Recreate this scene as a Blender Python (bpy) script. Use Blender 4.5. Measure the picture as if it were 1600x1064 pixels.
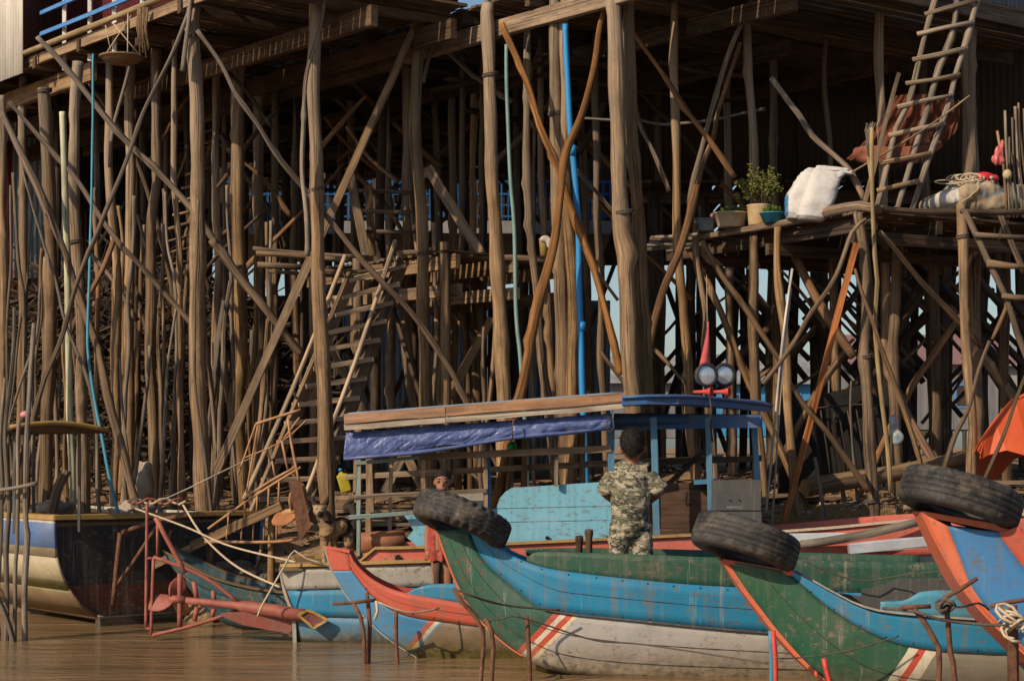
import bpy, bmesh, math, random
from mathutils import Vector, Matrix, Quaternion, noise
R = math.radians
random.seed(7)
scene = bpy.context.scene
for o in list(bpy.data.objects): bpy.data.objects.remove(o)
col = scene.collection

# ---------------------------------------------------------------- camera
F, H, HY = 2986.0, 1.6, 700.0            # focal length in photo pixels, eye height, horizon row
cam = bpy.data.cameras.new('camera'); camo = bpy.data.objects.new('camera', cam); col.objects.link(camo)
cam.sensor_width = 36; cam.lens = 36 * F / 1600; cam.shift_y = 168 / 1600
cam.clip_end = 3000; cam.clip_start = 0.5
camo.location = (0, 0, H); camo.rotation_euler = (R(90), 0, 0)
scene.camera = camo
# ---------------------------------------------------------------- light
SUN_EL, SUN_AZ = 33.0, 47.0              # sun to the left of and behind the camera
sd = Vector((-math.sin(R(SUN_AZ)) * math.cos(R(SUN_EL)), -math.cos(R(SUN_AZ)) * math.cos(R(SUN_EL)), math.sin(R(SUN_EL))))
sun = bpy.data.lights.new('sun', 'SUN'); suno = bpy.data.objects.new('sun', sun); col.objects.link(suno)
sun.energy = 5.0; sun.angle = R(0.6); sun.color = (1.0, 0.80, 0.58)
suno.rotation_euler = sd.to_track_quat('Z', 'Y').to_euler()
world = bpy.data.worlds.new('World'); scene.world = world; world.use_nodes = True
wn = world.node_tree
bg = wn.nodes['Background']; sky = wn.nodes.new('ShaderNodeTexSky'); sky.sky_type = 'NISHITA'
sky.sun_disc = False; sky.sun_elevation = R(SUN_EL); sky.sun_rotation = math.atan2(sd.x, sd.y)
sky.air_density = 1.0; sky.dust_density = 1.4; sky.ozone_density = 2.2
wn.links.new(sky.outputs[0], bg.inputs[0]); bg.inputs[1].default_value = 0.105
scene.view_settings.view_transform = 'Standard'; scene.view_settings.look = 'None'
scene.view_settings.exposure = -0.05; scene.view_settings.gamma = 1.0
scene.view_settings.use_curve_mapping = False
scene.render.engine = 'CYCLES'

# ---------------------------------------------------------------- helpers
def P(px, py, d): return Vector(((px - 800) * d / F, d, H + (HY - py) * d / F))
def wpx(w, d): return w * d / F

def thing(name, label, cat, loc=(0, 0, 0), group=None):
    o = bpy.data.objects.new(name, None); col.objects.link(o); o.location = loc
    o.empty_display_size = 0.2
    o['label'] = label; o['category'] = cat
    if group: o['group'] = group
    return o
def tag(o, label, cat, group=None):
    o['label'] = label; o['category'] = cat
    if group: o['group'] = group
    return o
def abs_loc(o):
    v = Vector(o.location)
    while o.parent: o = o.parent; v = v + Vector(o.location)
    return v
def obj(name, verts, faces, mat, parent=None, smooth=False, grain=None, colors=None):
    me = bpy.data.meshes.new(name); me.from_pydata([tuple(v) for v in verts], [], faces)
    if mat: me.materials.append(mat)
    if grain:
        at = me.attributes.new('grain', 'FLOAT_VECTOR', 'POINT')
        fl = []
        for g in grain: fl.extend(g)
        at.data.foreach_set('vector', fl)
    if colors:
        at = me.attributes.new('tint', 'FLOAT_COLOR', 'POINT')
        fl = []
        for g in colors: fl.extend((g[0], g[1], g[2], 1.0))
        at.data.foreach_set('color', fl)
    if smooth: me.polygons.foreach_set('use_smooth', [True] * len(me.polygons))
    me.update()
    return link(name, me, parent)
def link(name, me, parent=None):
    o = bpy.data.objects.new(name, me); col.objects.link(o)
    if parent:
        o.parent = parent; o.matrix_parent_inverse = Matrix.Translation(-abs_loc_p(parent))
    return o
def abs_loc_p(p):
    # mesh children are modelled in world coordinates: cancel the empty's offset only once
    return Vector(p.location) if p.parent is None else Vector((0, 0, 0))

def crom(pts, seg):
    out = []
    n = len(pts)
    for i in range(n - 1):
        p0 = pts[max(i - 1, 0)]; p1 = pts[i]; p2 = pts[i + 1]; p3 = pts[min(i + 2, n - 1)]
        L = (p2[0] - p1[0]).length; k = max(1, int(L / seg))
        for j in range(k):
            t = j / k; t2 = t * t; t3 = t2 * t
            v = 0.5 * ((2 * p1[0]) + (p2[0] - p0[0]) * t + (2 * p0[0] - 5 * p1[0] + 4 * p2[0] - p3[0]) * t2 + (3 * p1[0] - p0[0] - 3 * p2[0] + p3[0]) * t3)
            out.append((v, p1[1] + (p2[1] - p1[1]) * t))
    out.append(pts[-1])
    return out
def tube_geo(pts, rads, sides=8, rough=0.05, seg=0.18, wig=0.0, cap=True, seed=None):
    """smooth tapered tube through pts; returns verts, faces, grain"""
    if seed is None: seed = random.random() * 1000
    if not hasattr(rads, '__len__'): rads = [rads] * len(pts)
    if len(rads) == 2 and len(pts) > 2:
        a, b = rads; n = len(pts); rads = [a + (b - a) * i / (n - 1) for i in range(n)]
    q = crom([(Vector(p), r) for p, r in zip(pts, rads)], seg)
    verts, faces, grain = [], [], []
    prev = None; s = 0; n = len(q)
    for i, (p, r) in enumerate(q):
        t = (q[min(i + 1, n - 1)][0] - q[max(i - 1, 0)][0]).normalized()
        if prev is None:
            a = t.orthogonal().normalized()
        else:
            a = (prev - t * prev.dot(t)).normalized()
        prev = a; b = t.cross(a)
        if i: s += (p - q[i - 1][0]).length
        c = p
        if wig:
            c = p + a * wig * noise.noise(Vector((s * 1.3, seed, 0))) + b * wig * noise.noise(Vector((s * 1.3, seed, 9)))
        rr = r * (1 + rough * 1.6 * noise.noise(Vector((s * 2.2, seed, 3))))
        if rough > .1:
            kn = noise.noise(Vector((s * 5.5, seed, 21))); kn = max(0.0, kn - .28) * min(1.0, .035 / max(r, .001))
            rr *= 1 + 1.1 * kn; c = c + a * (r * 1.2 * kn * math.sin(seed * 3 + s)) + b * (r * 1.2 * kn * math.cos(seed * 5 + s))
        for k in range(sides):
            th = 2 * math.pi * k / sides
            e = rr * (1 + rough * 1.8 * noise.noise(Vector((math.cos(th) * 1.5, math.sin(th) * 1.5 + seed, s * 1.6))))
            verts.append(c + a * (e * math.cos(th)) + b * (e * math.sin(th)))
            grain.append((r * math.cos(th), r * math.sin(th), s))
        if i:
            o = (i - 1) * sides
            for k in range(sides):
                k2 = (k + 1) % sides
                faces.append((o + k, o + k2, o + sides + k2, o + sides + k))
    if cap:
        faces.append(tuple(range(sides))[::-1]); o = (n - 1) * sides
        faces.append(tuple(o + k for k in range(sides)))
    return verts, faces, grain
def tube(name, pts, rads, mat, parent=None, **kw):
    v, f, g = tube_geo(pts, rads, **kw)
    return obj(name, v, f, mat, parent, True, g)
def tubes(name, lst, mat, parent=None, **kw):
    """several bars that belong to ONE part"""
    V, Fc, G = [], [], []
    for pts, r in lst:
        v, f, g = tube_geo(pts, r, **kw); o = len(V)
        V += v; G += g; Fc += [tuple(i + o for i in q) for q in f]
    return obj(name, V, Fc, mat, parent, True, G)

def frame(a, b, up=Vector((0, 0, 1))):
    z = (b - a).normalized()
    if abs(z.dot(up)) > 0.98: up = Vector((0, 1, 0))
    x = up.cross(z).normalized(); y = z.cross(x)
    return x, y, z
def beam_geo(a, b, w, h, jit=0.004, up=Vector((0, 0, 1)), n=4, bow=0.0):
    """sawn timber from a to b, w wide (sideways), h high; slightly uneven, with softened arrises"""
    a = Vector(a); b = Vector(b)
    x, y, z = frame(a, b, up); L = (b - a).length
    V, Fc, G = [], [], []
    c = min(w, h) * 0.08
    prof = [(-w / 2 + c, -h / 2), (w / 2 - c, -h / 2), (w / 2, -h / 2 + c), (w / 2, h / 2 - c), (w / 2 - c, h / 2), (-w / 2 + c, h / 2), (-w / 2, h / 2 - c), (-w / 2, -h / 2 + c)]
    for i in range(n + 1):
        t = i / n; o = bow * math.sin(t * math.pi)
        for (u, v) in prof:
            V.append(a + z * (L * t) + x * (u + random.uniform(-jit, jit)) + y * (v + o + random.uniform(-jit, jit)))
            G.append((u, v, L * t))
        if i:
            q = (i - 1) * 8
            for k in range(8):
                k2 = (k + 1) % 8; Fc.append((q + k, q + k2, q + 8 + k2, q + 8 + k))
    Fc.append(tuple(range(8))[::-1]); Fc.append(tuple(n * 8 + k for k in range(8)))
    return V, Fc, G
def beam(name, a, b, w, h, mat, parent=None, **kw):
    v, f, g = beam_geo(a, b, w, h, **kw)
    return obj(name, v, f, mat, parent, False, g)
def prism(name, pts, d, th, mat, parent=None, tilt=0.0):
    """board with the outline pts (photo pixels) standing at distance d, th thick"""
    n = len(pts); V, G = [], []
    for k, dd in enumerate((d, d + th)):
        for (x, y) in pts:
            p = P(x, y, d); V.append(Vector((p.x, dd + tilt * p.x, p.z))); G.append((dd, p.z, p.x))
    Fc = [tuple(range(n)), tuple(range(2 * n - 1, n - 1, -1))]
    for k in range(n):
        k2 = (k + 1) % n; Fc.append((k, n + k, n + k2, k2))
    o = obj(name, V, Fc, mat, parent, False, G)
    bm = bmesh.new(); bm.from_mesh(o.data); bmesh.ops.recalc_face_normals(bm, faces=bm.faces); bm.to_mesh(o.data); bm.free()
    return o
def lathe_geo(prof, n=24, c=Vector((0, 0, 0)), rot=None, squash=None):
    V, Fc, G = [], [], []
    m = len(prof)
    for k in range(n):
        th = 2 * math.pi * k / n
        for (r, z) in prof:
            v = Vector((r * math.cos(th), r * math.sin(th), z))
            G.append(tuple(v))
            if rot: v = rot @ v
            V.append(c + v)
    for k in range(n):
        k2 = (k + 1) % n
        for j in range(m - 1):
            Fc.append((k * m + j, k2 * m + j, k2 * m + j + 1, k * m + j + 1))
    return V, Fc, G
def lathe(name, prof, mat, parent=None, n=24, c=(0, 0, 0), rot=None, smooth=True):
    v, f, g = lathe_geo(prof, n, Vector(c), rot)
    return obj(name, v, f, mat, parent, smooth, g)
def ell_geo(c, r, rot=None, n=14, m=9, lump=0.0, seed=0):
    V, Fc = [], []
    c = Vector(c)
    for i in range(m + 1):
        ph = math.pi * i / m
        for k in range(n):
            th = 2 * math.pi * k / n
            v = Vector((math.sin(ph) * math.cos(th), math.sin(ph) * math.sin(th), math.cos(ph)))
            if lump: v *= 1 + lump * noise.noise(v * 1.7 + Vector((seed, seed, seed)))
            v = Vector((v.x * r[0], v.y * r[1], v.z * r[2]))
            if rot: v = rot @ v
            V.append(c + v)
    for i in range(m):
        for k in range(n):
            k2 = (k + 1) % n; Fc.append((i * n + k, (i + 1) * n + k, (i + 1) * n + k2, i * n + k2))
    return V, Fc
def merge(*geos):
    V, Fc, G = [], [], []
    for g in geos:
        o = len(V); V += g[0]; Fc += [tuple(i + o for i in q) for q in g[1]]
        if len(g) > 2: G += g[2]
    return V, Fc, G
def remesh(name, geos, voxel, mat, parent=None, smooth_it=6, colfn=None, dispfn=None):
    """fuse overlapping closed shapes into one continuous skin"""
    V, Fc, _ = merge(*[(g[0], g[1]) for g in geos])
    me = bpy.data.meshes.new('tmp'); me.from_pydata([tuple(v) for v in V], [], Fc)
    bm = bmesh.new(); bm.from_mesh(me); bmesh.ops.remove_doubles(bm, verts=bm.verts, dist=1e-5)
    bmesh.ops.recalc_face_normals(bm, faces=bm.faces); bm.to_mesh(me); bm.free()
    t = bpy.data.objects.new('tmp', me); col.objects.link(t)
    m = t.modifiers.new('r', 'REMESH'); m.mode = 'VOXEL'; m.voxel_size = voxel
    s = t.modifiers.new('s', 'SMOOTH'); s.factor = 0.5; s.iterations = smooth_it
    dg = bpy.context.evaluated_depsgraph_get()
    ev = bpy.data.meshes.new_from_object(t.evaluated_get(dg))
    bpy.data.objects.remove(t); bpy.data.meshes.remove(me)
    ev.name = name
    if dispfn:
        ns = [v.normal.copy() for v in ev.vertices]
        for v, nn in zip(ev.vertices, ns): v.co = v.co + nn * dispfn(v.co)
    ev.materials.clear(); ev.materials.append(mat)
    if colfn:
        at = ev.attributes.new('tint', 'FLOAT_COLOR', 'POINT')
        for i, v in enumerate(ev.vertices): at.data[i].color = (*colfn(v.co), 1.0)
    ev.polygons.foreach_set('use_smooth', [True] * len(ev.polygons)); ev.update()
    return link(name, ev, parent)

# ---------------------------------------------------------------- materials
MATS = {}
def newmat(name, rough=0.8):
    m = bpy.data.materials.new(name); m.use_nodes = True; nt = m.node_tree
    b = nt.nodes['Principled BSDF']; b.inputs['Roughness'].default_value = rough
    b.inputs['Specular IOR Level'].default_value = 0.3
    MATS[name] = m
    return m, nt, b
def N(nt, t, **kw):
    n = nt.nodes.new(t)
    for k, v in kw.items(): setattr(n, k, v)
    return n
def mapping(nt, src, scale, loc=(0, 0, 0)):
    mp = N(nt, 'ShaderNodeMapping'); mp.inputs['Scale'].default_value = scale; mp.inputs['Location'].default_value = loc
    nt.links.new(src, mp.inputs['Vector']); return mp.outputs[0]
def noi(nt, vec, scale=1.0, detail=5, rough=0.6, dist=0.0):
    n = N(nt, 'ShaderNodeTexNoise'); n.inputs['Scale'].default_value = scale; n.inputs['Detail'].default_value = detail
    n.inputs['Roughness'].default_value = rough; n.inputs['Distortion'].default_value = dist
    nt.links.new(vec, n.inputs['Vector']); return n.outputs[0]
def ramp(nt, fac, stops, interp='LINEAR'):
    r = N(nt, 'ShaderNodeValToRGB'); r.color_ramp.interpolation = interp
    e = r.color_ramp.elements
    while len(e) < len(stops): e.new(0.5)
    for k, (p, c) in enumerate(stops):
        e[k].position = p; e[k].color = (c, c, c, 1) if not hasattr(c, '__len__') else (*c, 1)
    nt.links.new(fac, r.inputs[0]); return r.outputs[0]
def mix(nt, fac, a, b, blend='MIX'):
    m = N(nt, 'ShaderNodeMix', data_type='RGBA', blend_type=blend)
    for i, v in ((0, fac), (6, a), (7, b)):
        if hasattr(v, 'is_linked'): nt.links.new(v, m.inputs[i])
        elif i == 0: m.inputs[0].default_value = v
        else: m.inputs[i].default_value = (*v, 1)
    return m.outputs[2]
def math_(nt, op, a, b=0.0, c=None):
    m = N(nt, 'ShaderNodeMath', operation=op)
    for i, v in enumerate((a, b, c)):
        if v is None: continue
        if hasattr(v, 'is_linked'): nt.links.new(v, m.inputs[i])
        else: m.inputs[i].default_value = v
    return m.outputs[0]
def bump(nt, b, h, strength=0.4, dist=0.01):
    n = N(nt, 'ShaderNodeBump'); n.inputs['Strength'].default_value = strength; n.inputs['Distance'].default_value = dist
    nt.links.new(h, n.inputs['Height']); nt.links.new(n.outputs[0], b.inputs['Normal'])
def grainvec(nt, shift=True):
    a = N(nt, 'ShaderNodeAttribute', attribute_name='grain')
    if not shift: return a.outputs['Vector']
    oi = N(nt, 'ShaderNodeObjectInfo')
    ad = N(nt, 'ShaderNodeVectorMath', operation='ADD'); mu = math_(nt, 'MULTIPLY', oi.outputs['Random'], 37.0)
    nt.links.new(a.outputs['Vector'], ad.inputs[0]); nt.links.new(mu, ad.inputs[1])
    return ad.outputs[0]
def wood(name, dark, light, grey=None, greyz=(2.6, 5.2), rough=0.85, var=(0.62, 1.25), bmp=0.5):
    m, nt, b = newmat(name, rough)
    g = grainvec(nt)
    n1 = noi(nt, mapping(nt, g, (34, 34, 1.6)), 1, 7, 0.65, 0.4)
    c = ramp(nt, n1, [(0.25, dark), (0.75, light)])
    n2 = noi(nt, mapping(nt, g, (9, 9, 1.7)), 1, 5, 0.65)
    c = mix(nt, ramp(nt, n2, [(0.36, 0.85), (0.58, 0.0)]), c, tuple(0.45 * (x + y) / 2 for x, y in zip(dark, light)))
    n5 = noi(nt, mapping(nt, g, (4, 4, 2.6)), 1, 6, 0.7)                     # damp and sooty patches
    c = mix(nt, ramp(nt, n5, [(0.52, 0.0), (0.68, 0.6)]), c, tuple(0.5 * x for x in dark))
    n3 = noi(nt, mapping(nt, g, (55, 55, 0.8)), 1, 3, 0.5)
    crack = ramp(nt, n3, [(0.36, 1.0), (0.42, 0.0)])
    c = mix(nt, math_(nt, 'MULTIPLY', crack, 0.75), c, tuple(0.25 * x for x in dark))
    if grey:
        geo = N(nt, 'ShaderNodeNewGeometry'); sp = N(nt, 'ShaderNodeSeparateXYZ'); nt.links.new(geo.outputs['Position'], sp.inputs[0])
        n4 = noi(nt, mapping(nt, g, (3, 3, 0.8)), 1, 3, 0.6)
        z = math_(nt, 'ADD', sp.outputs['Z'], math_(nt, 'MULTIPLY', math_(nt, 'SUBTRACT', n4, 0.5), 3.0))
        mr = N(nt, 'ShaderNodeMapRange'); nt.links.new(z, mr.inputs[0]); mr.inputs[1].default_value = greyz[0]; mr.inputs[2].default_value = greyz[1]
        gc = ramp(nt, n1, [(0.25, tuple(0.5 * x for x in grey)), (0.75, grey)])
        gc = mix(nt, math_(nt, 'MULTIPLY', crack, 0.7), gc, tuple(0.2 * x for x in grey))
        c = mix(nt, mr.outputs[0], c, gc)
    oi = N(nt, 'ShaderNodeObjectInfo'); vr = N(nt, 'ShaderNodeMapRange'); nt.links.new(oi.outputs['Random'], vr.inputs[0])
    vr.inputs[3].default_value = var[0]; vr.inputs[4].default_value = var[1]
    hs = N(nt, 'ShaderNodeHueSaturation'); nt.links.new(c, hs.inputs['Color']); nt.links.new(vr.outputs[0], hs.inputs['Value'])
    fr = math_(nt, 'FRACT', math_(nt, 'MULTIPLY', oi.outputs['Random'], 17.31)); sr = N(nt, 'ShaderNodeMapRange'); nt.links.new(fr, sr.inputs[0])
    sr.inputs[3].default_value = 0.80 if var[0] < .8 else 0.9; sr.inputs[4].default_value = 1.12; nt.links.new(sr.outputs[0], hs.inputs['Saturation'])
    nt.links.new(hs.outputs[0], b.inputs['Base Color'])
    hgt = math_(nt, 'SUBTRACT', math_(nt, 'ADD', n1, math_(nt, 'MULTIPLY', n2, 0.8)), math_(nt, 'MULTIPLY', crack, 0.8))
    bump(nt, b, hgt, bmp, 0.02)
    return m
def paint(name, colr, under=(0.20, 0.16, 0.12), wear=0.5, dirt=0.35, rough=0.5, sat2=None, streak=0.35, waterz=None, regions=None, chip=0.43):
    """brushed paint on planks: fading, chips down to wood, streaks, dirt; regions = list of (axis coeffs, stops) colour bands"""
    m, nt, b = newmat(name, rough)
    geo = N(nt, 'ShaderNodeNewGeometry'); pos = geo.outputs['Position']
    sp = N(nt, 'ShaderNodeSeparateXYZ'); nt.links.new(pos, sp.inputs[0])
    n1 = noi(nt, mapping(nt, pos, (2.2, 2.2, 3.0)), 1, 6, 0.65)
    base = colr
    if regions:
        (cx, cz, lo, hi, stops) = regions
        q = math_(nt, 'ADD', math_(nt, 'MULTIPLY', sp.outputs['X'], cx), math_(nt, 'MULTIPLY', sp.outputs['Z'], cz))
        wob = math_(nt, 'MULTIPLY', math_(nt, 'SUBTRACT', noi(nt, mapping(nt, pos, (9, 9, 9)), 1, 3, 0.6), 0.5), 0.02)
        mr = N(nt, 'ShaderNodeMapRange'); nt.links.new(math_(nt, 'ADD', q, wob), mr.inputs[0]); mr.inputs[1].default_value = lo; mr.inputs[2].default_value = hi
        base = ramp(nt, mr.outputs[0], [((s - lo) / (hi - lo), c) for s, c in stops], 'CONSTANT')
    fade = mix(nt, ramp(nt, n1, [(0.3, 0.0), (0.8, 0.35)]), base, sat2 or tuple(min(1, 0.55 * x + 0.22) for x in colr))
    st = noi(nt, mapping(nt, pos, (26, 26, 1.1)), 1, 4, 0.6)
    c = mix(nt, math_(nt, 'MULTIPLY', ramp(nt, st, [(0.5, 0.0), (0.72, 1.0)]), streak), fade, (0.16, 0.15, 0.12))
    chipn = noi(nt, mapping(nt, pos, (16, 16, 22)), 1, 8, 0.72)
    chm = ramp(nt, chipn, [(chip - 0.03, 1.0), (chip, 0.0)])
    big = ramp(nt, noi(nt, mapping(nt, pos, (1.3, 1.3, 2.6)), 1, 3, 0.5), [(0.40, 0.25), (0.62, 1.0)])
    chm = math_(nt, 'MULTIPLY', math_(nt, 'MULTIPLY', chm, big), min(1, wear * 2))
    un = ramp(nt, noi(nt, mapping(nt, pos, (2, 30, 50)), 1, 4, 0.6), [(0.3, tuple(0.5 * x for x in under)), (0.7, under)])
    c = mix(nt, chm, c, un)
    dr = noi(nt, mapping(nt, pos, (13, 13, 0.55), (3, 1, 0)), 1, 5, 0.75)          # narrow pale and dark runs
    c = mix(nt, math_(nt, 'MULTIPLY', ramp(nt, dr, [(0.60, 0.0), (0.66, 1.0)]), 0.35 * min(1, wear * 2)), c, (0.34, 0.31, 0.25))
    sc = noi(nt, mapping(nt, pos, (5, 5, 60), (1, 7, 2)), 1, 4, 0.7)               # scuffs along the planks
    c = mix(nt, math_(nt, 'MULTIPLY', ramp(nt, sc, [(0.62, 0.0), (0.70, 1.0)]), 0.4 * min(1, wear * 2)), c, (0.07, 0.06, 0.05))
    dn = ramp(nt, noi(nt, mapping(nt, pos, (3.5, 3.5, 1.6)), 1, 7, 0.7), [(0.42, 0.0), (0.75, 1.0)])
    c = mix(nt, math_(nt, 'MULTIPLY', dn, dirt), c, (0.11, 0.085, 0.055))
    if waterz is not None:
        zz = math_(nt, 'ADD', sp.outputs['Z'], math_(nt, 'MULTIPLY', math_(nt, 'SUBTRACT', n1, 0.5), 0.14))
        mr = N(nt, 'ShaderNodeMapRange'); nt.links.new(zz, mr.inputs[0]); mr.inputs[1].default_value = waterz[0]; mr.inputs[2].default_value = waterz[1]
        mr.inputs[3].default_value = 1; mr.inputs[4].default_value = 0
        alg = mix(nt, ramp(nt, noi(nt, mapping(nt, pos, (18, 18, 26)), 1, 4, 0.6), [(0.35, 0.0), (0.65, 1.0)]), waterz[2], tuple(0.35 * x for x in waterz[2]))
        c = mix(nt, math_(nt, 'MULTIPLY', mr.outputs[0], 0.93), c, alg)
    nt.links.new(c, b.inputs['Base Color'])
    h = math_(nt, 'SUBTRACT', math_(nt, 'MULTIPLY', noi(nt, mapping(nt, pos, (3, 40, 60)), 1, 4, 0.6), 0.5), chm)
    bump(nt, b, h, 0.35, 0.006)
    rr = math_(nt, 'ADD', math_(nt, 'MULTIPLY', n1, 0.25), rough - 0.1); nt.links.new(rr, b.inputs['Roughness'])
    return m
def plain(name, c1, c2, scale=8.0, rough=0.6, metal=0.0, bmp=0.2, coords='grain', detail=5, spec=0.3, stretch=(1, 1, 1)):
    m, nt, b = newmat(name, rough); b.inputs['Metallic'].default_value = metal; b.inputs['Specular IOR Level'].default_value = spec
    if coords == 'pos': v = N(nt, 'ShaderNodeNewGeometry').outputs['Position']
    else: v = N(nt, 'ShaderNodeTexCoord').outputs['Object']
    n1 = noi(nt, mapping(nt, v, tuple(scale * s for s in stretch)), 1, detail, 0.65)
    nt.links.new(ramp(nt, n1, [(0.3, c1), (0.7, c2)]), b.inputs['Base Color'])
    if bmp: bump(nt, b, n1, bmp, 0.01)
    return m
def tint(name, rough=0.7, scale=40, bmp=0.15, amount=0.3):
    m, nt, b = newmat(name, rough)
    a = N(nt, 'ShaderNodeAttribute', attribute_name='tint'); v = N(nt, 'ShaderNodeTexCoord').outputs['Object']
    n1 = noi(nt, mapping(nt, v, (scale, scale, scale * 0.5)), 1, 4, 0.6)
    k = ramp(nt, n1, [(0.25, 1 - amount), (0.75, 1.0)])
    nt.links.new(mix(nt, 1.0, a.outputs['Color'], k, 'MULTIPLY'), b.inputs['Base Color'])
    bump(nt, b, n1, bmp, 0.01)
    return m

pole_m = wood('pole_wood', (0.13, 0.078, 0.04), (0.39, 0.255, 0.138), grey=(0.36, 0.295, 0.225), greyz=(3.6, 6.6))
brace_m = wood('brace_wood', (0.085, 0.05, 0.028), (0.29, 0.185, 0.10), grey=(0.25, 0.21, 0.17), greyz=(3.0, 6.2))
red_pole_m = wood('peeled_wood', (0.16, 0.075, 0.03), (0.36, 0.19, 0.085))
dark_m = wood('old_shaded_wood', (0.04, 0.027, 0.018), (0.13, 0.088, 0.058))  # dark timber; for posts further back, their shade is put into the colour
sawn_m = wood('sawn_wood', (0.16, 0.10, 0.055), (0.36, 0.25, 0.15), bmp=0.3)
orange_m = wood('fresh_timber', (0.30, 0.10, 0.03), (0.48, 0.19, 0.065), bmp=0.2, var=(0.95, 1.05))
stick_m = wood('grey_stick', (0.12, 0.095, 0.07), (0.33, 0.275, 0.215))
bamboo_m = wood('bamboo', (0.22, 0.16, 0.085), (0.40, 0.31, 0.18), bmp=0.15, var=(0.85, 1.1))
palebam_m = wood('pale_bamboo', (0.38, 0.35, 0.22), (0.55, 0.56, 0.40), bmp=0.15, var=(0.95, 1.05))
whitestick_m = wood('bleached_stick', (0.36, 0.32, 0.27), (0.60, 0.55, 0.48), bmp=0.15)
deck_m = wood('deck_slat', (0.07, 0.048, 0.03), (0.22, 0.155, 0.10))
rope_m = plain('rope', (0.36, 0.28, 0.19), (0.55, 0.46, 0.34), 60, 0.9)
darkrope_m = plain('dark_rope', (0.05, 0.04, 0.035), (0.13, 0.105, 0.085), 60, 0.9)
rust_m = plain('rusty_steel', (0.07, 0.03, 0.018), (0.20, 0.10, 0.06), 14, 0.8, 0.2, 0.4)
pinksteel_m = plain('red_painted_steel', (0.20, 0.055, 0.04), (0.33, 0.115, 0.085), 9, 0.6, 0, 0.25)
tansteel_m = plain('rusty_tan_steel', (0.28, 0.13, 0.06), (0.45, 0.27, 0.14), 10, 0.7, 0, 0.3)
redsteel_m = plain('bright_red_steel', (0.42, 0.035, 0.025), (0.55, 0.07, 0.05), 10, 0.5, 0, 0.2)
bluepipe_m = plain('blue_pipe', (0.02, 0.18, 0.45), (0.03, 0.25, 0.56), 3, 0.45, 0, 0.05, stretch=(1, 1, .3))
tealpipe_m = plain('pale_teal_pipe', (0.12, 0.20, 0.19), (0.20, 0.30, 0.28), 4, 0.5, 0, 0.05)
lightbluepipe_m = plain('light_blue_pipe', (0.03, 0.17, 0.26), (0.05, 0.24, 0.34), 4, 0.5, 0, 0.05)
rubber_m = plain('tyre_rubber', (0.012, 0.012, 0.013), (0.055, 0.052, 0.05), 5, 0.75, 0, 0.3, spec=0.35)
tin_m = plain('weathered_tin', (0.13, 0.14, 0.15), (0.30, 0.31, 0.31), 2.0, 0.6, 0, 0.1, coords='pos', stretch=(1, 1, .5))
whitetin_m = plain('white_tin', (0.55, 0.52, 0.47), (0.80, 0.78, 0.72), 2.0, 0.55, 0, 0.1, coords='pos', stretch=(3, 3, .6))
bluetin_m = plain('blue_grey_tin', (0.12, 0.16, 0.21), (0.24, 0.30, 0.36), 2.5, 0.6, 0, 0.1, coords='pos', stretch=(3, 3, .5))
maroontin_m = plain('maroon_tin', (0.10, 0.02, 0.025), (0.16, 0.035, 0.04), 2.5, 0.55, 0, 0.1, coords='pos')
tealtin_m = plain('teal_tin', (0.02, 0.13, 0.12), (0.035, 0.19, 0.17), 2.5, 0.55, 0, 0.1, coords='pos')
bluerail_m = plain('blue_rail_paint', (0.05, 0.16, 0.42), (0.09, 0.24, 0.52), 9, 0.5, 0, 0.1)
whitepaint_m = plain('white_post_paint', (0.50, 0.48, 0.44), (0.72, 0.70, 0.66), 9, 0.5, 0, 0.1)
lattice_m = plain('blue_lattice_paint', (0.008, 0.065, 0.20), (0.012, 0.095, 0.28), 9, 0.5, 0, 0.1)  # darkened blue: the balcony's shade is put into the paint

# ================================================================ SETTING: river, bank
def lerp_prof(pr, t):
    if t <= pr[0][0]: return pr[0][1]
    for (a, b), (c, d) in zip(pr, pr[1:]):
        if t <= c: return b + (d - b) * (t - a) / (c - a)
    return pr[-1][1]
LP = [(15.8, -1.0), (17.3, -0.25), (17.9, 0.30), (18.6, 0.62), (20, 0.88), (22, 1.05), (26, 1.2), (40, 1.3), (90, 1.38)]
RP = [(15.8, -1.0), (16.9, -0.4), (17.05, 0.2), (17.2, 0.66), (17.4, 0.88), (18, 1.02), (19.5, 1.18), (23, 1.28), (40, 1.32), (90, 1.38)]
def zg(x, d):
    w = min(1, max(0, (x - 0.4) / 1.6)); w = w * w * (3 - 2 * w)
    w2 = min(1, max(0, (-3.0 - x) / 1.2))
    if d < 22: d = d - 1.0 * w2 * min(1, (22 - d) / 2)
    z = lerp_prof(LP, d) * (1 - w) + lerp_prof(RP, d) * w
    if 16.5 < d < 40:
        z += 0.10 * noise.noise(Vector((x * 0.9, d * 0.9, 0))) + 0.05 * noise.noise(Vector((x * 3.1, d * 3.1, 4))) + 0.02 * noise.noise(Vector((x * 9, d * 9, 7)))
    return z
xs = [-600, -200, -80, -40, -25, -18, -14] + [-11 + 0.1 * i for i in range(221)] + [14, 18, 25, 40, 80, 200, 600]
ds = [15.8 + 0.08 * i for i in range(90)] + [23 + 0.25 * i for i in range(30)] + [31, 33, 36, 40, 48, 60, 80, 120, 200, 400, 900, 2000]
V = [(x, d, zg(x, d)) for d in ds for x in xs]; nx = len(xs)
Fc = [(j * nx + i, j * nx + i + 1, (j + 1) * nx + i + 1, (j + 1) * nx + i) for j in range(len(ds) - 1) for i in range(nx - 1)]
m, nt, b = newmat('bank_earth', 0.95)
pos = N(nt, 'ShaderNodeNewGeometry').outputs['Position']
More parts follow.
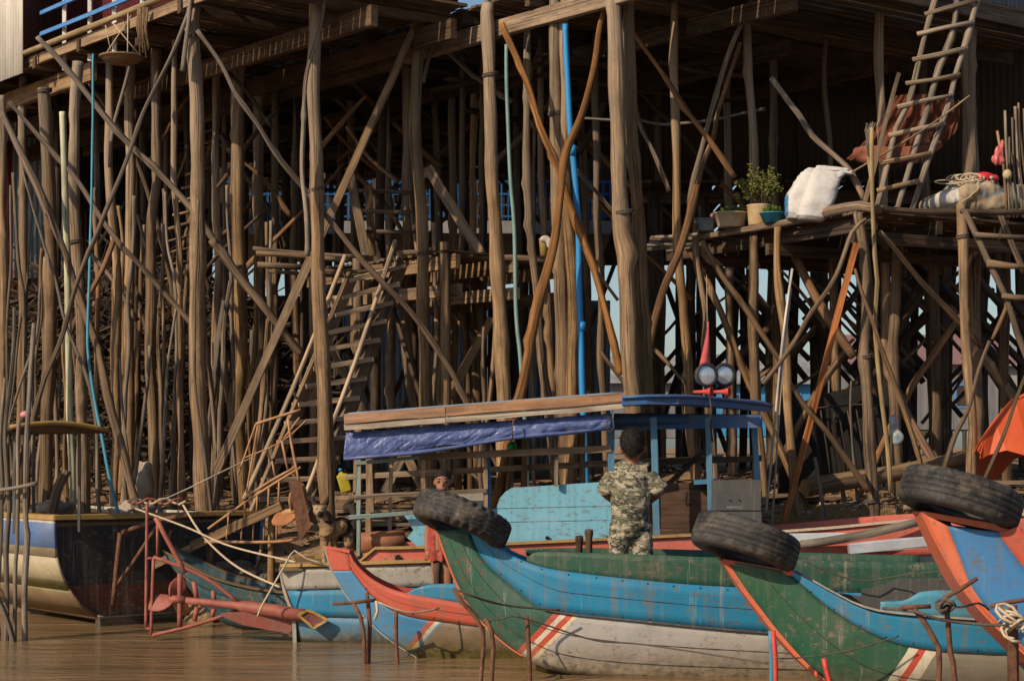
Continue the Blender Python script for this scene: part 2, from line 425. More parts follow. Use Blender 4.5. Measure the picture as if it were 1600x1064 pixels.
n1 = noi(nt, mapping(nt, pos, (1.4, 1.4, 3)), 1, 8, 0.7); n2 = noi(nt, mapping(nt, pos, (22, 22, 22)), 1, 6, 0.7)
c = ramp(nt, n1, [(0.3, (0.19, 0.12, 0.065)), (0.55, (0.36, 0.235, 0.135)), (0.8, (0.46, 0.32, 0.195))])
c = mix(nt, ramp(nt, n2, [(0.3, 0.8), (0.52, 0.0)]), c, (0.045, 0.03, 0.018))
c = mix(nt, ramp(nt, noi(nt, mapping(nt, pos, (3, 3, 3)), 1, 4, 0.6), [(0.55, 0.0), (0.7, 0.6)]), c, (0.09, 0.09, 0.035))
nt.links.new(c, b.inputs['Base Color']); bump(nt, b, math_(nt, 'ADD', n1, n2), 0.8, 0.06)
g = obj('river_bank', V, Fc, m, None, True); g['kind'] = 'structure'

wxs = [-600, -100, -30, -12, 0, 12, 30, 100, 600]; wys = [-200, -40, -10, 0, 8, 12, 16, 19]
V = [(x, y, 0) for y in wys for x in wxs]; nx = len(wxs)
Fc = [(j * nx + i, j * nx + i + 1, (j + 1) * nx + i + 1, (j + 1) * nx + i) for j in range(len(wys) - 1) for i in range(nx - 1)]
m, nt, b = newmat('muddy_water', 0.07)
pos = N(nt, 'ShaderNodeNewGeometry').outputs['Position']
b.inputs['IOR'].default_value = 1.33; b.inputs['Specular IOR Level'].default_value = 0.5
n1 = noi(nt, mapping(nt, pos, (0.5, 0.5, 1)), 1, 3, 0.5)
nt.links.new(ramp(nt, n1, [(0.3, (0.18, 0.118, 0.06)), (0.7, (0.225, 0.15, 0.08))]), b.inputs['Base Color'])
w1 = noi(nt, mapping(nt, pos, (0.9, 3.6, 1)), 1, 5, 0.6, 0.8); w2 = noi(nt, mapping(nt, pos, (5, 15, 1)), 1, 3, 0.55, 0.5)
calm = ramp(nt, noi(nt, mapping(nt, pos, (0.35, 0.9, 1)), 1, 3, 0.6), [(0.35, 0.35), (0.65, 1.0)])          # puffs of wind: calmer and rougher patches
bump(nt, b, math_(nt, 'MULTIPLY', math_(nt, 'ADD', w1, math_(nt, 'MULTIPLY', w2, 0.35)), calm), 0.55, 0.10)
wat = obj('river', V, Fc, m, None, True); wat['kind'] = 'structure'

# ================================================================ STILT HOUSES (frame: e1 along the front edge, e2 to the right and back)
E1 = Vector((-0.611, 0.792, 0)); E2 = Vector((0.792, 0.611, 0)); O1 = Vector((-3.22, 18.85, 0))
def HB(a, b_, z): return O1 + E1 * a + E2 * b_ + Vector((0, 0, z))
house1 = thing('stilt_house', 'stilt house with maroon tin wall, blue balcony rails and white tin end', 'house', HB(2, 1.2, 1.0))
house2 = thing('stilt_house', 'tall timber stilt house above the big pale double post and blue pipe', 'house', HB(-1, 5, 1.0))
house3 = thing('stilt_house', 'shaded stilt house behind, with bright blue lattice balcony', 'house', (-1, 36, 1.3))
house4 = thing('stilt_house', 'dark open stilt frame with crossed braces standing against the sky', 'house', (6, 26, 1.3))
jetty = thing('landing_platform', 'raised pole platform carrying potted plants, sack and tarpaulin bundle', 'platform', (3.9, 18.6, 1.0))
landing = thing('stair_landing', 'shaded slatted landing at the head of the wooden stairs', 'platform', (-1.2, 21.5, 1.0))

SL = {}
under_m = wood('underfloor_wood', (0.055, 0.035, 0.02), (0.17, 0.105, 0.06))  # darker timber: the gloom below the floor is put into its colour
def slat_mesh(L, w, h, mat, variants=3):
    key = (round(L, 2), w, h, mat.name)
    if key not in SL:
        lst = []
        for i in range(variants):
            v, f, g = beam_geo(Vector((0, 0, 0)), Vector((L, 0, 0)), w, h, 0.006, n=5, bow=random.uniform(-0.015, 0.015))
            me = bpy.data.meshes.new('slat'); me.from_pydata([tuple(x) for x in v], [], f); me.materials.append(mat)
            at = me.attributes.new('grain', 'FLOAT_VECTOR', 'POINT'); fl = []
            for q in g: fl.extend(q)
            at.data.foreach_set('vector', fl); lst.append(me)
        SL[key] = lst
    return random.choice(SL[key])
def put(name, me, parent, loc, xdir, roll=0.0):
    o = link(name, me, parent)
    ang = math.atan2(xdir.y, xdir.x)
    o.location = loc; o.rotation_euler = (roll, 0, ang + random.uniform(-0.006, 0.006))
    return o
DZ = 6.02
# house 1 deck slats and joists
for i in range(118):
    put('deck_slat', slat_mesh(2.32, 0.098, 0.022, deck_m), house1, HB(-1.5 + i * 0.112, random.uniform(-0.03, 0.02), DZ - 0.012), E2, random.uniform(-0.05, 0.05))
for a in [-1.2 + 1.15 * i for i in range(11)]:
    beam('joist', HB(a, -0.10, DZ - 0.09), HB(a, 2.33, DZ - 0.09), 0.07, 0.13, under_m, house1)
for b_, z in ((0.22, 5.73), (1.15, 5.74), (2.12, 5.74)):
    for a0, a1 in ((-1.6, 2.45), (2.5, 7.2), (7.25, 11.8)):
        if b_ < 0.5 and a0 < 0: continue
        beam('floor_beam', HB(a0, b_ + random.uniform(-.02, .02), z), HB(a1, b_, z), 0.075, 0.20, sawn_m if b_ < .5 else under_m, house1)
beam('edge_board', HB(-1.6, -0.06, DZ - 0.05), HB(3.3, -0.06, DZ - 0.05), 0.03, 0.12, sawn_m, house1)
beam('edge_board', HB(3.34, -0.06, DZ - 0.05), HB(11.8, -0.06, DZ - 0.05), 0.03, 0.12, sawn_m, house1)
tube('edge_bamboo', [HB(-1.6, -0.12, DZ + 0.06), HB(1, -0.11, DZ + 0.05), HB(3.5, -0.13, DZ + 0.04), HB(6, -0.11, DZ + 0.05)], 0.033, bamboo_m, house1)
# balcony rails, posts, walls
for z in (6.28, 6.52, 6.9):
    beam('balcony_rail', HB(-1.4, 0.03, z), HB(3.5, 0.03, z), 0.03, 0.045, bluerail_m, house1)
for a in (-0.6, 0.35, 1.1, 1.75, 2.35, 3.0):
    beam('balcony_post', HB(a, 0.09, 5.8 if a > 1 else 6.0), HB(a, 0.09, 7.0), 0.045, 0.05, whitepaint_m, house1)
def corr(name, a, b_, z0, z1, mat, parent, pitch=0.076, amp=0.011):
    a = Vector(a); b_ = Vector(b_); d = (b_ - a); L = d.length; d.normalize(); nrm = Vector((d.y, -d.x, 0))
    n = int(L / pitch * 5); V, Fc = [], []
    for i in range(n + 1):
        s = L * i / n; o = nrm * (amp * math.sin(2 * math.pi * s / pitch))
        p = a + d * s + o
        V += [(p.x, p.y, z0), (p.x, p.y, z1)]
        if i: Fc.append((2 * i - 2, 2 * i, 2 * i + 1, 2 * i - 1))
    ob = obj(name, V, Fc, mat, parent, True)
    so = ob.modifiers.new('s', 'SOLIDIFY'); so.thickness = 0.004
    return ob
corr('maroon_wall', HB(-1.4, 0.85, 0), HB(0.55, 0.85, 0), DZ, 8.6, tealtin_m, house1)
corr('maroon_wall', HB(0.55, 0.86, 0), HB(1.25, 0.86, 0), DZ, 8.6, maroontin_m, house1)
corr('maroon_wall', HB(1.5, 0.86, 0), HB(11.7, 0.86, 0), DZ, 8.6, maroontin_m, house1)
beam('door_frame', HB(1.25, 0.83, DZ), HB(1.25, 0.83, 8.1), 0.06, 0.08, tealtin_m, house1)
corr('end_wall', HB(-1.4, 0.85, 0), HB(-1.4, 2.3, 0), DZ, 8.6, maroontin_m, house1)
corr('white_tin_wall', HB(3.56, -0.16, 0), HB(4.5, -0.16, 0), 5.83, 8.6, whitetin_m, house1)
corr('white_tin_wall', HB(4.46, -0.19, 0), HB(5.4, -0.19, 0), 5.80, 8.6, whitetin_m, house1)
corr('white_tin_wall', HB(5.36, -0.16, 0), HB(6.3, -0.16, 0), 5.82, 8.6, whitetin_m, house1)
def roof_slab(name, a0, a1, b0, b1, z, rise, mat, parent):
    pts = [HB(a0, b0, z), HB(a1, b0, z), HB(a1, (b0 + b1) / 2, z + rise), HB(a0, (b0 + b1) / 2, z + rise), HB(a1, b1, z), HB(a0, b1, z)]
    V = pts + [p + Vector((0, 0, 0.05)) for p in pts]
    Fc = [(0, 1, 2, 3), (3, 2, 4, 5), (9, 8, 7, 6), (11, 10, 8, 9), (0, 6, 7, 1), (5, 4, 10, 11), (0, 3, 9, 6), (3, 5, 11, 9), (1, 7, 8, 2), (2, 8, 10, 4)]
    return obj(name, V, Fc, mat, parent)
roof_slab('tin_roof', -1.7, 12, -0.3, 2.6, 8.6, 0.5, tin_m, house1)

# house 2
A0, A1, B0, B1 = -4.55, 8.2, 2.42, 8.4
for i in range(114):
    a = A0 + i * 0.112
    put('deck_slat', slat_mesh(B1 - B0, 0.10, 0.022, deck_m), house2, HB(a, B0 + random.uniform(-0.04, 0.03), DZ - 0.012), E2, random.uniform(-0.05, 0.05))
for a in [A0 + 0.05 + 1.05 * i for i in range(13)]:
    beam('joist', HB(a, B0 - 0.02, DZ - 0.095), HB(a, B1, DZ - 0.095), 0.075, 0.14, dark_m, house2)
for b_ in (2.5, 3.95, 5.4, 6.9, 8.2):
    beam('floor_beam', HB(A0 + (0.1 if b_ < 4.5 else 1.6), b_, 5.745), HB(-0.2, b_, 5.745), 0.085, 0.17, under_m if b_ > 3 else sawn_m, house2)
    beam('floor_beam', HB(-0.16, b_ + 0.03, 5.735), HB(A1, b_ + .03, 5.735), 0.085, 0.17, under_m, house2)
beam('edge_board', HB(A0 - 0.13, B0 - 0.1, DZ - 0.06), HB(A0 - 0.13, B1, DZ - 0.06), 0.035, 0.19, dark_m, house2)
corr('tin_wall', HB(A0 + 0.9, B0 + 0.2, 0), HB(A1, B0 + 0.2, 0), DZ + 0.5, 8.8, bluetin_m, house2)
corr('tin_wall', HB(A0 + 0.9, B0 + 0.2, 0), HB(A0 + 0.9, B1, 0), DZ, 8.8, bluetin_m, house2)
corr('tin_wall', HB(A1, B0 + 0.2, 0), HB(A1, B1, 0), DZ, 8.8, bluetin_m, house2)
roof_slab('tin_roof', A0, 8.6, B0, 8.8, 8.8, 1.2, tin_m, house2)
# loose boards and junk slung under the floor
for k in range(46):
    a = random.uniform(-2.5, 7.5); b_ = random.uniform(2.6, 7.6); L = random.uniform(0.8, 2.6)
    up = random.uniform(5.45, 5.63); e = E1 if random.random() < .5 else E2
    p = HB(a, b_, up)
    if k % 2: beam('hung_board', p, p + e * L + Vector((0, 0, random.uniform(-.06, .06))), random.uniform(.08, .2), 0.025, dark_m, house2)
    else: tube('hung_pole', [p, p + e * (L * .5) + Vector((0, 0, -.04)), p + e * L], random.uniform(.015, .035), dark_m, house2, sides=6)

# house 3 (behind)
def bx(name, x0, x1, y0, y1, z0, z1, mat, parent, jit=0.0):
    V = [(x, y, z) for x in (x0, x1) for y in (y0, y1) for z in (z0, z1)]
    V = [tuple(c + random.uniform(-jit, jit) for c in v) for v in V]
    Fc = [(0, 1, 3, 2), (4, 6, 7, 5), (0, 4, 5, 1), (2, 3, 7, 6), (0, 2, 6, 4), (1, 5, 7, 3)]
    return obj(name, V, Fc, mat, parent, False, [(v[1], v[2], v[0]) for v in V])
zb = P(0, 346, 33).z
for i in range(9):
    x = -5.0 + 0.88 * i
    V, Fc, G = [], [], []
    parts = []
    for z in (zb + .08, zb + .28, zb + .47, zb + .68):
        parts.append(beam_geo(Vector((x, 33, z)), Vector((x + .84, 33, z)), .03, .035, n=1))
    for k in range(7):
        parts.append(beam_geo(Vector((x + .06 + .12 * k, 33, zb + .03)), Vector((x + .06 + .12 * k, 33, zb + .72)), .028, .03, n=1))
    v, f, g_ = merge(*parts); obj('lattice_panel', v, f, lattice_m, house3, False, g_)
    beam('balcony_post', (x - .02, 33.02, zb - 0.1), (x - .02, 33.02, zb + 2.4), .07, .07, dark_m, house3)
beam('balcony_beam', (-5.4, 33.05, zb - 0.1), (3.2, 33.05, zb - 0.1), 0.09, 0.22, tin_m, house3)
bx('floor', -5.4, 3.2, 33.15, 39, zb - .12, zb - .02, dark_m, house3)
corr('wall', (-5.4, 34.4, 0), (3.2, 34.4, 0), zb, zb + 2.6, dark_m, house3)
bx('roof', -6, 3.8, 32.3, 40, zb + 2.6, zb + 2.8, tin_m, house3)
for i, (x0, x1, y, z0, z1, mt) in enumerate([(-5.3, -3.4, 31.5, 1.0, 4.1, dark_m), (-3.4, -1.5, 31.2, 1.0, 4.4, bluetin_m), (-1.5, -0.4, 31.0, 1.0, 4.3, bluetin_m), (-0.4, 0.25, 31.3, 1.0, 4.2, dark_m), (0.2, 1.6, 31.1, 1.0, 4.0, bluetin_m)]):
    corr('tin_screen', (x0, y, 0), (x1, y, 0), z0, z1, mt, house3, 0.09, 0.012)  # real tin walls, with dark sheets added to keep light out behind
for i in range(10):
    x = -5 + .9 * i
    for y in (33.3, 35.5):
        tube('stilt_post', [(x, y, 0.8), (x + random.uniform(-.1, .1), y, 3), (x, y, zb)], .07, dark_m, house3, sides=7)

# left neighbour behind: tin screen and greenery
hut = thing('tin_house', 'pale blue and maroon corrugated tin house behind the leftmost posts', 'house', (-8.4, 27.5, 1.2))
corr('blue_tin_wall', (-7.05, 27, 0), (-6.35, 27, 0), 4.0, 7.4, bluetin_m, hut)
corr('maroon_tin_wall', (-9.2, 27.05, 0), (-7.05, 27.05, 0), 3.5, 7.6, maroontin_m, hut)
corr('back_wall', (-10.5, 30, 0), (-5.0, 30.0, 0), 1.0, 7.6, dark_m, hut)  # dark backdrop added so the space behind the posts stays gloomy
bx('roof', -11, -5.6, 26.5, 31, 7.6, 7.72, tin_m, hut)
for x in (-9.0, -7.9, -7.0, -6.4):
    tube('stilt_post', [(x, 27.2, .8), (x + .05, 27.2, 4), (x, 27.2, 7.5)], .08, pole_m, hut)

# far huts seen under the platform on the right
def far_house(x, y, w, dpt, zf, zr, wall, roof, label, nwin=2):
    t = thing('house', label, 'house', (x, y, 1.35))
    hw = w / 2
    # wall shell, gable roof, posts, windows
    bx('wall', x - hw, x + hw, y, y + dpt, zf, zr, wall, t)
    V = [(x - hw - .3, y - .35, zr - .1), (x + hw + .3, y - .35, zr - .1), (x + hw + .3, y + dpt / 2, zr + 1.0), (x - hw - .3, y + dpt / 2, zr + 1.0), (x + hw + .3, y + dpt + .3, zr - .1), (x - hw - .3, y + dpt + .3, zr - .1)]
    V = V + [(a, b_, c + .06) for a, b_, c in V]
    obj('roof', V, [(0, 1, 2, 3), (3, 2, 4, 5), (9, 8, 7, 6), (11, 10, 8, 9), (0, 6, 7, 1), (5, 4, 10, 11), (0, 3, 9, 6), (3, 5, 11, 9), (1, 7, 8, 2), (2, 8, 10, 4)], roof, t)
    for i in range(nwin):
        xx = x - hw + w * (i + .5) / nwin
        f = bx('window', xx - .35, xx + .35, y - .03, y + .02, zf + .7, zf + 1.5, bluerail_m, t)
        bx('pane', xx - .28, xx + .28, y - .04, y - .034, zf + .77, zf + 1.43, dark_m, f)
    for i in range(5):
        xx = x - hw + w * i / 4
        tube('stilt_post', [(xx, y + .1, 1.0), (xx, y + .1, zf)], .07, dark_m, t, sides=6)
    return t
greywall = plain('grey_planks', (0.10, 0.10, 0.11), (0.20, 0.20, 0.21), 1.5, 0.8, coords='pos', stretch=(4, 4, .4))
cream = plain('cream_planks', (0.25, 0.22, 0.20), (0.36, 0.33, 0.30), 1.5, 0.8, coords='pos', stretch=(4, 4, .4))
pinkroof = plain('rust_pink_roof', (0.16, 0.085, 0.08), (0.26, 0.16, 0.15), 3, 0.7, coords='pos', stretch=(6, 1, 1))
bluewall = plain('blue_planks', (0.03, 0.16, 0.34), (0.05, 0.24, 0.48), 2, 0.6, coords='pos')
far_house(13.4, 62, 5.2, 6, 2.2, 4.4, greywall, pinkroof, 'distant grey hut with rusty pink roof seen under the platform')
far_house(18.6, 70, 5.0, 6, 2.4, 4.7, cream, tin_m, 'distant cream hut with grey tin roof seen past the red hull')
far_house(8.6, 66, 4.2, 5, 2.0, 3.9, bluewall, tin_m, 'distant blue hut seen through the posts by the horn lights')
far_house(4.6, 74, 4.4, 5, 2.0, 4.2, greywall, tin_m, 'distant grey hut glimpsed beside the tall pale double post')

# ================================================================ POSTS AND BRACES (traced as photo pixels, each at its own distance)
def px_line(pts, d, d2=None):
    d2 = d if d2 is None else d2
    n = len(pts)
    L = [0]
    for a, b_ in zip(pts, pts[1:]): L.append(L[-1] + math.hypot(b_[0] - a[0], b_[1] - a[1]))
    return [P(x, y, d + (d2 - d) * l / L[-1]) for (x, y), l in zip(pts, L)]
def pole(parent, name, pts, d, w, mat, d2=None, top=None, ground=True, sides=9, rough=0.12, wig=0.02, rootz=0.35):
    if not hasattr(pts[0], '__len__'): pts = [(pts[i], pts[i + 1]) for i in range(0, len(pts), 2)]
    q = px_line(pts, d, d2)
    if top is not None and q[0].z < top:
        q.insert(0, Vector((q[0].x + 0.01, q[0].y, top)))
    if ground:
        a, b_ = q[-2], q[-1]; dirv = (b_ - a).normalized()
        if dirv.z > -0.25: dirv = Vector((dirv.x, dirv.y, -0.25)).normalized()
        for _ in range(400):
            if q[-1].z <= zg(q[-1].x, q[-1].y) - rootz: break
            e = q[-1] + dirv * 0.05
            if _ == 0: q.append(e)
            else: q[-1] = e
    ww = w if hasattr(w, '__len__') else (w, w)
    rads = []
    n = len(q)
    for i, p in enumerate(q):
        t = i / (n - 1); rads.append(max(0.006, (ww[0] + (ww[1] - ww[0]) * t) * p.y / F / 2))
    return tube(name, q, rads, mat, parent, sides=sides, rough=rough, wig=wig, seg=0.08)
T5 = 5.985
# --- left house
for pts, d, w, mt in [
    ([68,138, 75,266, 80,400, 78,532, 72,700, 70,800], 20.0, (19, 22), pole_m),
    ([122,97, 117,266, 121,400, 127,532, 128,680, 132,800], 19.7, (17, 21), pole_m),
    ([303,25, 307,170, 309,350, 308,532, 312,660, 320,800], 18.7, (20, 29), pole_m),
    ([170,190, 172,300, 182,420, 183,532, 182,660, 177,790], 21.0, (12, 15), pole_m),
    ([203,170, 204,330, 201,450, 201,560, 203,700, 197,780], 21.5, (15, 18), pole_m),
    ([243,150, 246,270, 236,350, 236,450, 235,560, 241,700, 243,790], 21.0, (15, 18), pole_m),
    ([272,200, 273,300, 282,420, 280,560, 283,700, 285,780], 20.0, (9, 11), pole_m),
    ([337,190, 338,330, 342,430, 335,560, 337,700, 335,790], 22.0, (12, 14), pole_m),
    ([372,170, 370,330, 374,470, 376,560, 370,640, 380,760], 21.0, (20, 24), pole_m),
    ([352,270, 352,420, 350,560, 352,700], 23.0, (7, 9), brace_m),
    ([490,45, 492,200, 496,340, 500,480, 505,600, 510,760], 18.6, (18, 27), pole_m),
    ([404,160, 402,300, 408,420, 407,560, 408,700, 412,800], 22.0, (16, 19), pole_m),
    ([430,190, 429,400, 428,600, 425,780], 22.3, (11, 13), pole_m),
    ([465,150, 462,300, 460,400, 463,560, 462,700], 23.0, (12, 13), brace_m),
    ([35,250, 37,400, 33,640, 30,760], 22.5, (13, 15), brace_m),
    ([2,150, 4,320, 6,480, 2,640, 0,780], 20.6, (12, 15), pole_m),
    ([150,200, 152,330, 149,480, 152,640, 150,760], 24.0, (9, 10), brace_m),
    ([222,230, 224,380, 221,520, 225,700, 224,770], 24.5, (8, 10), brace_m),
    ([262,230, 258,380, 262,560, 260,720], 25, (9, 10), brace_m),
    ([318,220, 322,400, 326,560, 322,720], 25, (10, 11), brace_m),
    ([548,150, 552,300, 556,430, 553,560, 556,700], 23.5, (13, 14), brace_m),
    ([603,160, 608,330, 611,460, 609,560, 612,700], 22.6, (11, 13), pole_m)]:
    pole(house1, 'stilt_post', pts, d, w, mt, top=None if pts[0] < 130 and pts[1] < 160 else T5)
for pts, d, w, mt, d2, gr in [
    ([58,58, 115,125, 190,212, 245,270, 310,342, 365,420, 470,556], 19.2, (8, 12), brace_m, 19.9, False),
    ([0,178, 48,266, 70,320, 110,420, 140,510, 175,640, 212,785], 19.3, (10, 14), brace_m, 18.9, True),
    ([35,266, 55,340, 80,430, 100,500, 130,570, 145,640, 158,790], 19.0, (4, 6), stick_m, 18.9, True),
    ([301,5, 265,90, 235,160, 205,230, 165,330, 130,420, 90,530, 54,648], 18.6, (6, 8), brace_m, 18.3, True),
    ([308,48, 345,100, 370,150, 400,192, 430,240, 480,300, 520,350, 580,420, 640,490, 700,570, 735,640], 18.45, (7, 11), brace_m, 18.8, True),
    ([508,-8, 500,50, 480,120, 474,180, 470,266, 478,330, 482,400], 18.4, (6, 8), stick_m, 18.4, False),
    ([15,160, 60,210, 110,270, 150,330, 197,390, 235,435, 275,480, 302,512], 19.7, (7, 9), brace_m, 18.8, False),
    ([330,375, 400,462, 440,515, 475,560], 19.6, (13, 15), brace_m, 20.2, False),
    ([215,60, 196,130, 178,200, 172,262], 20.4, (6, 6), brace_m, 20.6, False),
    ([298,-5, 296,40, 288,112], 18.55, (7, 9), brace_m, 18.55, False),
    ([140,130, 200,230, 240,330, 262,420, 275,500], 21.7, (7, 8), brace_m, 22.2, False),
    ([180,370, 158,420, 120,500, 92,560, 60,640], 20.9, (8, 9), red_pole_m, 20.4, True),
    ([140,395, 160,420, 190,460, 215,500], 21.4, (7, 8), brace_m, 21.2, False),
    ([345,210, 380,270, 420,330, 445,390], 22.2, (10, 11), brace_m, 22.5, False),
    ([350,470, 338,560, 330,640, 322,760], 21.3, (8, 9), stick_m, 21, True),
    ([362,440, 352,500, 348,580, 342,700], 20.6, (6, 8), stick_m, 20.4, True),
    ([215,335, 230,390, 250,430, 265,480], 21.8, (6, 7), brace_m, 21.8, False)]:
    pole(house1, 'brace_pole', pts, d, w, mt, d2=d2, ground=gr, rootz=0.1, wig=0.04, rough=.15)
def plank(parent, name, p0, p1, d0, d1, w, th, mat):
    a = P(*p0, d0); b_ = P(*p1, d1)
    return beam(name, a, b_, wpx(w, d0), th, mat, parent, up=Vector((0, 1, 0)))
plank(house1, 'brace_plank', (652, 35), (497, 380), 19.4, 19.0, 12, .05, sawn_m)
plank(house1, 'brace_plank', (486, 402), (337, 738), 18.95, 18.7, 13, .05, sawn_m)
plank(house1, 'brace_plank', (545, 262), (572, 400), 21.0, 21.0, 14, .05, sawn_m)
plank(house1, 'brace_plank', (575, 290), (582, 400), 21.3, 21.3, 11, .05, sawn_m)
plank(house1, 'brace_plank', (520, 548), (572, 650), 20.6, 20.6, 12, .05, sawn_m)

# --- middle house
for pts, d, w, mt in [
    ([652,95, 650,200, 655,300, 660,400, 663,500, 665,600, 668,660], 19.6, (17, 21), pole_m),
    ([761,20, 765,150, 768,266, 777,400, 783,500, 787,620, 790,760], 18.85, (19, 26), pole_m),
    ([868,-5, 866,100, 870,200, 872,300, 876,420, 882,620], 18.35, (19, 25), pole_m),
    ([883,270, 892,400, 897,500, 894,560, 893,640], 18.3, (15, 23), pole_m),
    ([963,-10, 964,133, 968,266, 975,400, 982,532, 992,640], 17.55, (23, 30), pole_m),
    ([983,30, 987,200, 992,266, 1000,400, 1005,532, 1012,640], 17.75, (17, 26), pole_m),
    ([1052,40, 1050,100, 1054,200, 1057,300, 1060,400, 1070,500, 1075,600, 1080,680], 18.8, (12, 16), pole_m),
    ([1167,25, 1170,100, 1175,200, 1178,266, 1178,390, 1178,500, 1182,680], 18.9, (12, 16), pole_m),
    ([637,440, 634,520, 640,580, 652,660], 21.5, (18, 18), pole_m),
    ([722,455, 727,520, 731,600, 733,680], 21.3, (10, 11), brace_m),
    ([739,465, 741,540, 743,600, 745,680], 22.0, (11, 12), pole_m),
    ([752,445, 755,540, 758,640], 21.0, (8, 9), brace_m),
    ([823,190, 826,300, 833,400, 840,470, 846,560, 856,640], 19.4, (11, 15), pole_m),
    ([845,120, 845,240, 850,400, 860,560, 866,660], 20.4, (10, 12), brace_m),
    ([930,200, 934,330, 938,450, 942,600, 945,660], 20.2, (11, 12), brace_m),
    ([833,520, 833,600, 834,700], 21.5, (5, 6), stick_m),
    ([705,160, 707,300, 709,450, 712,600], 22.5, (12, 13), brace_m),
    ([680,170, 683,330, 686,460, 690,660], 23.0, (11, 12), brace_m),
    ([805,180, 809,330, 813,460, 818,660], 23.2, (11, 12), brace_m),
    ([908,190, 914,330, 917,460, 921,660], 22.6, (12, 12), brace_m),
    ([1028,190, 1030,330, 1032,460, 1034,690], 22.6, (12, 13), brace_m),
    ([1100,170, 1103,330, 1108,460, 1110,690], 23.2, (12, 13), brace_m),
    ([1135,120, 1138,300, 1140,460, 1143,690], 21.5, (12, 14), brace_m),
    ([1208,120, 1210,300, 1212,460, 1214,690], 21.0, (12, 14), brace_m),
    ([1290,60, 1290,150, 1297,250, 1302,400, 1305,690], 20.6, (7, 10), brace_m),
    ([1375,18, 1373,100, 1378,180, 1380,300], 19.3, (13, 15), pole_m),
    ([1515,40, 1515,150, 1517,266, 1519,360], 19.4, (21, 23), pole_m),
    ([1440,60, 1442,180, 1446,300], 21.4, (14, 15), brace_m)]:
    pole(house2, 'stilt_post', pts, d, w, mt, top=T5)
for pts, d, w, mt, d2, gr in [
    ([956,-5, 940,40, 927,110, 907,180, 882,240, 872,320, 860,400, 840,480, 815,600, 800,665], 17.85, (10, 17), red_pole_m, 17.7, True),
    ([783,38, 805,90, 830,150, 850,210, 870,260, 900,350, 930,430, 955,520, 971,585], 18.1, (10, 13), red_pole_m, 17.9, False),
    ([977,32, 1010,80, 1045,130, 1070,170, 1110,220, 1152,275], 18.1, (7, 9), red_pole_m, 18.4, False),
    ([1172,0, 1140,80, 1120,150, 1100,220, 1083,285, 1078,320], 18.5, (7, 9), brace_m, 18.7, False),
    ([1156,66, 1120,172, 1112,215, 1095,262, 1078,345], 18.7, (7, 9), red_pole_m, 18.9, False),
    ([1088,290, 1062,390, 1036,455, 1016,530, 1003,610], 18.6, (12, 14), red_pole_m, 18.3, True),
    ([905,185, 950,187, 990,185, 1040,196, 1100,190, 1145,180, 1195,170], 19.2, (4, 5), stick_m, 19.2, False),
    ([838,480, 830,540, 818,600, 808,660], 17.8, (7, 9), red_pole_m, 17.7, True),
    ([985,110, 1000,190, 1020,240, 1045,300], 19.2, (6, 8), brace_m, 19.0, False),
    ([840,205, 820,165, 840,90, 852,40], 19.9, (5, 6), brace_m, 20, False),
    ([690,40, 672,90, 660,130], 19.7, (7, 7), brace_m, 19.6, False),
    ([690,70, 740,115, 800,160], 20.2, (8, 8), brace_m, 20.4, False),
    ([945,160, 925,210, 905,240], 20.6, (11, 11), dark_m, 20.8, False),
    ([900,266, 930,300, 960,335], 19.8, (7, 7), brace_m, 19.9, False),
    ([905,380, 930,420, 965,470], 20.0, (4, 5), brace_m, 20.0, False),
    ([685,468, 720,505, 752,545], 21.6, (8, 8), brace_m, 21.2, False),
    ([940,550, 975,600, 1010,640], 19.2, (6, 7), brace_m, 18.9, False),
    ([1022,545, 1045,570, 1070,600], 18.7, (6, 6), brace_m, 18.6, False),
    ([1205,122, 1232,158, 1250,180, 1270,212, 1300,240, 1330,270, 1350,312], 18.2, (8, 11), brace_m, 18.0, False)]:
    pole(house2, 'brace_pole', pts, d, w, mt, d2=d2, ground=gr, rootz=0.1, wig=0.04, rough=.15)
plank(house2, 'brace_plank', (668, 262), (752, 398), 20.2, 20.0, 15, .05, sawn_m)
plank(house2, 'brace_plank', (768, 498), (688, 642), 20.9, 20.5, 13, .05, sawn_m)
plank(house2, 'brace_plank', (640, 690), (600, 770), 20.3, 20.1, 13, .05, sawn_m)
plank(house2, 'brace_plank', (630, 700), (660, 762), 20.2, 20.2, 14, .05, sawn_m)
plank(house2, 'brace_plank', (735, 735), (790, 780), 20.2, 20.2, 8, .05, sawn_m)
# extra posts standing further back under both floors, on the house grid
rnd = random.Random(11)
for i in range(4):
    for j in range(5):
        a = 1.2 + i * 1.35 + rnd.uniform(-.2, .2); b_ = 3.0 + j * 1.35 + rnd.uniform(-.2, .2)
        p = HB(a, b_, 0); lean = rnd.uniform(-.12, .12)
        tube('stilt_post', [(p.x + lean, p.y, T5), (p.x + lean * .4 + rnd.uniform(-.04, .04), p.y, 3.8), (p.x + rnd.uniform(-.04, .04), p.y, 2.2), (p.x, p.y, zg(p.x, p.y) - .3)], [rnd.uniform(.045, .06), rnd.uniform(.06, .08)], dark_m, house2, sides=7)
        if rnd.random() < .55:
            q = p + (E2 if rnd.random() < .5 else E1) * 1.3 * rnd.choice((-1, 1))
            z0 = rnd.uniform(3.8, 5.4)
            tube('brace_pole', [(p.x, p.y - .09, z0), ((p.x + q.x) / 2, (p.y + q.y) / 2 - .1, z0 - 1.3 + rnd.uniform(-.1, .1)), (q.x, q.y - .09, z0 - 2.5)], rnd.uniform(.025, .045), dark_m, house2, sides=6)
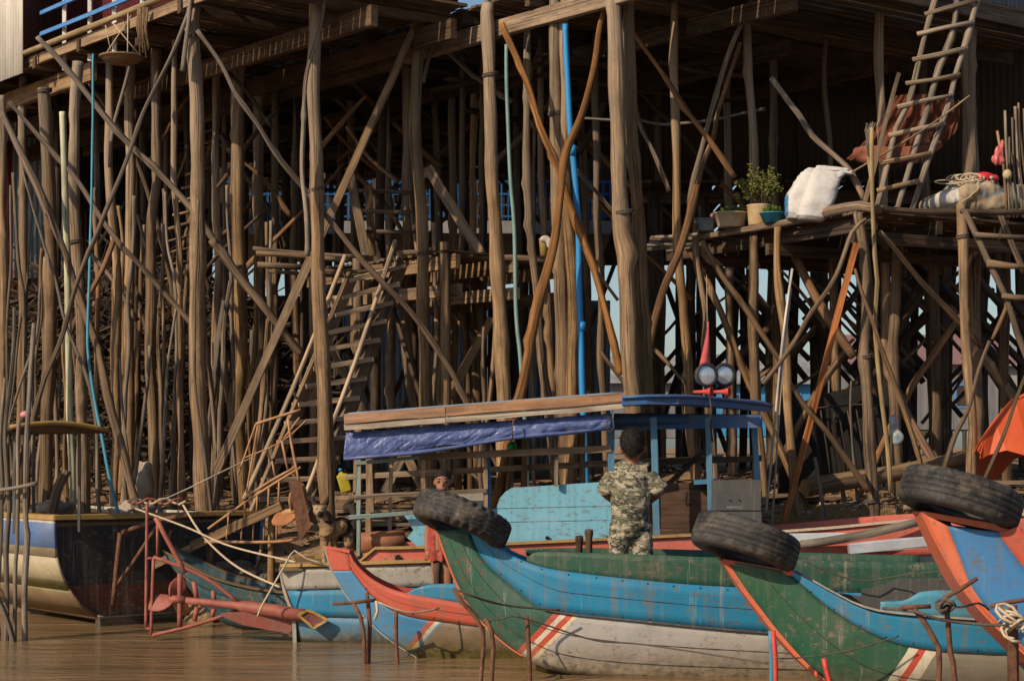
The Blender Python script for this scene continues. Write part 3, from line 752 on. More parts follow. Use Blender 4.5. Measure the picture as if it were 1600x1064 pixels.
for i in range(4):
    for j in range(2):
        a = 3.2 + i * 2.1 + rnd.uniform(-.2, .2); b_ = 1.0 + j * 1.1 + rnd.uniform(-.2, .2)
        p = HB(a, b_, 0); lean = rnd.uniform(-.12, .12)
        tube('stilt_post', [(p.x + lean, p.y, T5), (p.x + lean * .4, p.y, 3.4), (p.x, p.y, zg(p.x, p.y) - .3)], [rnd.uniform(.04, .055), rnd.uniform(.05, .07)], dark_m, house1, sides=7)
        q = p + E1 * 1.2 * rnd.choice((-1, 1)); z0 = rnd.uniform(3.2, 5.2)
        tube('brace_pole', [(p.x, p.y - .09, z0), ((p.x + q.x) / 2, (p.y + q.y) / 2 - .1, z0 - 1.1), (q.x, q.y - .09, z0 - 2.2)], rnd.uniform(.02, .035), dark_m, house1, sides=6)

# crossed braces deeper under the floors
rnd = random.Random(31)
for k in range(30):
    x = rnd.uniform(330, 1180); y0 = rnd.uniform(70, 330); sg = rnd.choice((-1, 1)); L = rnd.uniform(70, 170); d = rnd.uniform(20.6, 24.0)
    pole(house2 if x > 620 else house1, 'brace_pole', [x, y0, x + sg * L * .5 + rnd.uniform(-6, 6), y0 + L * .55, x + sg * L, y0 + L * rnd.uniform(1.0, 1.35)], d, (rnd.uniform(5, 9), rnd.uniform(6, 10)), rnd.choice((brace_m, red_pole_m, dark_m)), ground=False, sides=6, wig=.04, rough=.15)
for k in range(34):
    x = rnd.uniform(1080, 1620); y0 = rnd.uniform(375, 600); sg = rnd.choice((-1, 1)); L = rnd.uniform(50, 130); d = rnd.uniform(20.5, 23.5)
    pole(house4, 'brace_pole', [x, y0, x + sg * L * .5 + rnd.uniform(-5, 5), y0 + L * .5, x + sg * L, y0 + L * rnd.uniform(.8, 1.3)], d, (rnd.uniform(3, 7), rnd.uniform(4, 8)), rnd.choice((dark_m, dark_m, brace_m)), ground=False, sides=6, wig=.04, rough=.15)
# slim props wedged in between the posts
rnd = random.Random(23)
for k in range(36):
    x = rnd.uniform(-10, 430) if k < 32 else rnd.uniform(640, 780)
    y0 = rnd.uniform(280, 520); d = rnd.uniform(19.6, 22.4); ln = rnd.uniform(-26, 26)
    pole(house1 if k < 32 else house2, 'prop_pole', [x, y0, x + ln * .4 + rnd.uniform(-4, 4), y0 + (790 - y0) * .4, x + ln * .8 + rnd.uniform(-4, 4), y0 + (790 - y0) * .8, x + ln, 790], d, (rnd.uniform(4, 8), rnd.uniform(6, 11)), rnd.choice((stick_m, pole_m, pole_m, brace_m)), sides=7, wig=.05, rough=.15)
# --- platform on the right: deck, edge poles, posts, braces
JE1 = Vector((-0.49, 0.872, 0)); JE2 = Vector((0.872, 0.49, 0)); JC = P(1345, 328, 17.4)
def J(a, b_, dz=0.0): return JC + JE1 * a + JE2 * b_ + Vector((0, 0, dz))
for i in range(46):
    put('deck_slat', slat_mesh(2.75, 0.062, 0.02, deck_m), jetty, J(-0.02 + 0.072 * i, random.uniform(-0.06, 0.02), -0.02), JE2, random.uniform(-.08, .08))
for b_ in (0.12, 0.9, 1.7, 2.5):
    beam('joist', J(-0.05, b_, -0.12), J(3.3, b_, -0.12), 0.07, 0.13, dark_m, jetty)
for a in (0.02, 1.3, 2.5):
    beam('floor_beam', J(a, -0.08, -0.245), J(a, 2.7, -0.245), 0.06, 0.11, dark_m, jetty)
tube('edge_pole', px_line([(1018, 373), (1080, 372), (1150, 362), (1220, 350), (1262, 341), (1300, 330), (1345, 322), (1372, 327)], 19.6, 17.25), [.028, .03, .034, .036, .04, .05, .05, .045], brace_m, jetty, sides=9)
tube('edge_pole', px_line([(1368, 325), (1420, 330), (1470, 332), (1540, 332), (1610, 330)], 17.3, 18.2), .028, brace_m, jetty)
tube('edge_pole', px_line([(1502, 330), (1560, 333), (1610, 332)], 17.2, 17.5), .025, brace_m, jetty)
for k, (x0, y0, x1, y1) in enumerate([(1005, 384, 1100, 375), (1010, 390, 1090, 380), (1015, 378, 1085, 388), (1042, 392, 1100, 382), (1022, 371, 1090, 366)]):
    tube('loose_end_pole', px_line([(x0, y0), ((x0 + x1) / 2, (y0 + y1) / 2 + 1), (x1, y1)], 19.5 - .1 * k, 19.2 - .1 * k), .018, stick_m, jetty, sides=7)
for pts, d, w, mt, d2 in [
    ([1215,355, 1217,450, 1225,532, 1235,680, 1246,815], 18.2, (12, 15), pole_m, 17.7),
    ([1340,333, 1350,400, 1355,480, 1352,560, 1358,680, 1368,815], 17.35, (15, 20), pole_m, 17.35),
    ([1502,318, 1505,450, 1510,560, 1520,660, 1518,722], 17.7, (14, 18), pole_m, 17.7),
    ([1402,345, 1400,460, 1396,560, 1400,700], 18.7, (16, 19), pole_m, 18.7),
    ([1086,350, 1088,400, 1095,440, 1103,500, 1100,560, 1110,680], 19.0, (10, 12), pole_m, 18.8),
    ([1178,370, 1180,440, 1175,500, 1178,600, 1186,690], 18.6, (13, 16), pole_m, 18.4),
    ([1570,345, 1572,460, 1568,560, 1572,690], 19.3, (15, 17), brace_m, 19.3),
    ([1455,345, 1458,460, 1462,600, 1460,690], 19.8, (15, 16), brace_m, 19.8),
    ([1300,355, 1302,460, 1306,600, 1310,690], 19.6, (13, 15), brace_m, 19.6)]:
    pole(jetty, 'stilt_post', pts, d, w, mt, d2=d2)
tube('bamboo_post', px_line([(1362, 200), (1363, 300), (1367, 400), (1371, 440), (1367, 500), (1375, 600), (1386, 690), (1392, 770)], 17.15, 17.3), [.018, .02, .021, .021, .021, .022, .022, .022], bamboo_m, jetty)
for pts, d, w, mt, d2, gr in [
    ([1372,365, 1400,395, 1440,440, 1490,492, 1532,540], 17.25, (9, 10), brace_m, 18.0, False),
    ([1354,344, 1332,364, 1305,430, 1285,465, 1262,500, 1245,530, 1195,602], 17.05, (6, 8), brace_m, 16.9, False),
    ([1335,420, 1345,460, 1362,505, 1382,560, 1400,610, 1430,700, 1442,742], 17.1, (5, 9), brace_m, 17.3, True),
    ([1098,378, 1130,430, 1165,480, 1200,540, 1222,572], 18.5, (8, 9), brace_m, 18.1, False),
    ([1108,448, 1140,520, 1165,585, 1190,640], 18.6, (9, 11), brace_m, 18.4, True),
    ([1075,380, 1105,440, 1140,520, 1180,600], 19.4, (10, 11), red_pole_m, 19.2, False),
    ([1562,333, 1580,380, 1600,425], 17.5, (9, 9), brace_m, 17.6, False),
    ([1545,532, 1525,580, 1510,640, 1490,680, 1470,738], 17.2, (6, 8), brace_m, 17.35, True),
    ([1550,530, 1570,480, 1570,460], 17.15, (5, 6), brace_m, 17.1, False),
    ([1240,395, 1275,460, 1310,530, 1330,560], 18.9, (14, 16), red_pole_m, 18.6, False),
    ([1420,400, 1480,460, 1540,540, 1590,620], 20.5, (14, 15), dark_m, 20.2, False),
    ([1480,390, 1430,470, 1380,560, 1330,640], 20.2, (12, 13), dark_m, 19.8, False),
    ([1300,640, 1360,580, 1420,520, 1475,470], 20.4, (11, 11), dark_m, 20.0, False),
    ([1490,505, 1455,560, 1422,610, 1392,668], 19.2, (11, 12), red_pole_m, 18.9, True),
    ([1480,480, 1540,560, 1600,640], 19.6, (15, 16), brace_m, 19.2, False),
    ([1388,580, 1410,640, 1440,690], 18.9, (12, 13), red_pole_m, 18.8, True),
    ([1330,540, 1300,580, 1260,640, 1225,705], 18.8, (11, 12), brace_m, 19.0, True)]:
    pole(jetty, 'brace_pole', pts, d, w, mt, d2=d2, ground=gr, rootz=0.1, wig=0.04, rough=.15)

# --- backlit frame behind on the right, silhouette put into dark wood: posts, floor, cross braces
rnd = random.Random(5)
H4T = 4.55
for row, d in enumerate((22.5, 24.8, 27.4, 30.0)):
    for px in range(1010, 1690, 92 - 8 * row):
        x = px + rnd.uniform(-16, 16); w = rnd.uniform(13, 22) * 24 / d
        p = P(x, 500, d); lean = rnd.uniform(-.1, .1)
        tube('stilt_post', [(p.x + lean, d, H4T), (p.x + lean * .3 + rnd.uniform(-.05, .05), d, 3), (p.x, d, zg(p.x, d) - .3)], w * d / F / 2, dark_m, house4, sides=7)
    for k in range(15 if row else 7):
        x = rnd.uniform(1080, 1620); sg = rnd.choice((-1, 1)); L = rnd.uniform(60, 150)
        y0 = rnd.uniform(380, 520)
        a = P(x, y0, d - .12); b_ = P(x + sg * L, y0 + L * rnd.uniform(.9, 1.3), d - .12)
        mid = (a + b_) / 2 + Vector((rnd.uniform(-.05, .05), 0, rnd.uniform(-.05, .05)))
        tube('brace_pole', [a, mid, b_], rnd.uniform(.022, .055), dark_m, house4, sides=6)
for k in range(40):
    x = 1.5 + 0.25 * k
    put('deck_slat', slat_mesh(8.6, 0.2, 0.03, dark_m), house4, Vector((x, 22.0, H4T + .1 + 0.02)), Vector((0, 1, 0)))
for d in (22.5, 24.8, 27.4, 30.0):
    beam('floor_beam', (1.4, d, H4T), (11.6, d, H4T), .09, .16, dark_m, house4)
obj('roof', [(1.0, 21.6, 6.6), (12, 21.6, 6.6), (12, 31, 6.9), (1.0, 31, 6.9), (1.0, 21.6, 6.68), (12, 21.6, 6.68), (12, 31, 6.98), (1.0, 31, 6.98)], [(0, 1, 2, 3), (7, 6, 5, 4), (0, 4, 5, 1), (2, 6, 7, 3), (1, 5, 6, 2), (0, 3, 7, 4)], tin_m, house4)
for i in range(5):
    corr('wall', (1.2 + 2.1 * i, 22.6 + .02 * (i % 2), 0), (3.35 + 2.1 * i, 22.6 + .02 * (i % 2), 0), H4T + .15, 6.6, dark_m, house4)

# --- stair landing (mid height)
LZ = P(0, 402, 21).z
def LD(a, b_, dz=0.0): return P(640, 402, 20.2) + E1 * a + E2 * b_ + Vector((0, 0, dz))
for i in range(24):
    put('deck_slat', slat_mesh(1.9, 0.07, 0.02, deck_m), landing, LD(-0.7 + .11 * i, random.uniform(-.1, .05), 0), E2, random.uniform(-.1, .1))
for b_ in (0.05, 0.8, 1.6):
    beam('floor_beam', LD(-0.8, b_, -.10), LD(2.1, b_, -.10), .06, .15, sawn_m, landing)
    beam('floor_beam', LD(-0.7, b_ + .1, -.38), LD(2.0, b_ + .1, -.36), .06, .13, sawn_m, landing)
for a, b_ in ((-.6, .02), (1.0, .0), (2.0, .05), (-.6, 1.65), (1.0, 1.6)):
    p = LD(a, b_); tube('post', [p + Vector((0, -.08, .1)), p + Vector((.02, -.08, -1.2)), Vector((p.x, p.y - .08, zg(p.x, p.y) - .3))], .055, pole_m, landing)
for k, (pts, d) in enumerate([([395, 388, 450, 394, 520, 399, 575, 402], 20.1), ([400, 396, 470, 400, 545, 408], 20.0), ([402, 414, 440, 416, 475, 418], 19.9), ([478, 420, 530, 425, 585, 424], 19.9), ([620, 396, 660, 394, 720, 398, 765, 402], 19.85), ([665, 400, 740, 404, 800, 403, 880, 408], 20.0), ([420, 424, 500, 430, 560, 432], 20.2)]):
    tube('laid_pole', px_line([(pts[i], pts[i + 1]) for i in range(0, len(pts), 2)], d, d + .1), .022 + .006 * (k % 3), brace_m, landing, sides=7)

# ================================================================ BOATS
def resample(row, n):
    L = [0]
    for a, b_ in zip(row, row[1:]): L.append(L[-1] + math.hypot(b_[0] - a[0], b_[1] - a[1]))
    out = []
    for k in range(n + 1):
        t = L[-1] * k / n; i = 0
        while i < len(L) - 2 and L[i + 1] < t: i += 1
        u = (t - L[i]) / max(1e-6, L[i + 1] - L[i])
        # smooth (catmull) through the traced points
        p0 = row[max(i - 1, 0)]; p1 = row[i]; p2 = row[i + 1]; p3 = row[min(i + 2, len(row) - 1)]
        f = lambda q: 0.5 * (2 * p1[q] + (p2[q] - p0[q]) * u + (2 * p0[q] - 5 * p1[q] + 4 * p2[q] - p3[q]) * u * u + (3 * p1[q] - p0[q] - 3 * p2[q] + p3[q]) * u ** 3)
        out.append((f(0), f(1)))
    return out
class Boat:
    def __init__(s, root, dc, prof, slope=0.0):
        s.root, s.dc, s.prof, s.slope = root, dc, prof, slope
    def half(s, px): return lerp_prof(s.prof, px)
    def pt(s, px, py, f, side=1):
        b_ = s.half(px) * f
        d = s.dc - b_
        p = P(px, py, d)
        sh = s.slope * (p.x - s.x0()) if s.slope else 0.0
        return Vector((p.x, s.dc - side * b_ + sh, p.z))
    def x0(s): return (s.prof[0][0] - 800) * s.dc / F
    def strake(s, name, rowA, fA, rowB, fB, mat, n=40, m=4, both=True, th=0.028, bulge=0.0, label=None):
        A = resample(rowA, n); B = resample(rowB, n); objs = []
        for side in ((1, -1) if both else (1,)):
            V, Fc, G = [], [], []
            for i in range(n + 1):
                a = s.pt(*A[i], fA, side); b_ = s.pt(*B[i], fB, side)
                for j in range(m + 1):
                    t = j / m; p = a.lerp(b_, t); p.y -= side * bulge * math.sin(math.pi * t)
                    V.append(p); G.append((p.z, p.y, p.x))
            for i in range(n):
                for j in range(m):
                    q = (i * (m + 1) + j, i * (m + 1) + j + 1, (i + 1) * (m + 1) + j + 1, (i + 1) * (m + 1) + j)
                    Fc.append(q if side == 1 else q[::-1])
            o = obj(name, V, Fc, mat, s.root, True, G)
            so = o.modifiers.new('s', 'SOLIDIFY'); so.thickness = th; so.offset = -1
            if label and side == 1: o['label'] = label
            objs.append(o)
        return objs
    def rail(s, name, row, f, w, h, mat, both=True, n=24, off=0.0):
        A = resample(row, n)
        for side in ((1, -1) if both else (1,)):
            V, Fc, G = [], [], []
            for i in range(n + 1):
                p = s.pt(*A[i], f, side) + Vector((0, -side * off, 0))
                for (u, v) in ((-w / 2, 0), (w / 2, 0), (w / 2, h), (-w / 2, h)):
                    V.append(p + Vector((0, u, v))); G.append((u, v, p.x))
                if i:
                    q = (i - 1) * 4
                    for k in range(4): Fc.append((q + k, q + (k + 1) % 4, q + 4 + (k + 1) % 4, q + 4 + k))
            Fc += [(0, 1, 2, 3), (n * 4 + 3, n * 4 + 2, n * 4 + 1, n * 4)]
            obj(name, V, Fc, mat, s.root, False, G)
    def stem(s, name, row, f, mat, n=24, th=0.02, grow=0.012):
        """face that joins both sides along the bow edge"""
        A = resample(row, n); V, Fc = [], []
        for i in range(n + 1):
            a = s.pt(*A[i], f, 1); b_ = s.pt(*A[i], f, -1)
            V += [a + Vector((-grow, -grow, 0)), b_ + Vector((-grow, grow, 0)), a + Vector((grow * 1.6, -grow, 0.0)), b_ + Vector((grow * 1.6, grow, 0))]
            if i:
                q = (i - 1) * 4; r = i * 4
                Fc += [(q, q + 1, r + 1, r), (q, r, r + 2, q + 2), (q + 1, q + 3, r + 3, r + 1), (q + 2, r + 2, r + 3, q + 3)]
        Fc += [(0, 2, 3, 1), (n * 4, n * 4 + 1, n * 4 + 3, n * 4 + 2)]
        return obj(name, V, Fc, mat, s.root)
    def floor(s, name, px0, px1, z, mat, f=0.85, n=12):
        """bottom boards, one object per board"""
        for k in range(5):
            V, Fc, G = [], [], []
            for i in range(n + 1):
                px = px0 + (px1 - px0) * i / n; hb = s.half(px) * f
                x = (px - 800) * s.dc / F
                for t in (-1 + .4 * k + .015, -1 + .4 * (k + 1) - .015):
                    V.append((x, s.dc + hb * t, z)); V.append((x, s.dc + hb * t, z - .02)); G += [(t, 0, x), (t, .02, x)]
                if i:
                    q = (i - 1) * 4; r = i * 4
                    Fc += [(q, q + 2, r + 2, r), (q + 1, r + 1, r + 3, q + 3), (q, r, r + 1, q + 1), (q + 2, q + 3, r + 3, r + 2)]
            obj(name, V, Fc, mat, s.root, False, G)
def zpx(py, d): return P(0, py, d).z
def qv(px, py, d, k): p = P(px, py, d); return p.x + k * p.z
ALG = (0.085, 0.075, 0.02)
blue_p = paint('boat_blue', (0.010, 0.175, 0.34), sat2=(0.05, 0.26, 0.37), wear=0.7, dirt=0.22, streak=0.5)
green_p = paint('boat_green', (0.007, 0.072, 0.045), sat2=(0.03, 0.11, 0.08), wear=0.35, dirt=0.16)
greygreen_p = paint('boat_worn_green', (0.012, 0.072, 0.045), under=(0.17, 0.15, 0.11), wear=1.0, dirt=0.35, sat2=(0.06, 0.11, 0.085), streak=0.4, chip=0.46)
red_p = paint('boat_red', (0.44, 0.065, 0.036), wear=0.4, dirt=0.25, sat2=(0.52, 0.17, 0.12))
salmon_p = paint('boat_salmon', (0.50, 0.105, 0.075), wear=0.4, dirt=0.2, sat2=(0.55, 0.22, 0.17))
orange_p = paint('boat_orange', (0.55, 0.10, 0.025), wear=0.3, dirt=0.2)
yellow_p = paint('boat_yellow', (0.34, 0.20, 0.04), wear=0.5, dirt=0.3)
grey_p = paint('boat_grey', (0.30, 0.29, 0.26), wear=0.5, dirt=0.4, sat2=(0.42, 0.40, 0.36))
darkgrey_p = paint('boat_slate', (0.06, 0.063, 0.066), wear=0.4, dirt=0.3, sat2=(0.12, 0.12, 0.12))
ltblue_p = paint('cabin_light_blue', (0.14, 0.40, 0.54), wear=0.4, dirt=0.2, sat2=(0.34, 0.54, 0.60))
fadeblue_p = paint('boat_faded_blue', (0.05, 0.23, 0.40), wear=0.5, dirt=0.4, sat2=(0.22, 0.34, 0.42), waterz=(0.03, 0.16, (0.13, 0.11, 0.075)))
postblue_p = paint('cabin_post_blue', (0.03, 0.17, 0.30), wear=0.4, dirt=0.3)
deepblue_p = paint('roof_edge_blue', (0.012, 0.09, 0.26), wear=0.35, dirt=0.3)
tarp_m = plain('blue_tarpaulin', (0.045, 0.075, 0.22), (0.11, 0.15, 0.32), 9, 0.42, 0, 0.25, spec=0.45)
inner_p = paint('boat_inside', (0.10, 0.085, 0.065), wear=0.5, dirt=0.4)

# ---- boat 2: green prow, blue strake, pale hull
sampan2 = thing('wooden_boat', 'wooden boat with green prow under treaded tyre, bright blue strake and pale hull', 'boat', (1.0, 13.8, 0))
b2 = Boat(sampan2, 13.8, [(680, .12), (740, .20), (800, .30), (850, .38), (1000, .47), (1500, .48)])
T2 = [(748, 826), (772, 846), (800, 868), (840, 884), (872, 891), (960, 902), (1075, 913), (1160, 918), (1300, 925), (1500, 930)]
M2 = [(733, 827), (744, 855), (760, 880), (788, 906), (815, 928), (850, 953), (900, 961), (1000, 971), (1100, 981), (1210, 990), (1400, 1003), (1500, 1010)]
K2 = [(682, 829), (694, 865), (710, 905), (732, 948), (760, 980), (790, 1007), (815, 1024), (845, 1041), (900, 1054), (1000, 1062), (1200, 1066), (1500, 1070)]
B2 = [(700, 850), (712, 890), (728, 925), (748, 962), (775, 995), (803, 1020), (830, 1040), (860, 1056), (910, 1080), (1000, 1088), (1200, 1090), (1500, 1092)]
kq = -0.93
d2 = 13.42
e0 = qv(818, 1012, d2, kq); e1_ = qv(832, 1014, d2, kq)
st = [(e0 - 9, (0.006, 0.072, 0.046)), (qv(816, 1010, d2, kq), (0.48, 0.055, 0.03)), (qv(826, 1012, d2, kq), (0.60, 0.55, 0.46)), (qv(836, 1012, d2, kq), (0.48, 0.055, 0.03)), (qv(848, 1012, d2, kq), (0.60, 0.50, 0.33)), (qv(856, 1012, d2, kq), (0.36, 0.345, 0.33))]
hull2_p = paint('hull_green_to_pale', (0.3, 0.3, 0.28), under=(0.20, 0.07, 0.035), wear=0.7, dirt=0.22, sat2=(0.13, 0.17, 0.15), regions=(1, kq, e0 - .3, e0 + .6, [(max(a, e0 - .3), c) for a, c in st]), streak=0.2, waterz=(0.0, 0.26, (0.30, 0.235, 0.145)))
b2.strake('blue_strake', T2, 1.0, M2, 0.97, blue_p, n=70)
b2.strake('lower_hull', M2, 0.965, K2, 0.80, hull2_p, n=80, m=8, bulge=0.03)
b2.strake('bottom', K2, 0.80, [(x + 34, y + 6) for x, y in K2], 0.35, inner_p, n=60, m=2, th=.003)
W2 = [(823, 871), (836, 863), (862, 862), (1000, 866), (1125, 871), (1300, 876), (1480, 879)]
b2.strake('wash_board', W2, 0.965, [(823, 876), (860, 891), (900, 897), (1000, 908), (1125, 918), (1300, 927), (1480, 931)], 0.965, greygreen_p, n=50, both=False, th=0.022)
o = b2.strake('wash_board', [(823, 871), (862, 864), (1480, 879)], 0.95, [(823, 876), (1000, 908), (1480, 931)], 0.95, greygreen_p, n=20, both=True, th=0.022)
col.objects.unlink(o[0]); bpy.data.objects.remove(o[0])
b2.stem('stem_board', K2[:7], 0.80, orange_p, th=.02, grow=.006)
b2.floor('bottom_board', 790, 1480, 0.40, inner_p, f=0.8)
for px in (1080, 1260, 1420):
    x = (px - 800) * 13.8 / F; beam('thwart', (x, 13.8 - .41, .60), (x, 13.8 + .41, .60), .16, .03, inner_p, sampan2)
b2.rail('rub_rail', [(850, 953), (900, 961), (1000, 971), (1100, 981), (1210, 990), (1500, 1010)], 0.99, .02, .012, darkgrey_p, both=False)
bx('prow_deck', P(700, 0, 13.8).x, P(745, 0, 13.8).x, 13.71, 13.89, zpx(829, 13.6) - .03, zpx(829, 13.6), green_p, sampan2)
def seam(bt, rA, fA, rB, fB, t, mat, n=60, w=.006):
    A = resample(rA, n); B = resample(rB, n); V, Fc = [], []
    for i in range(n + 1):
        p = bt.pt(*A[i], fA).lerp(bt.pt(*B[i], fB), t) + Vector((0, -.0035 - .03 * math.sin(math.pi * t) * (1 if fB == .80 else 0), 0))
        ww = w * (.5 + abs(noise.noise(Vector((p.x * 6, t * 9, 2)))))
        V += [p + Vector((0, 0, ww / 2)), p + Vector((0, -.0015, 0)), p + Vector((0, 0, -ww / 2))]
        if i: q = 3 * i; Fc += [(q - 3, q - 2, q + 1, q), (q - 2, q - 1, q + 2, q + 1)]
    obj('plank_seam', V, Fc, mat, bt.root, True)
def nails(bt, rA, fA, rB, fB, t, step, mat, x0=0.0):
    A = resample(rA, 200); B = resample(rB, 200); geos = []
    last = None
    for i in range(201):
        p = bt.pt(*A[i], fA).lerp(bt.pt(*B[i], fB), t)
        if last is None or (p - last).length > step * (.8 + .4 * random.random()):
            last = p; geos.append(ell_geo(p + Vector((0, -.003, random.uniform(-.004, .004))), (.006, .003, .006), None, 6, 4))
    v, f, _ = merge(*geos); o = obj('nail_heads', v, f, mat, bt.root, True); o['kind'] = 'stuff'
seam_m = plain('seam_dark', (0.02, 0.017, 0.014), (0.05, 0.04, 0.033), 20, .9)
for t_ in (.36, .7): seam(b2, M2, .965, K2, .80, t_, seam_m)
seam(b2, T2, 1.0, M2, .97, .48, seam_m, w=.004)
for t_ in (.06, .93): nails(b2, T2, 1.0, M2, .97, t_, .19, seam_m)
# two wooden bitts and mooring post
for (px, y0, y1, w) in ((905, 836, 862, 13), (920, 826, 862, 14), (775, 850, 880, 14)):
    a = P(px, y0, 13.75); r = wpx(w, 13.75) / 2
    lathe('bitt', [(0, .0), (r * .9, -.004), (r * 1.05, -.03), (r * .8, -.07), (r * .85, -.45), (0, -.45)], dark_m, sampan2, n=9, c=a)

# ---- boat 3
sampan3 = thing('wooden_boat', 'wooden boat with green prow, orange stem line and white red-striped hull mark', 'boat', (2.6, 12.7, 0))
b3 = Boat(sampan3, 12.7, [(1128, .13), (1200, .22), (1250, .30), (1350, .40), (1500, .44), (1800, .44)])
K3 = [(1130, 875), (1160, 920), (1185, 953), (1210, 985), (1250, 1030), (1285, 1062), (1330, 1088), (1420, 1104), (1600, 1110), (1800, 1112)]
M3 = [(1230, 893), (1262, 922), (1300, 953), (1350, 984), (1400, 1005), (1450, 1015), (1500, 1020), (1600, 1024), (1800, 1030)]
T3 = [(1242, 893), (1270, 908), (1300, 925), (1340, 945), (1375, 955), (1440, 962), (1520, 968), (1600, 972), (1800, 978)]
d3 = 12.3; k3 = -0.62
st3 = [(-9.0, (0.006, 0.075, 0.04)), (qv(1402, 1040, d3, k3), (0.58, 0.53, 0.40)), (qv(1418, 1040, d3, k3), (0.46, 0.05, 0.03)), (qv(1430, 1040, d3, k3), (0.58, 0.53, 0.40)), (qv(1448, 1040, d3, k3), (0.20, 0.17, 0.14))]
hull3_p = paint('hull_green_to_brown', (0.2, 0.18, 0.15), wear=0.5, dirt=0.28, sat2=(0.08, 0.12, 0.085), regions=(1, k3, st3[1][0] - .3, st3[1][0] + .7, [(max(a, st3[1][0] - .3), c) for a, c in st3]), streak=0.3, waterz=(0.0, 0.22, (0.10, 0.075, 0.045)))
b3.strake('blue_strake', T3, 1.0, M3, 0.97, blue_p, n=60)
b3.strake('lower_hull', M3, 0.965, K3, 0.80, hull3_p, n=80, m=8, bulge=0.03)
b3.strake('bottom', K3, 0.80, [(x + 34, y + 6) for x, y in K3], 0.35, inner_p, n=50, m=2, th=.003)
b3.strake('wash_board', [(1376, 940), (1408, 939), (1424, 933), (1438, 925), (1480, 922), (1600, 924), (1800, 928)], .965, [(1376, 956), (1420, 961), (1500, 967), (1600, 972), (1800, 978)], .965, paint('worn_blue_board', (0.04, 0.24, 0.38), wear=1.0, dirt=0.35, sat2=(0.16, 0.32, 0.36), chip=0.47), n=40, both=False, th=.022)
prism('inner_board', [(1347, 921), (1372, 916), (1392, 909), (1404, 904), (1478, 903), (1560, 905), (1560, 938), (1378, 938), (1347, 934)], 13.02, .03, darkgrey_p, sampan3)
prism('inner_board', [(1310, 926), (1380, 937), (1380, 958), (1340, 946)], 12.98, .03, darkgrey_p, sampan3)
seam(b3, M3, .965, K3, .80, .5, seam_m); seam(b3, T3, 1.0, M3, .97, .02, seam_m, w=.01); seam(b3, T3, 1.0, M3, .97, .99, seam_m, w=.008); nails(b3, T3, 1.0, M3, .97, .9, .2, seam_m)
b3.stem('stem_board', K3[:6], 0.80, orange_p, grow=.014)
b3.floor('bottom_board', 1270, 1780, 0.36, inner_p, f=0.8)
for px in (1330, 1500, 1700):
    x = (px - 800) * 12.7 / F; beam('thwart', (x, 12.7 - .36, .55), (x, 12.7 + .36, .55), .14, .03, inner_p, sampan3)
b3.rail('gunwale', T3[1:], 1.0, .045, .012, grey_p, both=True)
obj('prow_cap', [P(1130, 873, 12.58), P(1240, 892, 12.42), P(1240, 892, 12.98), P(1130, 873, 12.82), P(1130, 879, 12.58), P(1240, 900, 12.42), P(1240, 900, 12.98), P(1130, 879, 12.82)], [(0, 1, 2, 3), (7, 6, 5, 4), (0, 4, 5, 1), (2, 6, 7, 3), (1, 5, 6, 2), (0, 3, 7, 4)], red_p, sampan3)

# ---- boat 4
sampan4 = thing('wooden_boat', 'wooden boat with broad orange stem and blue prow panel under ribbed tyre', 'boat', (3.9, 11.65, 0))
b4 = Boat(sampan4, 11.65, [(1438, .14), (1560, .30), (1700, .40), (1900, .42)])
K4 = [(1440, 800), (1455, 832), (1472, 864), (1505, 920), (1540, 962), (1580, 1002), (1630, 1048), (1700, 1090), (1900, 1120)]
S4 = [(1481, 822), (1492, 850), (1503, 878), (1516, 912), (1546, 956), (1586, 998), (1636, 1042), (1705, 1082), (1900, 1110)]
M4_ = [(1560, 832), (1575, 855), (1590, 874), (1610, 898), (1650, 930), (1700, 960), (1760, 980), (1830, 995), (1900, 1000)]
T4 = [(1592, 822), (1605, 835), (1620, 848), (1640, 866), (1670, 886), (1720, 905), (1780, 915), (1840, 920), (1900, 925)]
b4.strake('stem_plank', S4, .90, K4, .80, orange_p, n=60)
b4.strake('blue_panel', M4_, .98, S4, .895, paint('prow_blue', (0.02, 0.155, 0.40), wear=0.7, dirt=0.25, sat2=(0.08, 0.25, 0.45)), n=60, m=6)
b4.strake('red_strake', T4, 1.0, M4_, .985, red_p, n=50)
b4.stem('stem_board', K4[:7], .80, orange_p, grow=.008)
b4.strake('bottom', K4, 0.80, [(x + 40, y + 6) for x, y in K4], 0.3, inner_p, n=40, m=2, th=.003)
obj('prow_cap', [P(1440, 798, 11.53), P(1600, 826, 11.36), P(1600, 826, 11.94), P(1440, 798, 11.77), P(1440, 806, 11.53), P(1600, 838, 11.36), P(1600, 838, 11.94), P(1440, 806, 11.77)], [(0, 1, 2, 3), (7, 6, 5, 4), (0, 4, 5, 1), (2, 6, 7, 3), (1, 5, 6, 2), (0, 3, 7, 4)], orange_p, sampan4)
b4.floor('bottom_board', 1620, 1880, 0.32, inner_p, f=0.8)

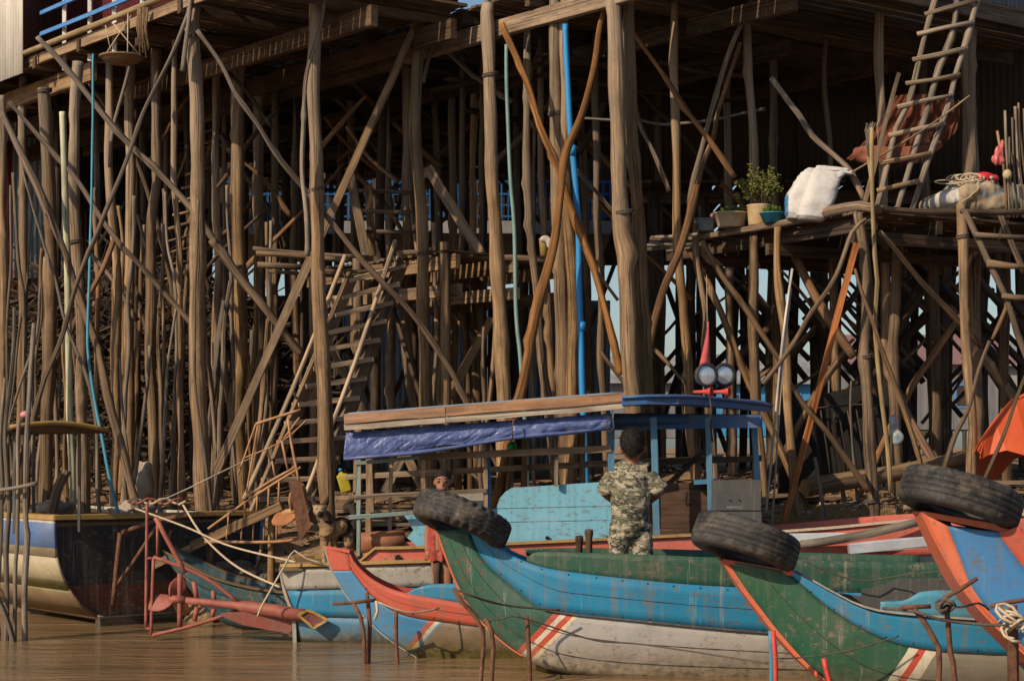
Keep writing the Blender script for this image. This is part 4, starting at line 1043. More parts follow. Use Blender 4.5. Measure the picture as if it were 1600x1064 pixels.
# ---- boat 1 (red-banded bow)
sampan1 = thing('wooden_boat', 'wooden boat with red-tipped blue bow, sweeping red band and algae-green bottom', 'boat', (-0.5, 14.85, 0))
b1 = Boat(sampan1, 14.85, [(505, .07), (560, .15), (640, .27), (740, .34), (1000, .36)])
K1 = [(507, 854), (514, 882), (527, 908), (542, 932), (570, 965), (600, 993), (630, 1014), (665, 1036), (740, 1040), (850, 1042), (1000, 1044)]
M1 = [(549, 891), (562, 908), (580, 930), (612, 953), (650, 965), (700, 972), (760, 980), (850, 987), (1000, 995)]
T1 = [(545, 860), (552, 876), (565, 891), (585, 907), (620, 923), (680, 935), (740, 944), (850, 952), (1000, 960)]
G1 = [(507, 854), (526, 856), (545, 861)]
d1 = 14.6
k1 = -0.85
st1 = [(-9.5, (0.02, 0.20, 0.42)), (qv(645, 998, d1, k1), (0.46, 0.07, 0.04)), (qv(655, 998, d1, k1), (0.58, 0.52, 0.38)), (qv(664, 998, d1, k1), (0.05, 0.25, 0.45)), (qv(668, 998, d1, k1), (0.20, 0.14, 0.095))]
hull1_p = paint('hull_blue_to_brown', (0.2, 0.15, 0.1), wear=0.4, dirt=0.3, sat2=(0.22, 0.22, 0.2), regions=(1, k1, st1[1][0] - .3, st1[1][0] + .6, [(max(a, st1[1][0] - .3), c) for a, c in st1]), waterz=(0.06, 0.20, (0.11, 0.085, 0.015)), streak=0.2)
b1.strake('lower_hull', M1, .965, [(516, 890), (527, 908), (542, 932), (570, 965), (600, 993), (630, 1014), (665, 1036), (740, 1040), (850, 1042), (1000, 1044)], .80, hull1_p, n=70, m=8)
b1.strake('prow_tip', [(546, 861), (548, 876), (550, 892)], .965, [(507, 854), (511, 872), (516, 891)], .82, red_p, n=10, label='red painted prow tip')
b1.strake('red_band', T1, 1.0, M1, .97, red_p, n=60)
b1.strake('bottom', K1, .8, [(x + 30, y + 5) for x, y in K1], .3, inner_p, n=40, m=2, th=.003)
b1.strake('wash_board', [(634, 927), (650, 919), (672, 913), (710, 912), (800, 916), (1000, 922)], .965, [(634, 929), (680, 937), (740, 945), (850, 953), (1000, 960)], .965, blue_p, n=40, both=False, th=.022)
seam(b1, T1, 1.0, M1, .97, .99, seam_m, w=.008); seam(b1, T1, 1.0, M1, .97, .5, seam_m, w=.003); nails(b1, T1, 1.0, M1, .97, .88, .2, seam_m)
b1.stem('stem_board', K1[:8], .80, grey_p, grow=.005)
b1.floor('bottom_board', 600, 990, 0.30, inner_p, f=0.8)
obj('prow_cap', [P(507, 852, 14.79), P(546, 859, 14.7), P(546, 859, 15.0), P(507, 852, 14.91), P(507, 856, 14.79), P(546, 864, 14.7), P(546, 864, 15.0), P(507, 856, 14.91)], [(0, 1, 2, 3), (7, 6, 5, 4), (0, 4, 5, 1), (2, 6, 7, 3), (1, 5, 6, 2), (0, 3, 7, 4)], red_p, sampan1)
a = P(683, 878, 14.8); lathe('bitt', [(0, 0), (.028, -.004), (.034, -.05), (.026, -.1), (.03, -.32), (0, -.32)], dark_m, sampan1, n=9, c=a)

# ---- cabin boat
cabin = thing('cabin_boat', 'long blue and salmon wooden cabin boat with plank roof and blue tarpaulin', 'boat', (0, 16.35, 0))
b5 = Boat(cabin, 16.35, [(437, .50), (470, .60), (600, .70), (2000, .72)])
G5 = [(438, 889), (560, 885), (680, 881), (860, 878), (1100, 874), (1300, 871), (1500, 867), (1900, 860)]
A5 = [(444, 922), (560, 919), (700, 916), (900, 912), (1500, 905), (1900, 900)]
C5 = [(458, 962), (600, 966), (800, 968), (1200, 966), (1900, 960)]
W5 = [(460, 1004), (600, 1010), (800, 1012), (1900, 1012)]
b5.strake('grey_strake', G5, 1.0, A5, .99, grey_p, n=60)
b5.strake('blue_strake', A5, .985, C5, .97, blue_p, n=60)
b5.strake('lower_hull', C5, .965, W5, .9, fadeblue_p, n=60)
seam(b5, G5, 1.0, A5, .99, .98, seam_m, n=80, w=.01); seam(b5, A5, .985, C5, .97, .98, seam_m, n=80, w=.01); nails(b5, G5, 1.0, A5, .99, .85, .25, seam_m)
b5.rail('gunwale_trim', [(438, 886), (560, 882), (680, 878)], 1.01, .05, .028, yellow_p, both=True, off=0.0)
R5 = [(553, 884), (570, 868), (586, 857), (680, 855), (860, 847), (1075, 837), (1210, 833), (1440, 814), (1600, 806), (1900, 795)]
b5.strake('coaming', R5, .99, [(555, 886), (575, 884), (600, 883), (680, 881), (860, 878), (1075, 875), (1210, 873), (1440, 869), (1600, 866), (1900, 860)], .99, salmon_p, n=90, m=5)
b5.rail('coaming_trim', [(586, 858), (680, 856), (860, 848), (1075, 838), (1115, 837)], 1.0, .05, .022, yellow_p, both=True)
b5.rail('coaming_trim', [(553, 886), (586, 858)], 1.0, .05, .022, yellow_p, both=True, n=4)
b5.rail('coaming_rope', [(1190, 834), (1300, 826), (1440, 813), (1600, 805)], 1.0, .035, .02, rope_m, both=False)
b5.stem('transom', [(438, 888), (444, 922), (452, 945), (458, 962), (460, 1004)], .985, grey_p, grow=.012)
b5.rail('stern_trim', [(437, 890), (440, 905), (446, 925), (454, 948), (462, 960)], 1.0, .02, .02, yellow_p, both=False, n=8)
# planked deck
for k in range(9):
    y0 = 15.75 + .135 * k
    V, Fc, G = [], [], []
    x0, x1 = P(450, 0, 16.35).x, P(1850, 0, 16.35).x
    z0, z1 = zpx(884, 15.7), zpx(866, 15.7)
    V, Fc, G = beam_geo(Vector((x0, y0 + .06, z0 - .03)), Vector((x1, y0 + .06, z1 - .03)), .128, .03, n=8)
    obj('deck_plank', V, Fc, sawn_m, cabin, False, G)
# hexagonal scupper and square scuppers
def lathe_flat(name, px, py, d, r, mat, n=6):
    p = P(px, py, d); V = [p + Vector((r * math.cos(2 * math.pi * k / n + .5), 0, r * math.sin(2 * math.pi * k / n + .5))) for k in range(n)] + [p + Vector((r * math.cos(2 * math.pi * k / n + .5), -.012, r * math.sin(2 * math.pi * k / n + .5))) for k in range(n)]
    Fc = [tuple(range(n)), tuple(range(2 * n - 1, n - 1, -1))] + [(k, n + k, n + (k + 1) % n, (k + 1) % n) for k in range(n)]
    return obj(name, V, Fc, mat, cabin)
black_m = plain('flat_black', (0.006, 0.006, 0.006), (0.014, 0.013, 0.012), 8, 0.9)  # plain black for scupper plates and box bolts
lathe_flat('scupper', 622, 871, 15.645, .027, black_m)
# diamond opening for the shaft
dd = 15.69
dia = [(466, 960), (482, 953), (511, 968), (490, 981)]
prism('shaft_port', dia, dd - .02, .02, paint('port_red', (0.15, 0.03, 0.02), wear=.4), cabin)
for (a, b_) in zip(dia, dia[1:] + dia[:1]):
    beam('port_trim', P(*a, dd - .03), P(*b_, dd - .03), .015, .02, yellow_p, cabin)
# cabin: side panels, rails, posts
prism('side_plank', [(776, 792), (781, 778), (790, 768), (800, 762), (955, 752), (955, 790), (775, 794)], 15.80, .025, ltblue_p, cabin)
prism('side_plank', [(634, 808), (626, 800), (775, 795), (955, 791), (955, 812), (640, 818)], 15.80, .025, ltblue_p, cabin)
prism('side_plank', [(640, 819), (955, 813), (955, 846), (655, 855), (636, 840), (646, 828)], 15.80, .025, ltblue_p, cabin)
prism('side_plank', [(712, 772), (755, 770), (757, 794), (714, 796)], 15.83, .02, grey_p, cabin)
for (px) in (855, 949):
    lathe_flat('scupper', px, 840, 15.79, .02, black_m, 4)
def pbeam(name, p0, p1, d, w, h, mat, d1=None):
    return beam(name, P(*p0, d), P(*p1, d1 or d), w, h, mat, cabin, up=Vector((0, 1, 0)))
sb = wood('cabin_rail_wood', (0.20, 0.13, 0.08), (0.40, 0.29, 0.19), bmp=0.2)
gb = paint('cabin_rail_greygreen', (0.16, 0.24, 0.22), wear=.6, dirt=.3)
pbeam('rail', (652, 714), (955, 701), 15.72, .055, .03, sb)
pbeam('rail', (555, 724), (655, 714), 15.72, .03, .03, gb)
pbeam('rail', (545, 777), (760, 766), 15.72, .035, .03, sb)
pbeam('rail', (545, 808), (645, 801), 15.72, .03, .03, gb)
pbeam('post', (561, 690), (560, 868), 15.74, .032, .045, gb)
pbeam('post', (578, 715), (582, 800), 15.95, .03, .03, sb)
pbeam('post', (612, 705), (608, 852), 16.0, .03, .03, sb)
pbeam('post', (661, 708), (661, 772), 15.74, .035, .03, sb)
pbeam('post', (758, 690), (760, 800), 15.74, .028, .03, sb)
pbeam('post', (763, 690), (765, 800), 15.79, .028, .05, postblue_p)
pbeam('post', (869, 680), (869, 760), 15.75, .03, .03, sb)
pbeam('post', (955, 655), (955, 760), 15.74, .055, .05, postblue_p)
pbeam('post', (1021, 652), (1027, 872), 15.76, .055, .05, postblue_p)
pbeam('post', (1106, 652), (1111, 800), 15.95, .05, .05, postblue_p)
pbeam('post', (1178, 660), (1184, 760), 16.35, .05, .05, postblue_p)
for px, y0, y1 in ((576, 670, 870), (700, 665, 860), (820, 655, 860), (910, 650, 860), (1000, 645, 860), (1090, 645, 850)):
    pbeam('post', (px, y0), (px, y1), 16.95, .05, .05, sb)
pbeam('rail', (540, 745), (1130, 715), 16.97, .05, .03, sb)
pbeam('rail', (790, 774), (1130, 765), 16.97, .05, .03, dark_m)
pbeam('rail', (1020, 722), (1190, 716), 16.9, .05, .03, dark_m)
pbeam('brace', (1105, 700), (1040, 760), 16.4, .04, .03, dark_m)
prism('rear_panel', [(1012, 757), (1110, 752), (1112, 842), (1012, 846)], 16.1, .03, wood('cabin_dark_panel', (0.07, 0.04, 0.025), (0.15, 0.09, 0.055)), cabin)
prism('shelf', [(1085, 750), (1125, 748), (1125, 755), (1085, 757)], 15.98, .2, postblue_p, cabin)
# slate control box with faint lettering
box_ = bx('control_box', P(1112, 0, 15.9).x, P(1190, 0, 15.9).x, 15.88, 16.3, zpx(832, 15.9), zpx(750, 15.9), darkgrey_p, cabin)
bx('box_board', P(1114, 0, 15.9).x, P(1188, 0, 15.9).x, 15.862, 15.876, zpx(797, 15.87), zpx(766, 15.87), darkgrey_p, box_)
bx('box_board', P(1113, 0, 15.9).x, P(1189, 0, 15.9).x, 15.862, 15.876, zpx(831, 15.87), zpx(799, 15.87), darkgrey_p, box_)
cu = bpy.data.curves.new('lettering', 'FONT'); cu.body = 'ARMING'; cu.size = 0.036; cu.extrude = 0.001; cu.align_x = 'CENTER'
to = bpy.data.objects.new('tmp', cu); col.objects.link(to)
dg = bpy.context.evaluated_depsgraph_get(); tm = bpy.data.meshes.new_from_object(to.evaluated_get(dg)); bpy.data.objects.remove(to)
p = P(1148, 795, 15.858)
tm.transform(Matrix.Translation(p) @ Matrix.Rotation(R(90), 4, 'X'))
tm.materials.clear(); tm.materials.append(plain('faint_white_letters', (0.22, 0.22, 0.22), (0.34, 0.34, 0.34), 60, .7)); tm.name = 'lettering'
link('lettering', tm, box_)
for (px) in (1140, 1155):
    lathe('bolt', [(0, 0), (.006, 0), (.006, .008), (0, .008)], black_m, box_, n=8, c=P(px, 781, 15.856), rot=Matrix.Rotation(R(90), 3, 'X'), smooth=False)
# plank roof with fascia boards and crown
rt0, rt1 = P(538, 655, 15.5), P(976, 621, 15.5)
def roofpt(t, v):      # t along, v across 0..1
    p = rt0.lerp(rt1, t); return Vector((p.x, 15.5 + 1.75 * v, p.z + .035 + .035 * math.sin(math.pi * v)))
V, Fc = [], []
nn, mm = 12, 10
for i in range(nn + 1):
    for j in range(mm + 1): V.append(roofpt(i / nn, j / mm))
for i in range(nn):
    for j in range(mm): Fc.append((i * (mm + 1) + j, (i + 1) * (mm + 1) + j, (i + 1) * (mm + 1) + j + 1, i * (mm + 1) + j + 1))
ro = obj('roof_sheet', V, Fc, plain('pale_blue_sheet', (0.20, 0.28, 0.36), (0.32, 0.40, 0.47), 3, .5, coords='pos'), cabin, True)
so = ro.modifiers.new('s', 'SOLIDIFY'); so.thickness = .02
fb = wood('fascia_wood', (0.27, 0.15, 0.09), (0.46, 0.28, 0.18), bmp=.15, var=(1, 1))
fw = wood('fascia_pale', (0.34, 0.28, 0.21), (0.58, 0.51, 0.42), bmp=.2, var=(1, 1))
xm = .35
for a, b_ in ((0, .36), (.363, 1)):
    p, q = rt0.lerp(rt1, a), rt0.lerp(rt1, b_)
    beam('fascia', p + Vector((0, -.02, 0)), q + Vector((0, -.02, 0)), .03, .078, fb, cabin)
    beam('fascia', p + Vector((0, -.005, -.068)), q + Vector((0, -.005, -.068)), .03, .05, fw, cabin)
beam('fascia', rt0 + Vector((.012, .02, -.02)), rt0 + Vector((.012, 1.72, -.02)), .03, .09, fb, cabin)
# pilot-house roof (bowed front edge)
edge = [(972, 619, 15.45), (1010, 617, 15.46), (1060, 617, 15.55), (1100, 619, 15.75), (1150, 624, 16.05), (1190, 629, 16.4), (1206, 632, 16.7)]
ed = [P(*e) for e in edge]
V, Fc = [], []
n = len(ed)
for p in ed: V += [p, p + Vector((0, 0, -.075))]
for p in ed:
    q = Vector((p.x, 17.3, p.z + .05)); V += [q, q + Vector((0, 0, -.1))]
for i in range(n - 1):
    a = 2 * i; c_ = 2 * n + 2 * i
    Fc += [(a, a + 2, a + 3, a + 1), (a, c_, c_ + 2, a + 2), (a + 1, a + 3, c_ + 3, c_ + 1), (c_, c_ + 1, c_ + 3, c_ + 2)]
Fc += [(0, 1, 2 * n + 1, 2 * n), (2 * n - 2, 4 * n - 2, 4 * n - 1, 2 * n - 1)]
obj('pilot_roof', V, Fc, deepblue_p, cabin)
V = []
tubes('pilot_roof_edge', [([p + Vector((0, -.012, -.01)) for p in ed], .014)], deepblue_p, cabin, seg=.1)
prism('under_beam', [(960, 648), (1190, 648), (1188, 668), (960, 672)], 16.1, .05, deepblue_p, cabin)
# rolled tarpaulin hanging under the eave
def tarp(name, topA, topB, botA, botB, d, mat, parent, n=140, m=22, amp=.022):
    V, Fc = [], []
    for i in range(n + 1):
        t = i / n
        tx, ty = topA[0] + (topB[0] - topA[0]) * t, topA[1] + (topB[1] - topA[1]) * t
        bx_, by = botA[0] + (botB[0] - botA[0]) * t, botA[1] + (botB[1] - botA[1]) * t
        by += 1.5 * math.sin(t * 9) + 2 * noise.noise(Vector((t * 6, 1, 2)))
        for j in range(m + 1):
            v = j / m; p = P(tx + (bx_ - tx) * v, ty + (by - ty) * v, d)
            bul = -0.025 * math.sin(v * math.pi * .95) - .02 * v
            wr = noise.noise(Vector((t * 7 + v * 2, v * 3 - t * 5, 3))) * amp * .5 + (abs(noise.noise(Vector((t * 26 + v * 5, v * 5 + t * 14, 8)))) - .2) * amp * .8 + (abs(noise.noise(Vector((t * 60 - v * 6, v * 11 + t * 30, 2)))) - .2) * amp * .6
            V.append(p + Vector((0, bul + wr, 0)))
    # roll under
    m2 = m
    for i in range(n):
        for j in range(m): Fc.append((i * (m + 1) + j, (i + 1) * (m + 1) + j, (i + 1) * (m + 1) + j + 1, i * (m + 1) + j + 1))
    o = obj(name, V, Fc, mat, parent, True); so = o.modifiers.new('s', 'SOLIDIFY'); so.thickness = .012; so.offset = 0
    return o
tarp('tarpaulin', (541, 676), (800, 657), (537, 718), (802, 684), 15.58, tarp_m, cabin)
tarp('tarpaulin', (801, 657), (955, 646), (801, 684), (955, 668), 15.58, tarp_m, cabin, n=40)
tube('tarpaulin_roll', [P(538, 717, 15.55), P(640, 708, 15.54), P(720, 697, 15.54), P(800, 684, 15.55), P(880, 677, 15.55), P(953, 668, 15.56)], [.014, .018, .014, .018, .016, .014], tarp_m, cabin, rough=.25)
tube('tarpaulin_roll', [P(960, 655, 16.0), P(1060, 655, 16.1), P(1186, 657, 16.5)], .05, deepblue_p, cabin, rough=.1)
tube('tarpaulin_tie', [P(951, 652, 15.45), P(947, 664, 15.44), P(952, 676, 15.46), P(959, 668, 15.45), P(957, 652, 15.45)], .006, darkrope_m, cabin, sides=5, seg=.04)
tube('tarpaulin_tie', [P(803, 655, 15.46), P(800, 672, 15.44), P(801, 687, 15.47)], .006, darkrope_m, cabin, sides=5, seg=.04)
# searchlights, horns, pennant
chrome = plain('lamp_chrome', (0.42, 0.42, 0.42), (0.6, 0.6, 0.6), 20, .15, .9, 0)
blackm = plain('lamp_black', (0.02, 0.02, 0.022), (0.045, 0.045, 0.045), 20, .5)
lens = plain('lamp_glass', (0.50, 0.55, 0.62), (0.66, 0.70, 0.76), 30, .08, .6, 0, spec=.9)  # pale lens colour: the sky's reflection is put into it
rotl = Matrix.Rotation(R(18), 3, 'Z') @ Matrix.Rotation(R(90), 3, 'X')
for (px, d) in ((1103, 15.9), (1131, 16.05)):
    c = P(px, 586, d)
    h = lathe('searchlight', [(0, -.17), (.03, -.165), (.05, -.12), (.085, -.05), (.095, 0), (.095, .02)], chrome, cabin, n=24, c=c, rot=rotl)
    lathe('lamp_rim', [(.078, .015), (.098, .0), (.104, .02), (.092, .035), (.078, .03)], blackm, h, n=24, c=c, rot=rotl)
    lathe('lamp_lens', [(0, .024), (.04, .022), (.08, .016)], lens, h, n=24, c=c, rot=rotl)
    tube('lamp_bracket', [c + Vector((0, .02, -.09)), c + Vector((0, .03, -.2))], .012, blackm, h)
    c2 = P(px + 2, 612, d - .2); rh = Matrix.Rotation(R(62), 3, 'Z') @ Matrix.Rotation(R(90), 3, 'X')
    lathe('horn', [(0, -.12), (.012, -.12), (.016, -.03), (.03, .02), (.042, .04), (.038, .04), (.02, .01), (0, 0)], redsteel_m, cabin, n=18, c=c2, rot=rh)
tube('horn_cable', [P(1108, 616, 15.6), P(1112, 640, 15.55), P(1110, 660, 15.6), P(1113, 690, 15.85)], .008, blackm, cabin, sides=6)
tube('flag_staff', [P(1109, 620, 16.1), P(1106, 540, 16.12), P(1104, 430, 16.12)], [.008, .006, .003], whitestick_m, cabin, sides=6, rough=0)
V = []
fl = [(1107, 505), (1109, 575), (1091, 577), (1098, 548)]
for i in range(9):
    t = i / 8
    L = P(1106.5 - 15 * t ** 1.2, 503 + 72 * t, 16.1 + .02 * math.sin(t * 6)); r_ = P(1107.5 + 2.0 * t, 503 + 72 * t, 16.1)
    V += [L, (L + r_) / 2 + Vector((0, -.03 * math.sin(t * 3), 0)), r_]
Fc = []
for i in range(8):
    for j in range(2): Fc.append((3 * i + j, 3 * i + j + 1, 3 * i + j + 4, 3 * i + j + 3))
o = obj('pennant', V, Fc, plain('red_cloth', (0.34, 0.05, 0.06), (0.46, 0.10, 0.10), 14, .8), cabin, True); o.modifiers.new('s', 'SOLIDIFY').thickness = .004
# copper drum / roller at stern
c = P(560, 848, 15.95); c2 = P(633, 843, 15.95)
tube('engine_drum', [c, c.lerp(c2, .5), c2], [.085, .088, .085], plain('copper_rust', (0.20, 0.075, 0.035), (0.34, 0.15, 0.08), 5, .6), cabin, sides=20, rough=.01)
tube('drum_axle', [c2, c2 + Vector((.09, 0, 0))], .018, blackm, cabin)

# ---- shaft housing and propeller cage of the cabin boat (reaches left of the stern)
sh = [(285, 937, 15.9), (370, 946, 15.86), (378, 947, 15.86), (430, 954, 15.80), (486, 964, 15.72)]
tube('shaft_tube', [P(*q) for q in sh], [.028, .034, .05, .056, .056], pinksteel_m, cabin, sides=12, rough=.01)
V, Fc = [], []
for i, (x, y0, y1) in enumerate([(345, 957, 962), (380, 955, 976), (420, 958, 984), (470, 966, 992)]):
    V += [P(x, y0, 15.82), P(x, y1, 15.82), P(x, y0, 15.90), P(x, y1, 15.90)]
    if i:
        q = 4 * (i - 1); r_ = 4 * i
        Fc += [(q, r_, r_ + 1, q + 1), (q + 2, q + 3, r_ + 3, r_ + 2), (q + 1, r_ + 1, r_ + 3, q + 3), (q, q + 2, r_ + 2, r_)]
Fc += [(0, 1, 3, 2), (12, 14, 15, 13)]
obj('skeg', V, Fc, paint('skeg_red', (0.22, 0.045, 0.03), wear=.4, dirt=.4), cabin)
D = 15.9
def bar(*pts, r=.013): return ([P(x, y, D + (e[0] if e else 0)) for x, y, *e in pts], r)
tubes('propeller_cage', [bar((375, 944), (340, 915), (300, 892), (240, 870), r=.016), bar((375, 952), (330, 968), (290, 980), (238, 992), r=.016), bar((230, 786), (229, 880), (228, 980), r=.014), bar((240, 870), (238, 925), (236, 992), r=.014), bar((228, 872), (240, 872), r=.012), bar((228, 980), (237, 984), r=.012), bar((246, 815), (246, 868), r=.012), bar((243, 808), (268, 855), (290, 895), r=.022), bar((281, 896), (281, 978), r=.022), bar((303, 908), (308, 938), r=.022), bar((308, 948), (304, 970), r=.022), bar((333, 922), (335, 942), r=.02), bar((335, 950), (331, 962), r=.02)], pinksteel_m, cabin, seg=.1, rough=.02)
def blade(name, c, rad, ang, tilt, mat, parent, cup=.05):
    V, Fc = [], []; n, m_ = 12, 5
    M = Matrix.Rotation(ang, 3, 'Y') @ Matrix.Rotation(tilt, 3, 'X')
    for j in range(m_ + 1):
        for i in range(n + 1):
            u = i / n - .5; r_ = j / m_; w_ = rad * .62 * math.sin(math.pi * min(1, .12 + r_ * .80)) ** .7
            tw = .9 - .7 * r_
            v = Vector((w_ * u * 2 * .55 * math.cos(tw), w_ * u * 2 * .55 * math.sin(tw) + cup * r_ * r_, rad * r_ - .05 * rad * (2 * u) ** 2 * r_))
            V.append(c + M @ v)
    for j in range(m_):
        for i in range(n): Fc.append((j * (n + 1) + i, j * (n + 1) + i + 1, (j + 1) * (n + 1) + i + 1, (j + 1) * (n + 1) + i))
    o = obj(name, V, Fc, mat, parent, True); o.modifiers.new('s', 'SOLIDIFY').thickness = .012
pc = P(270, 935, D)
hub = tube('propeller_hub', [pc + Vector((-.03, 0, 0)), pc + Vector((.1, 0, -.01))], [.03, .038], pinksteel_m, cabin, rough=0)
blade('propeller_blade', pc, .24, R(-105), R(10), pinksteel_m, hub)
blade('propeller_blade', pc, .22, R(20), R(-20), pinksteel_m, hub)
blade('propeller_blade', pc, .2, R(140), R(-10), tansteel_m, hub)

# ---- dark boat between, only its teal side shows
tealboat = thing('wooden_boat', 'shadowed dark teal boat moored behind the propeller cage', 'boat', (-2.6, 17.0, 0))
b6 = Boat(tealboat, 17.1, [(180, .15), (300, .36), (480, .4), (700, .3)])
teal_p = paint('teal_hull', (0.012, 0.075, 0.10), wear=.6, dirt=.8, sat2=(0.04, 0.09, 0.10))  # dark, dirty-looking paint: the hull's shade is put into its colour
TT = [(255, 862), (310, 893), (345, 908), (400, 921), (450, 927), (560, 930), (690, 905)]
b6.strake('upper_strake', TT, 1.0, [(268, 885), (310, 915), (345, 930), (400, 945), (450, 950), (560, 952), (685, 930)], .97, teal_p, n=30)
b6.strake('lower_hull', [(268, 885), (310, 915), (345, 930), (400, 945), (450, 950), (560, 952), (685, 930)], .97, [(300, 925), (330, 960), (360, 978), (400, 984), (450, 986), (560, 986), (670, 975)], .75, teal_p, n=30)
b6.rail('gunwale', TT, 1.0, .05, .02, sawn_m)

# ---- tan cage boat behind (long tail, raised frame)
tancage = thing('propeller_frame', 'raised rusty tan propeller frame with timber boom and paddle blades beside the dog', 'boat frame', P(400, 850, 17.4))
D = 17.4
beam('boom', P(230, 888, 17.6), P(300, 855, 17.5), .05, .07, sawn_m, tancage)
beam('boom', P(300, 853, 17.5), P(440, 790, 17.3), .05, .085, sawn_m, tancage)
tubes('cage', [bar((325, 826), (390, 780), (450, 742), (470, 730), r=.012), bar((320, 846), (400, 847), (450, 845), (476, 838), (478, 818), r=.015)] + [bar((x, y0), (x - 1, y1), r=.009) for x, y0, y1 in ((357, 800, 828), (383, 783, 812), (402, 772, 800), (420, 760, 795), (436, 750, 790), (378, 818, 843), (396, 815, 845), (413, 808, 845), (433, 800, 843), (355, 826, 842))] +
      [bar((470, 640), (400, 662), r=.013), bar((400, 662), (372, 742), r=.009), bar((403, 664), (385, 770), r=.009), bar((450, 652), (455, 690), (468, 756), r=.013), bar((440, 688), (450, 735), r=.011), bar((468, 652), (443, 686), r=.009), bar((425, 720), (430, 745), r=.009), bar((380, 716), (440, 690), (480, 655), r=.007), bar((385, 776), (425, 750), (462, 730), r=.012)], tansteel_m, tancage, seg=.1, rough=.02)
pc = P(462, 798, 17.3)
h6 = tube('propeller_hub', [pc + Vector((-.12, 0, -.03)), pc + Vector((.06, 0, .02))], .035, tansteel_m, tancage, rough=0)
blade('propeller_blade', pc, .26, R(10), R(15), tansteel_m, h6)
blade('propeller_blade', pc, .24, R(-120), R(30), plain('rust_orange', (0.25, 0.09, 0.03), (0.36, 0.16, 0.07), 9, .7), h6)
obj('rudder_plate', [P(451, 752, 17.22), P(470, 750, 17.22), P(486, 822, 17.22), P(468, 845, 17.22), P(451, 752, 17.24), P(470, 750, 17.24), P(486, 822, 17.24), P(468, 845, 17.24)], [(0, 1, 2, 3), (7, 6, 5, 4), (0, 4, 5, 1), (1, 5, 6, 2), (2, 6, 7, 3), (3, 7, 4, 0)], rust_m, tancage)
tube('support_post', [P(330, 850, 17.55), Vector((P(330, 0, 17.55).x, 17.55, -.4))], .04, pole_m, tancage)
tube('support_post', [P(425, 800, 17.45), P(424, 860, 17.5), Vector((P(424, 0, 17.5).x, 17.5, -.4))], .035, pole_m, tancage)

# ---- big boat on the left (seen on its stern quarter)
leftboat = thing('wooden_boat', 'large old boat with yellow rail, blue band and cream side moored by grey stakes', 'boat', (-5.0, 18, 0))
c0 = P(88, 812, 16.95)                          # near top corner of the stern
ax = Vector((-0.62, 0.785, 0)); tv = Vector((0.785, 0.62, 0))     # keel direction forward, transom direction
sec = [(0, 0), (0.0, -.12), (0.015, -.33), (0.06, -.47), (0.13, -.62), (0.24, -.76), (0.40, -.86), (0.62, -.93), (1.05, -.97)]   # inboard, down
lb_p = paint('left_boat_side', (0.5, 0.45, 0.33), wear=.4, dirt=.3, regions=(0, 1, -1, 2, [(-1, (0.16, 0.10, 0.05)), (c0.z - .66, (0.21, 0.20, 0.07)), (c0.z - .55, (0.40, 0.34, 0.22)), (c0.z - .255, (0.04, 0.13, 0.36)), (c0.z - .04, (0.42, 0.40, 0.36))]), sat2=(0.32, 0.27, 0.18))
lt_p = paint('left_boat_stern', (0.05, 0.05, 0.05), wear=.4, dirt=.4, regions=(0, 1, -1, 2, [(-1, (0.05, 0.035, 0.022)), (c0.z - .82, (0.09, 0.018, 0.012)), (c0.z - .60, (0.02, 0.022, 0.025))]), sat2=(0.03, 0.028, 0.026))  # near-black stern: shade of the side away from the sun put into paint
def secpts(k, side):
    rise = .0
    return [c0 + ax * k + tv * ((s * (1 + .25 * k * 0)) if side > 0 else 2.1 - s) + Vector((0, 0, z)) for s, z in sec]
for side in (1, -1):
    bands = [(0, 2), (2, 4), (4, 6), (6, 8)]
    for (i0, i1) in bands:
        V, Fc = [], []; nk = 14; w_ = i1 - i0 + 1
        for k in range(nk + 1):
            V += secpts(7.0 * k / nk, side)[i0:i1 + 1]
        for k in range(nk):
            for j in range(w_ - 1):
                q = (k * w_ + j, (k + 1) * w_ + j, (k + 1) * w_ + j + 1, k * w_ + j + 1); Fc.append(q)
        o = obj('strake', V, Fc, lb_p, leftboat, True); s_ = o.modifiers.new('s', 'SOLIDIFY'); s_.thickness = .03; s_.offset = 1 if side > 0 else -1
a_ = secpts(0.02, 1); b__ = secpts(0.02, -1)
V = a_ + b__; n = len(a_)
obj('transom', V, [(i, i + 1, n + i + 1, n + i) for i in range(n - 1)], lt_p, leftboat).modifiers.new('s', 'SOLIDIFY').thickness = .03
beam('stern_rail', c0 + tv * -.03 + Vector((0, 0, .02)), c0 + tv * 2.1 + Vector((0, 0, .02)), .08, .045, yellow_p, leftboat)
beam('side_rail', c0 + ax * -.03 + Vector((0, 0, .02)), c0 + ax * 7 + Vector((0, 0, .02)), .08, .043, yellow_p, leftboat)
beam('keel_plank', c0 + tv * .4 + Vector((0, 0, -.93)), c0 + tv * 1.7 + Vector((0, 0, -.93)), .10, .10, dark_m, leftboat)
bx('deck', 0, 0.001, 0, 0.001, 0, .001, dark_m, leftboat) if False else None
V = [c0 + ax * 0.02 + Vector((0, 0, -.06)), c0 + ax * 7 + Vector((0, 0, -.06)), c0 + ax * 7 + tv * 2.1 + Vector((0, 0, -.06)), c0 + tv * 2.1 + Vector((0, 0, -.06))]
obj('deck', V, [(0, 1, 2, 3)], sawn_m, leftboat).modifiers.new('s', 'SOLIDIFY').thickness = .03
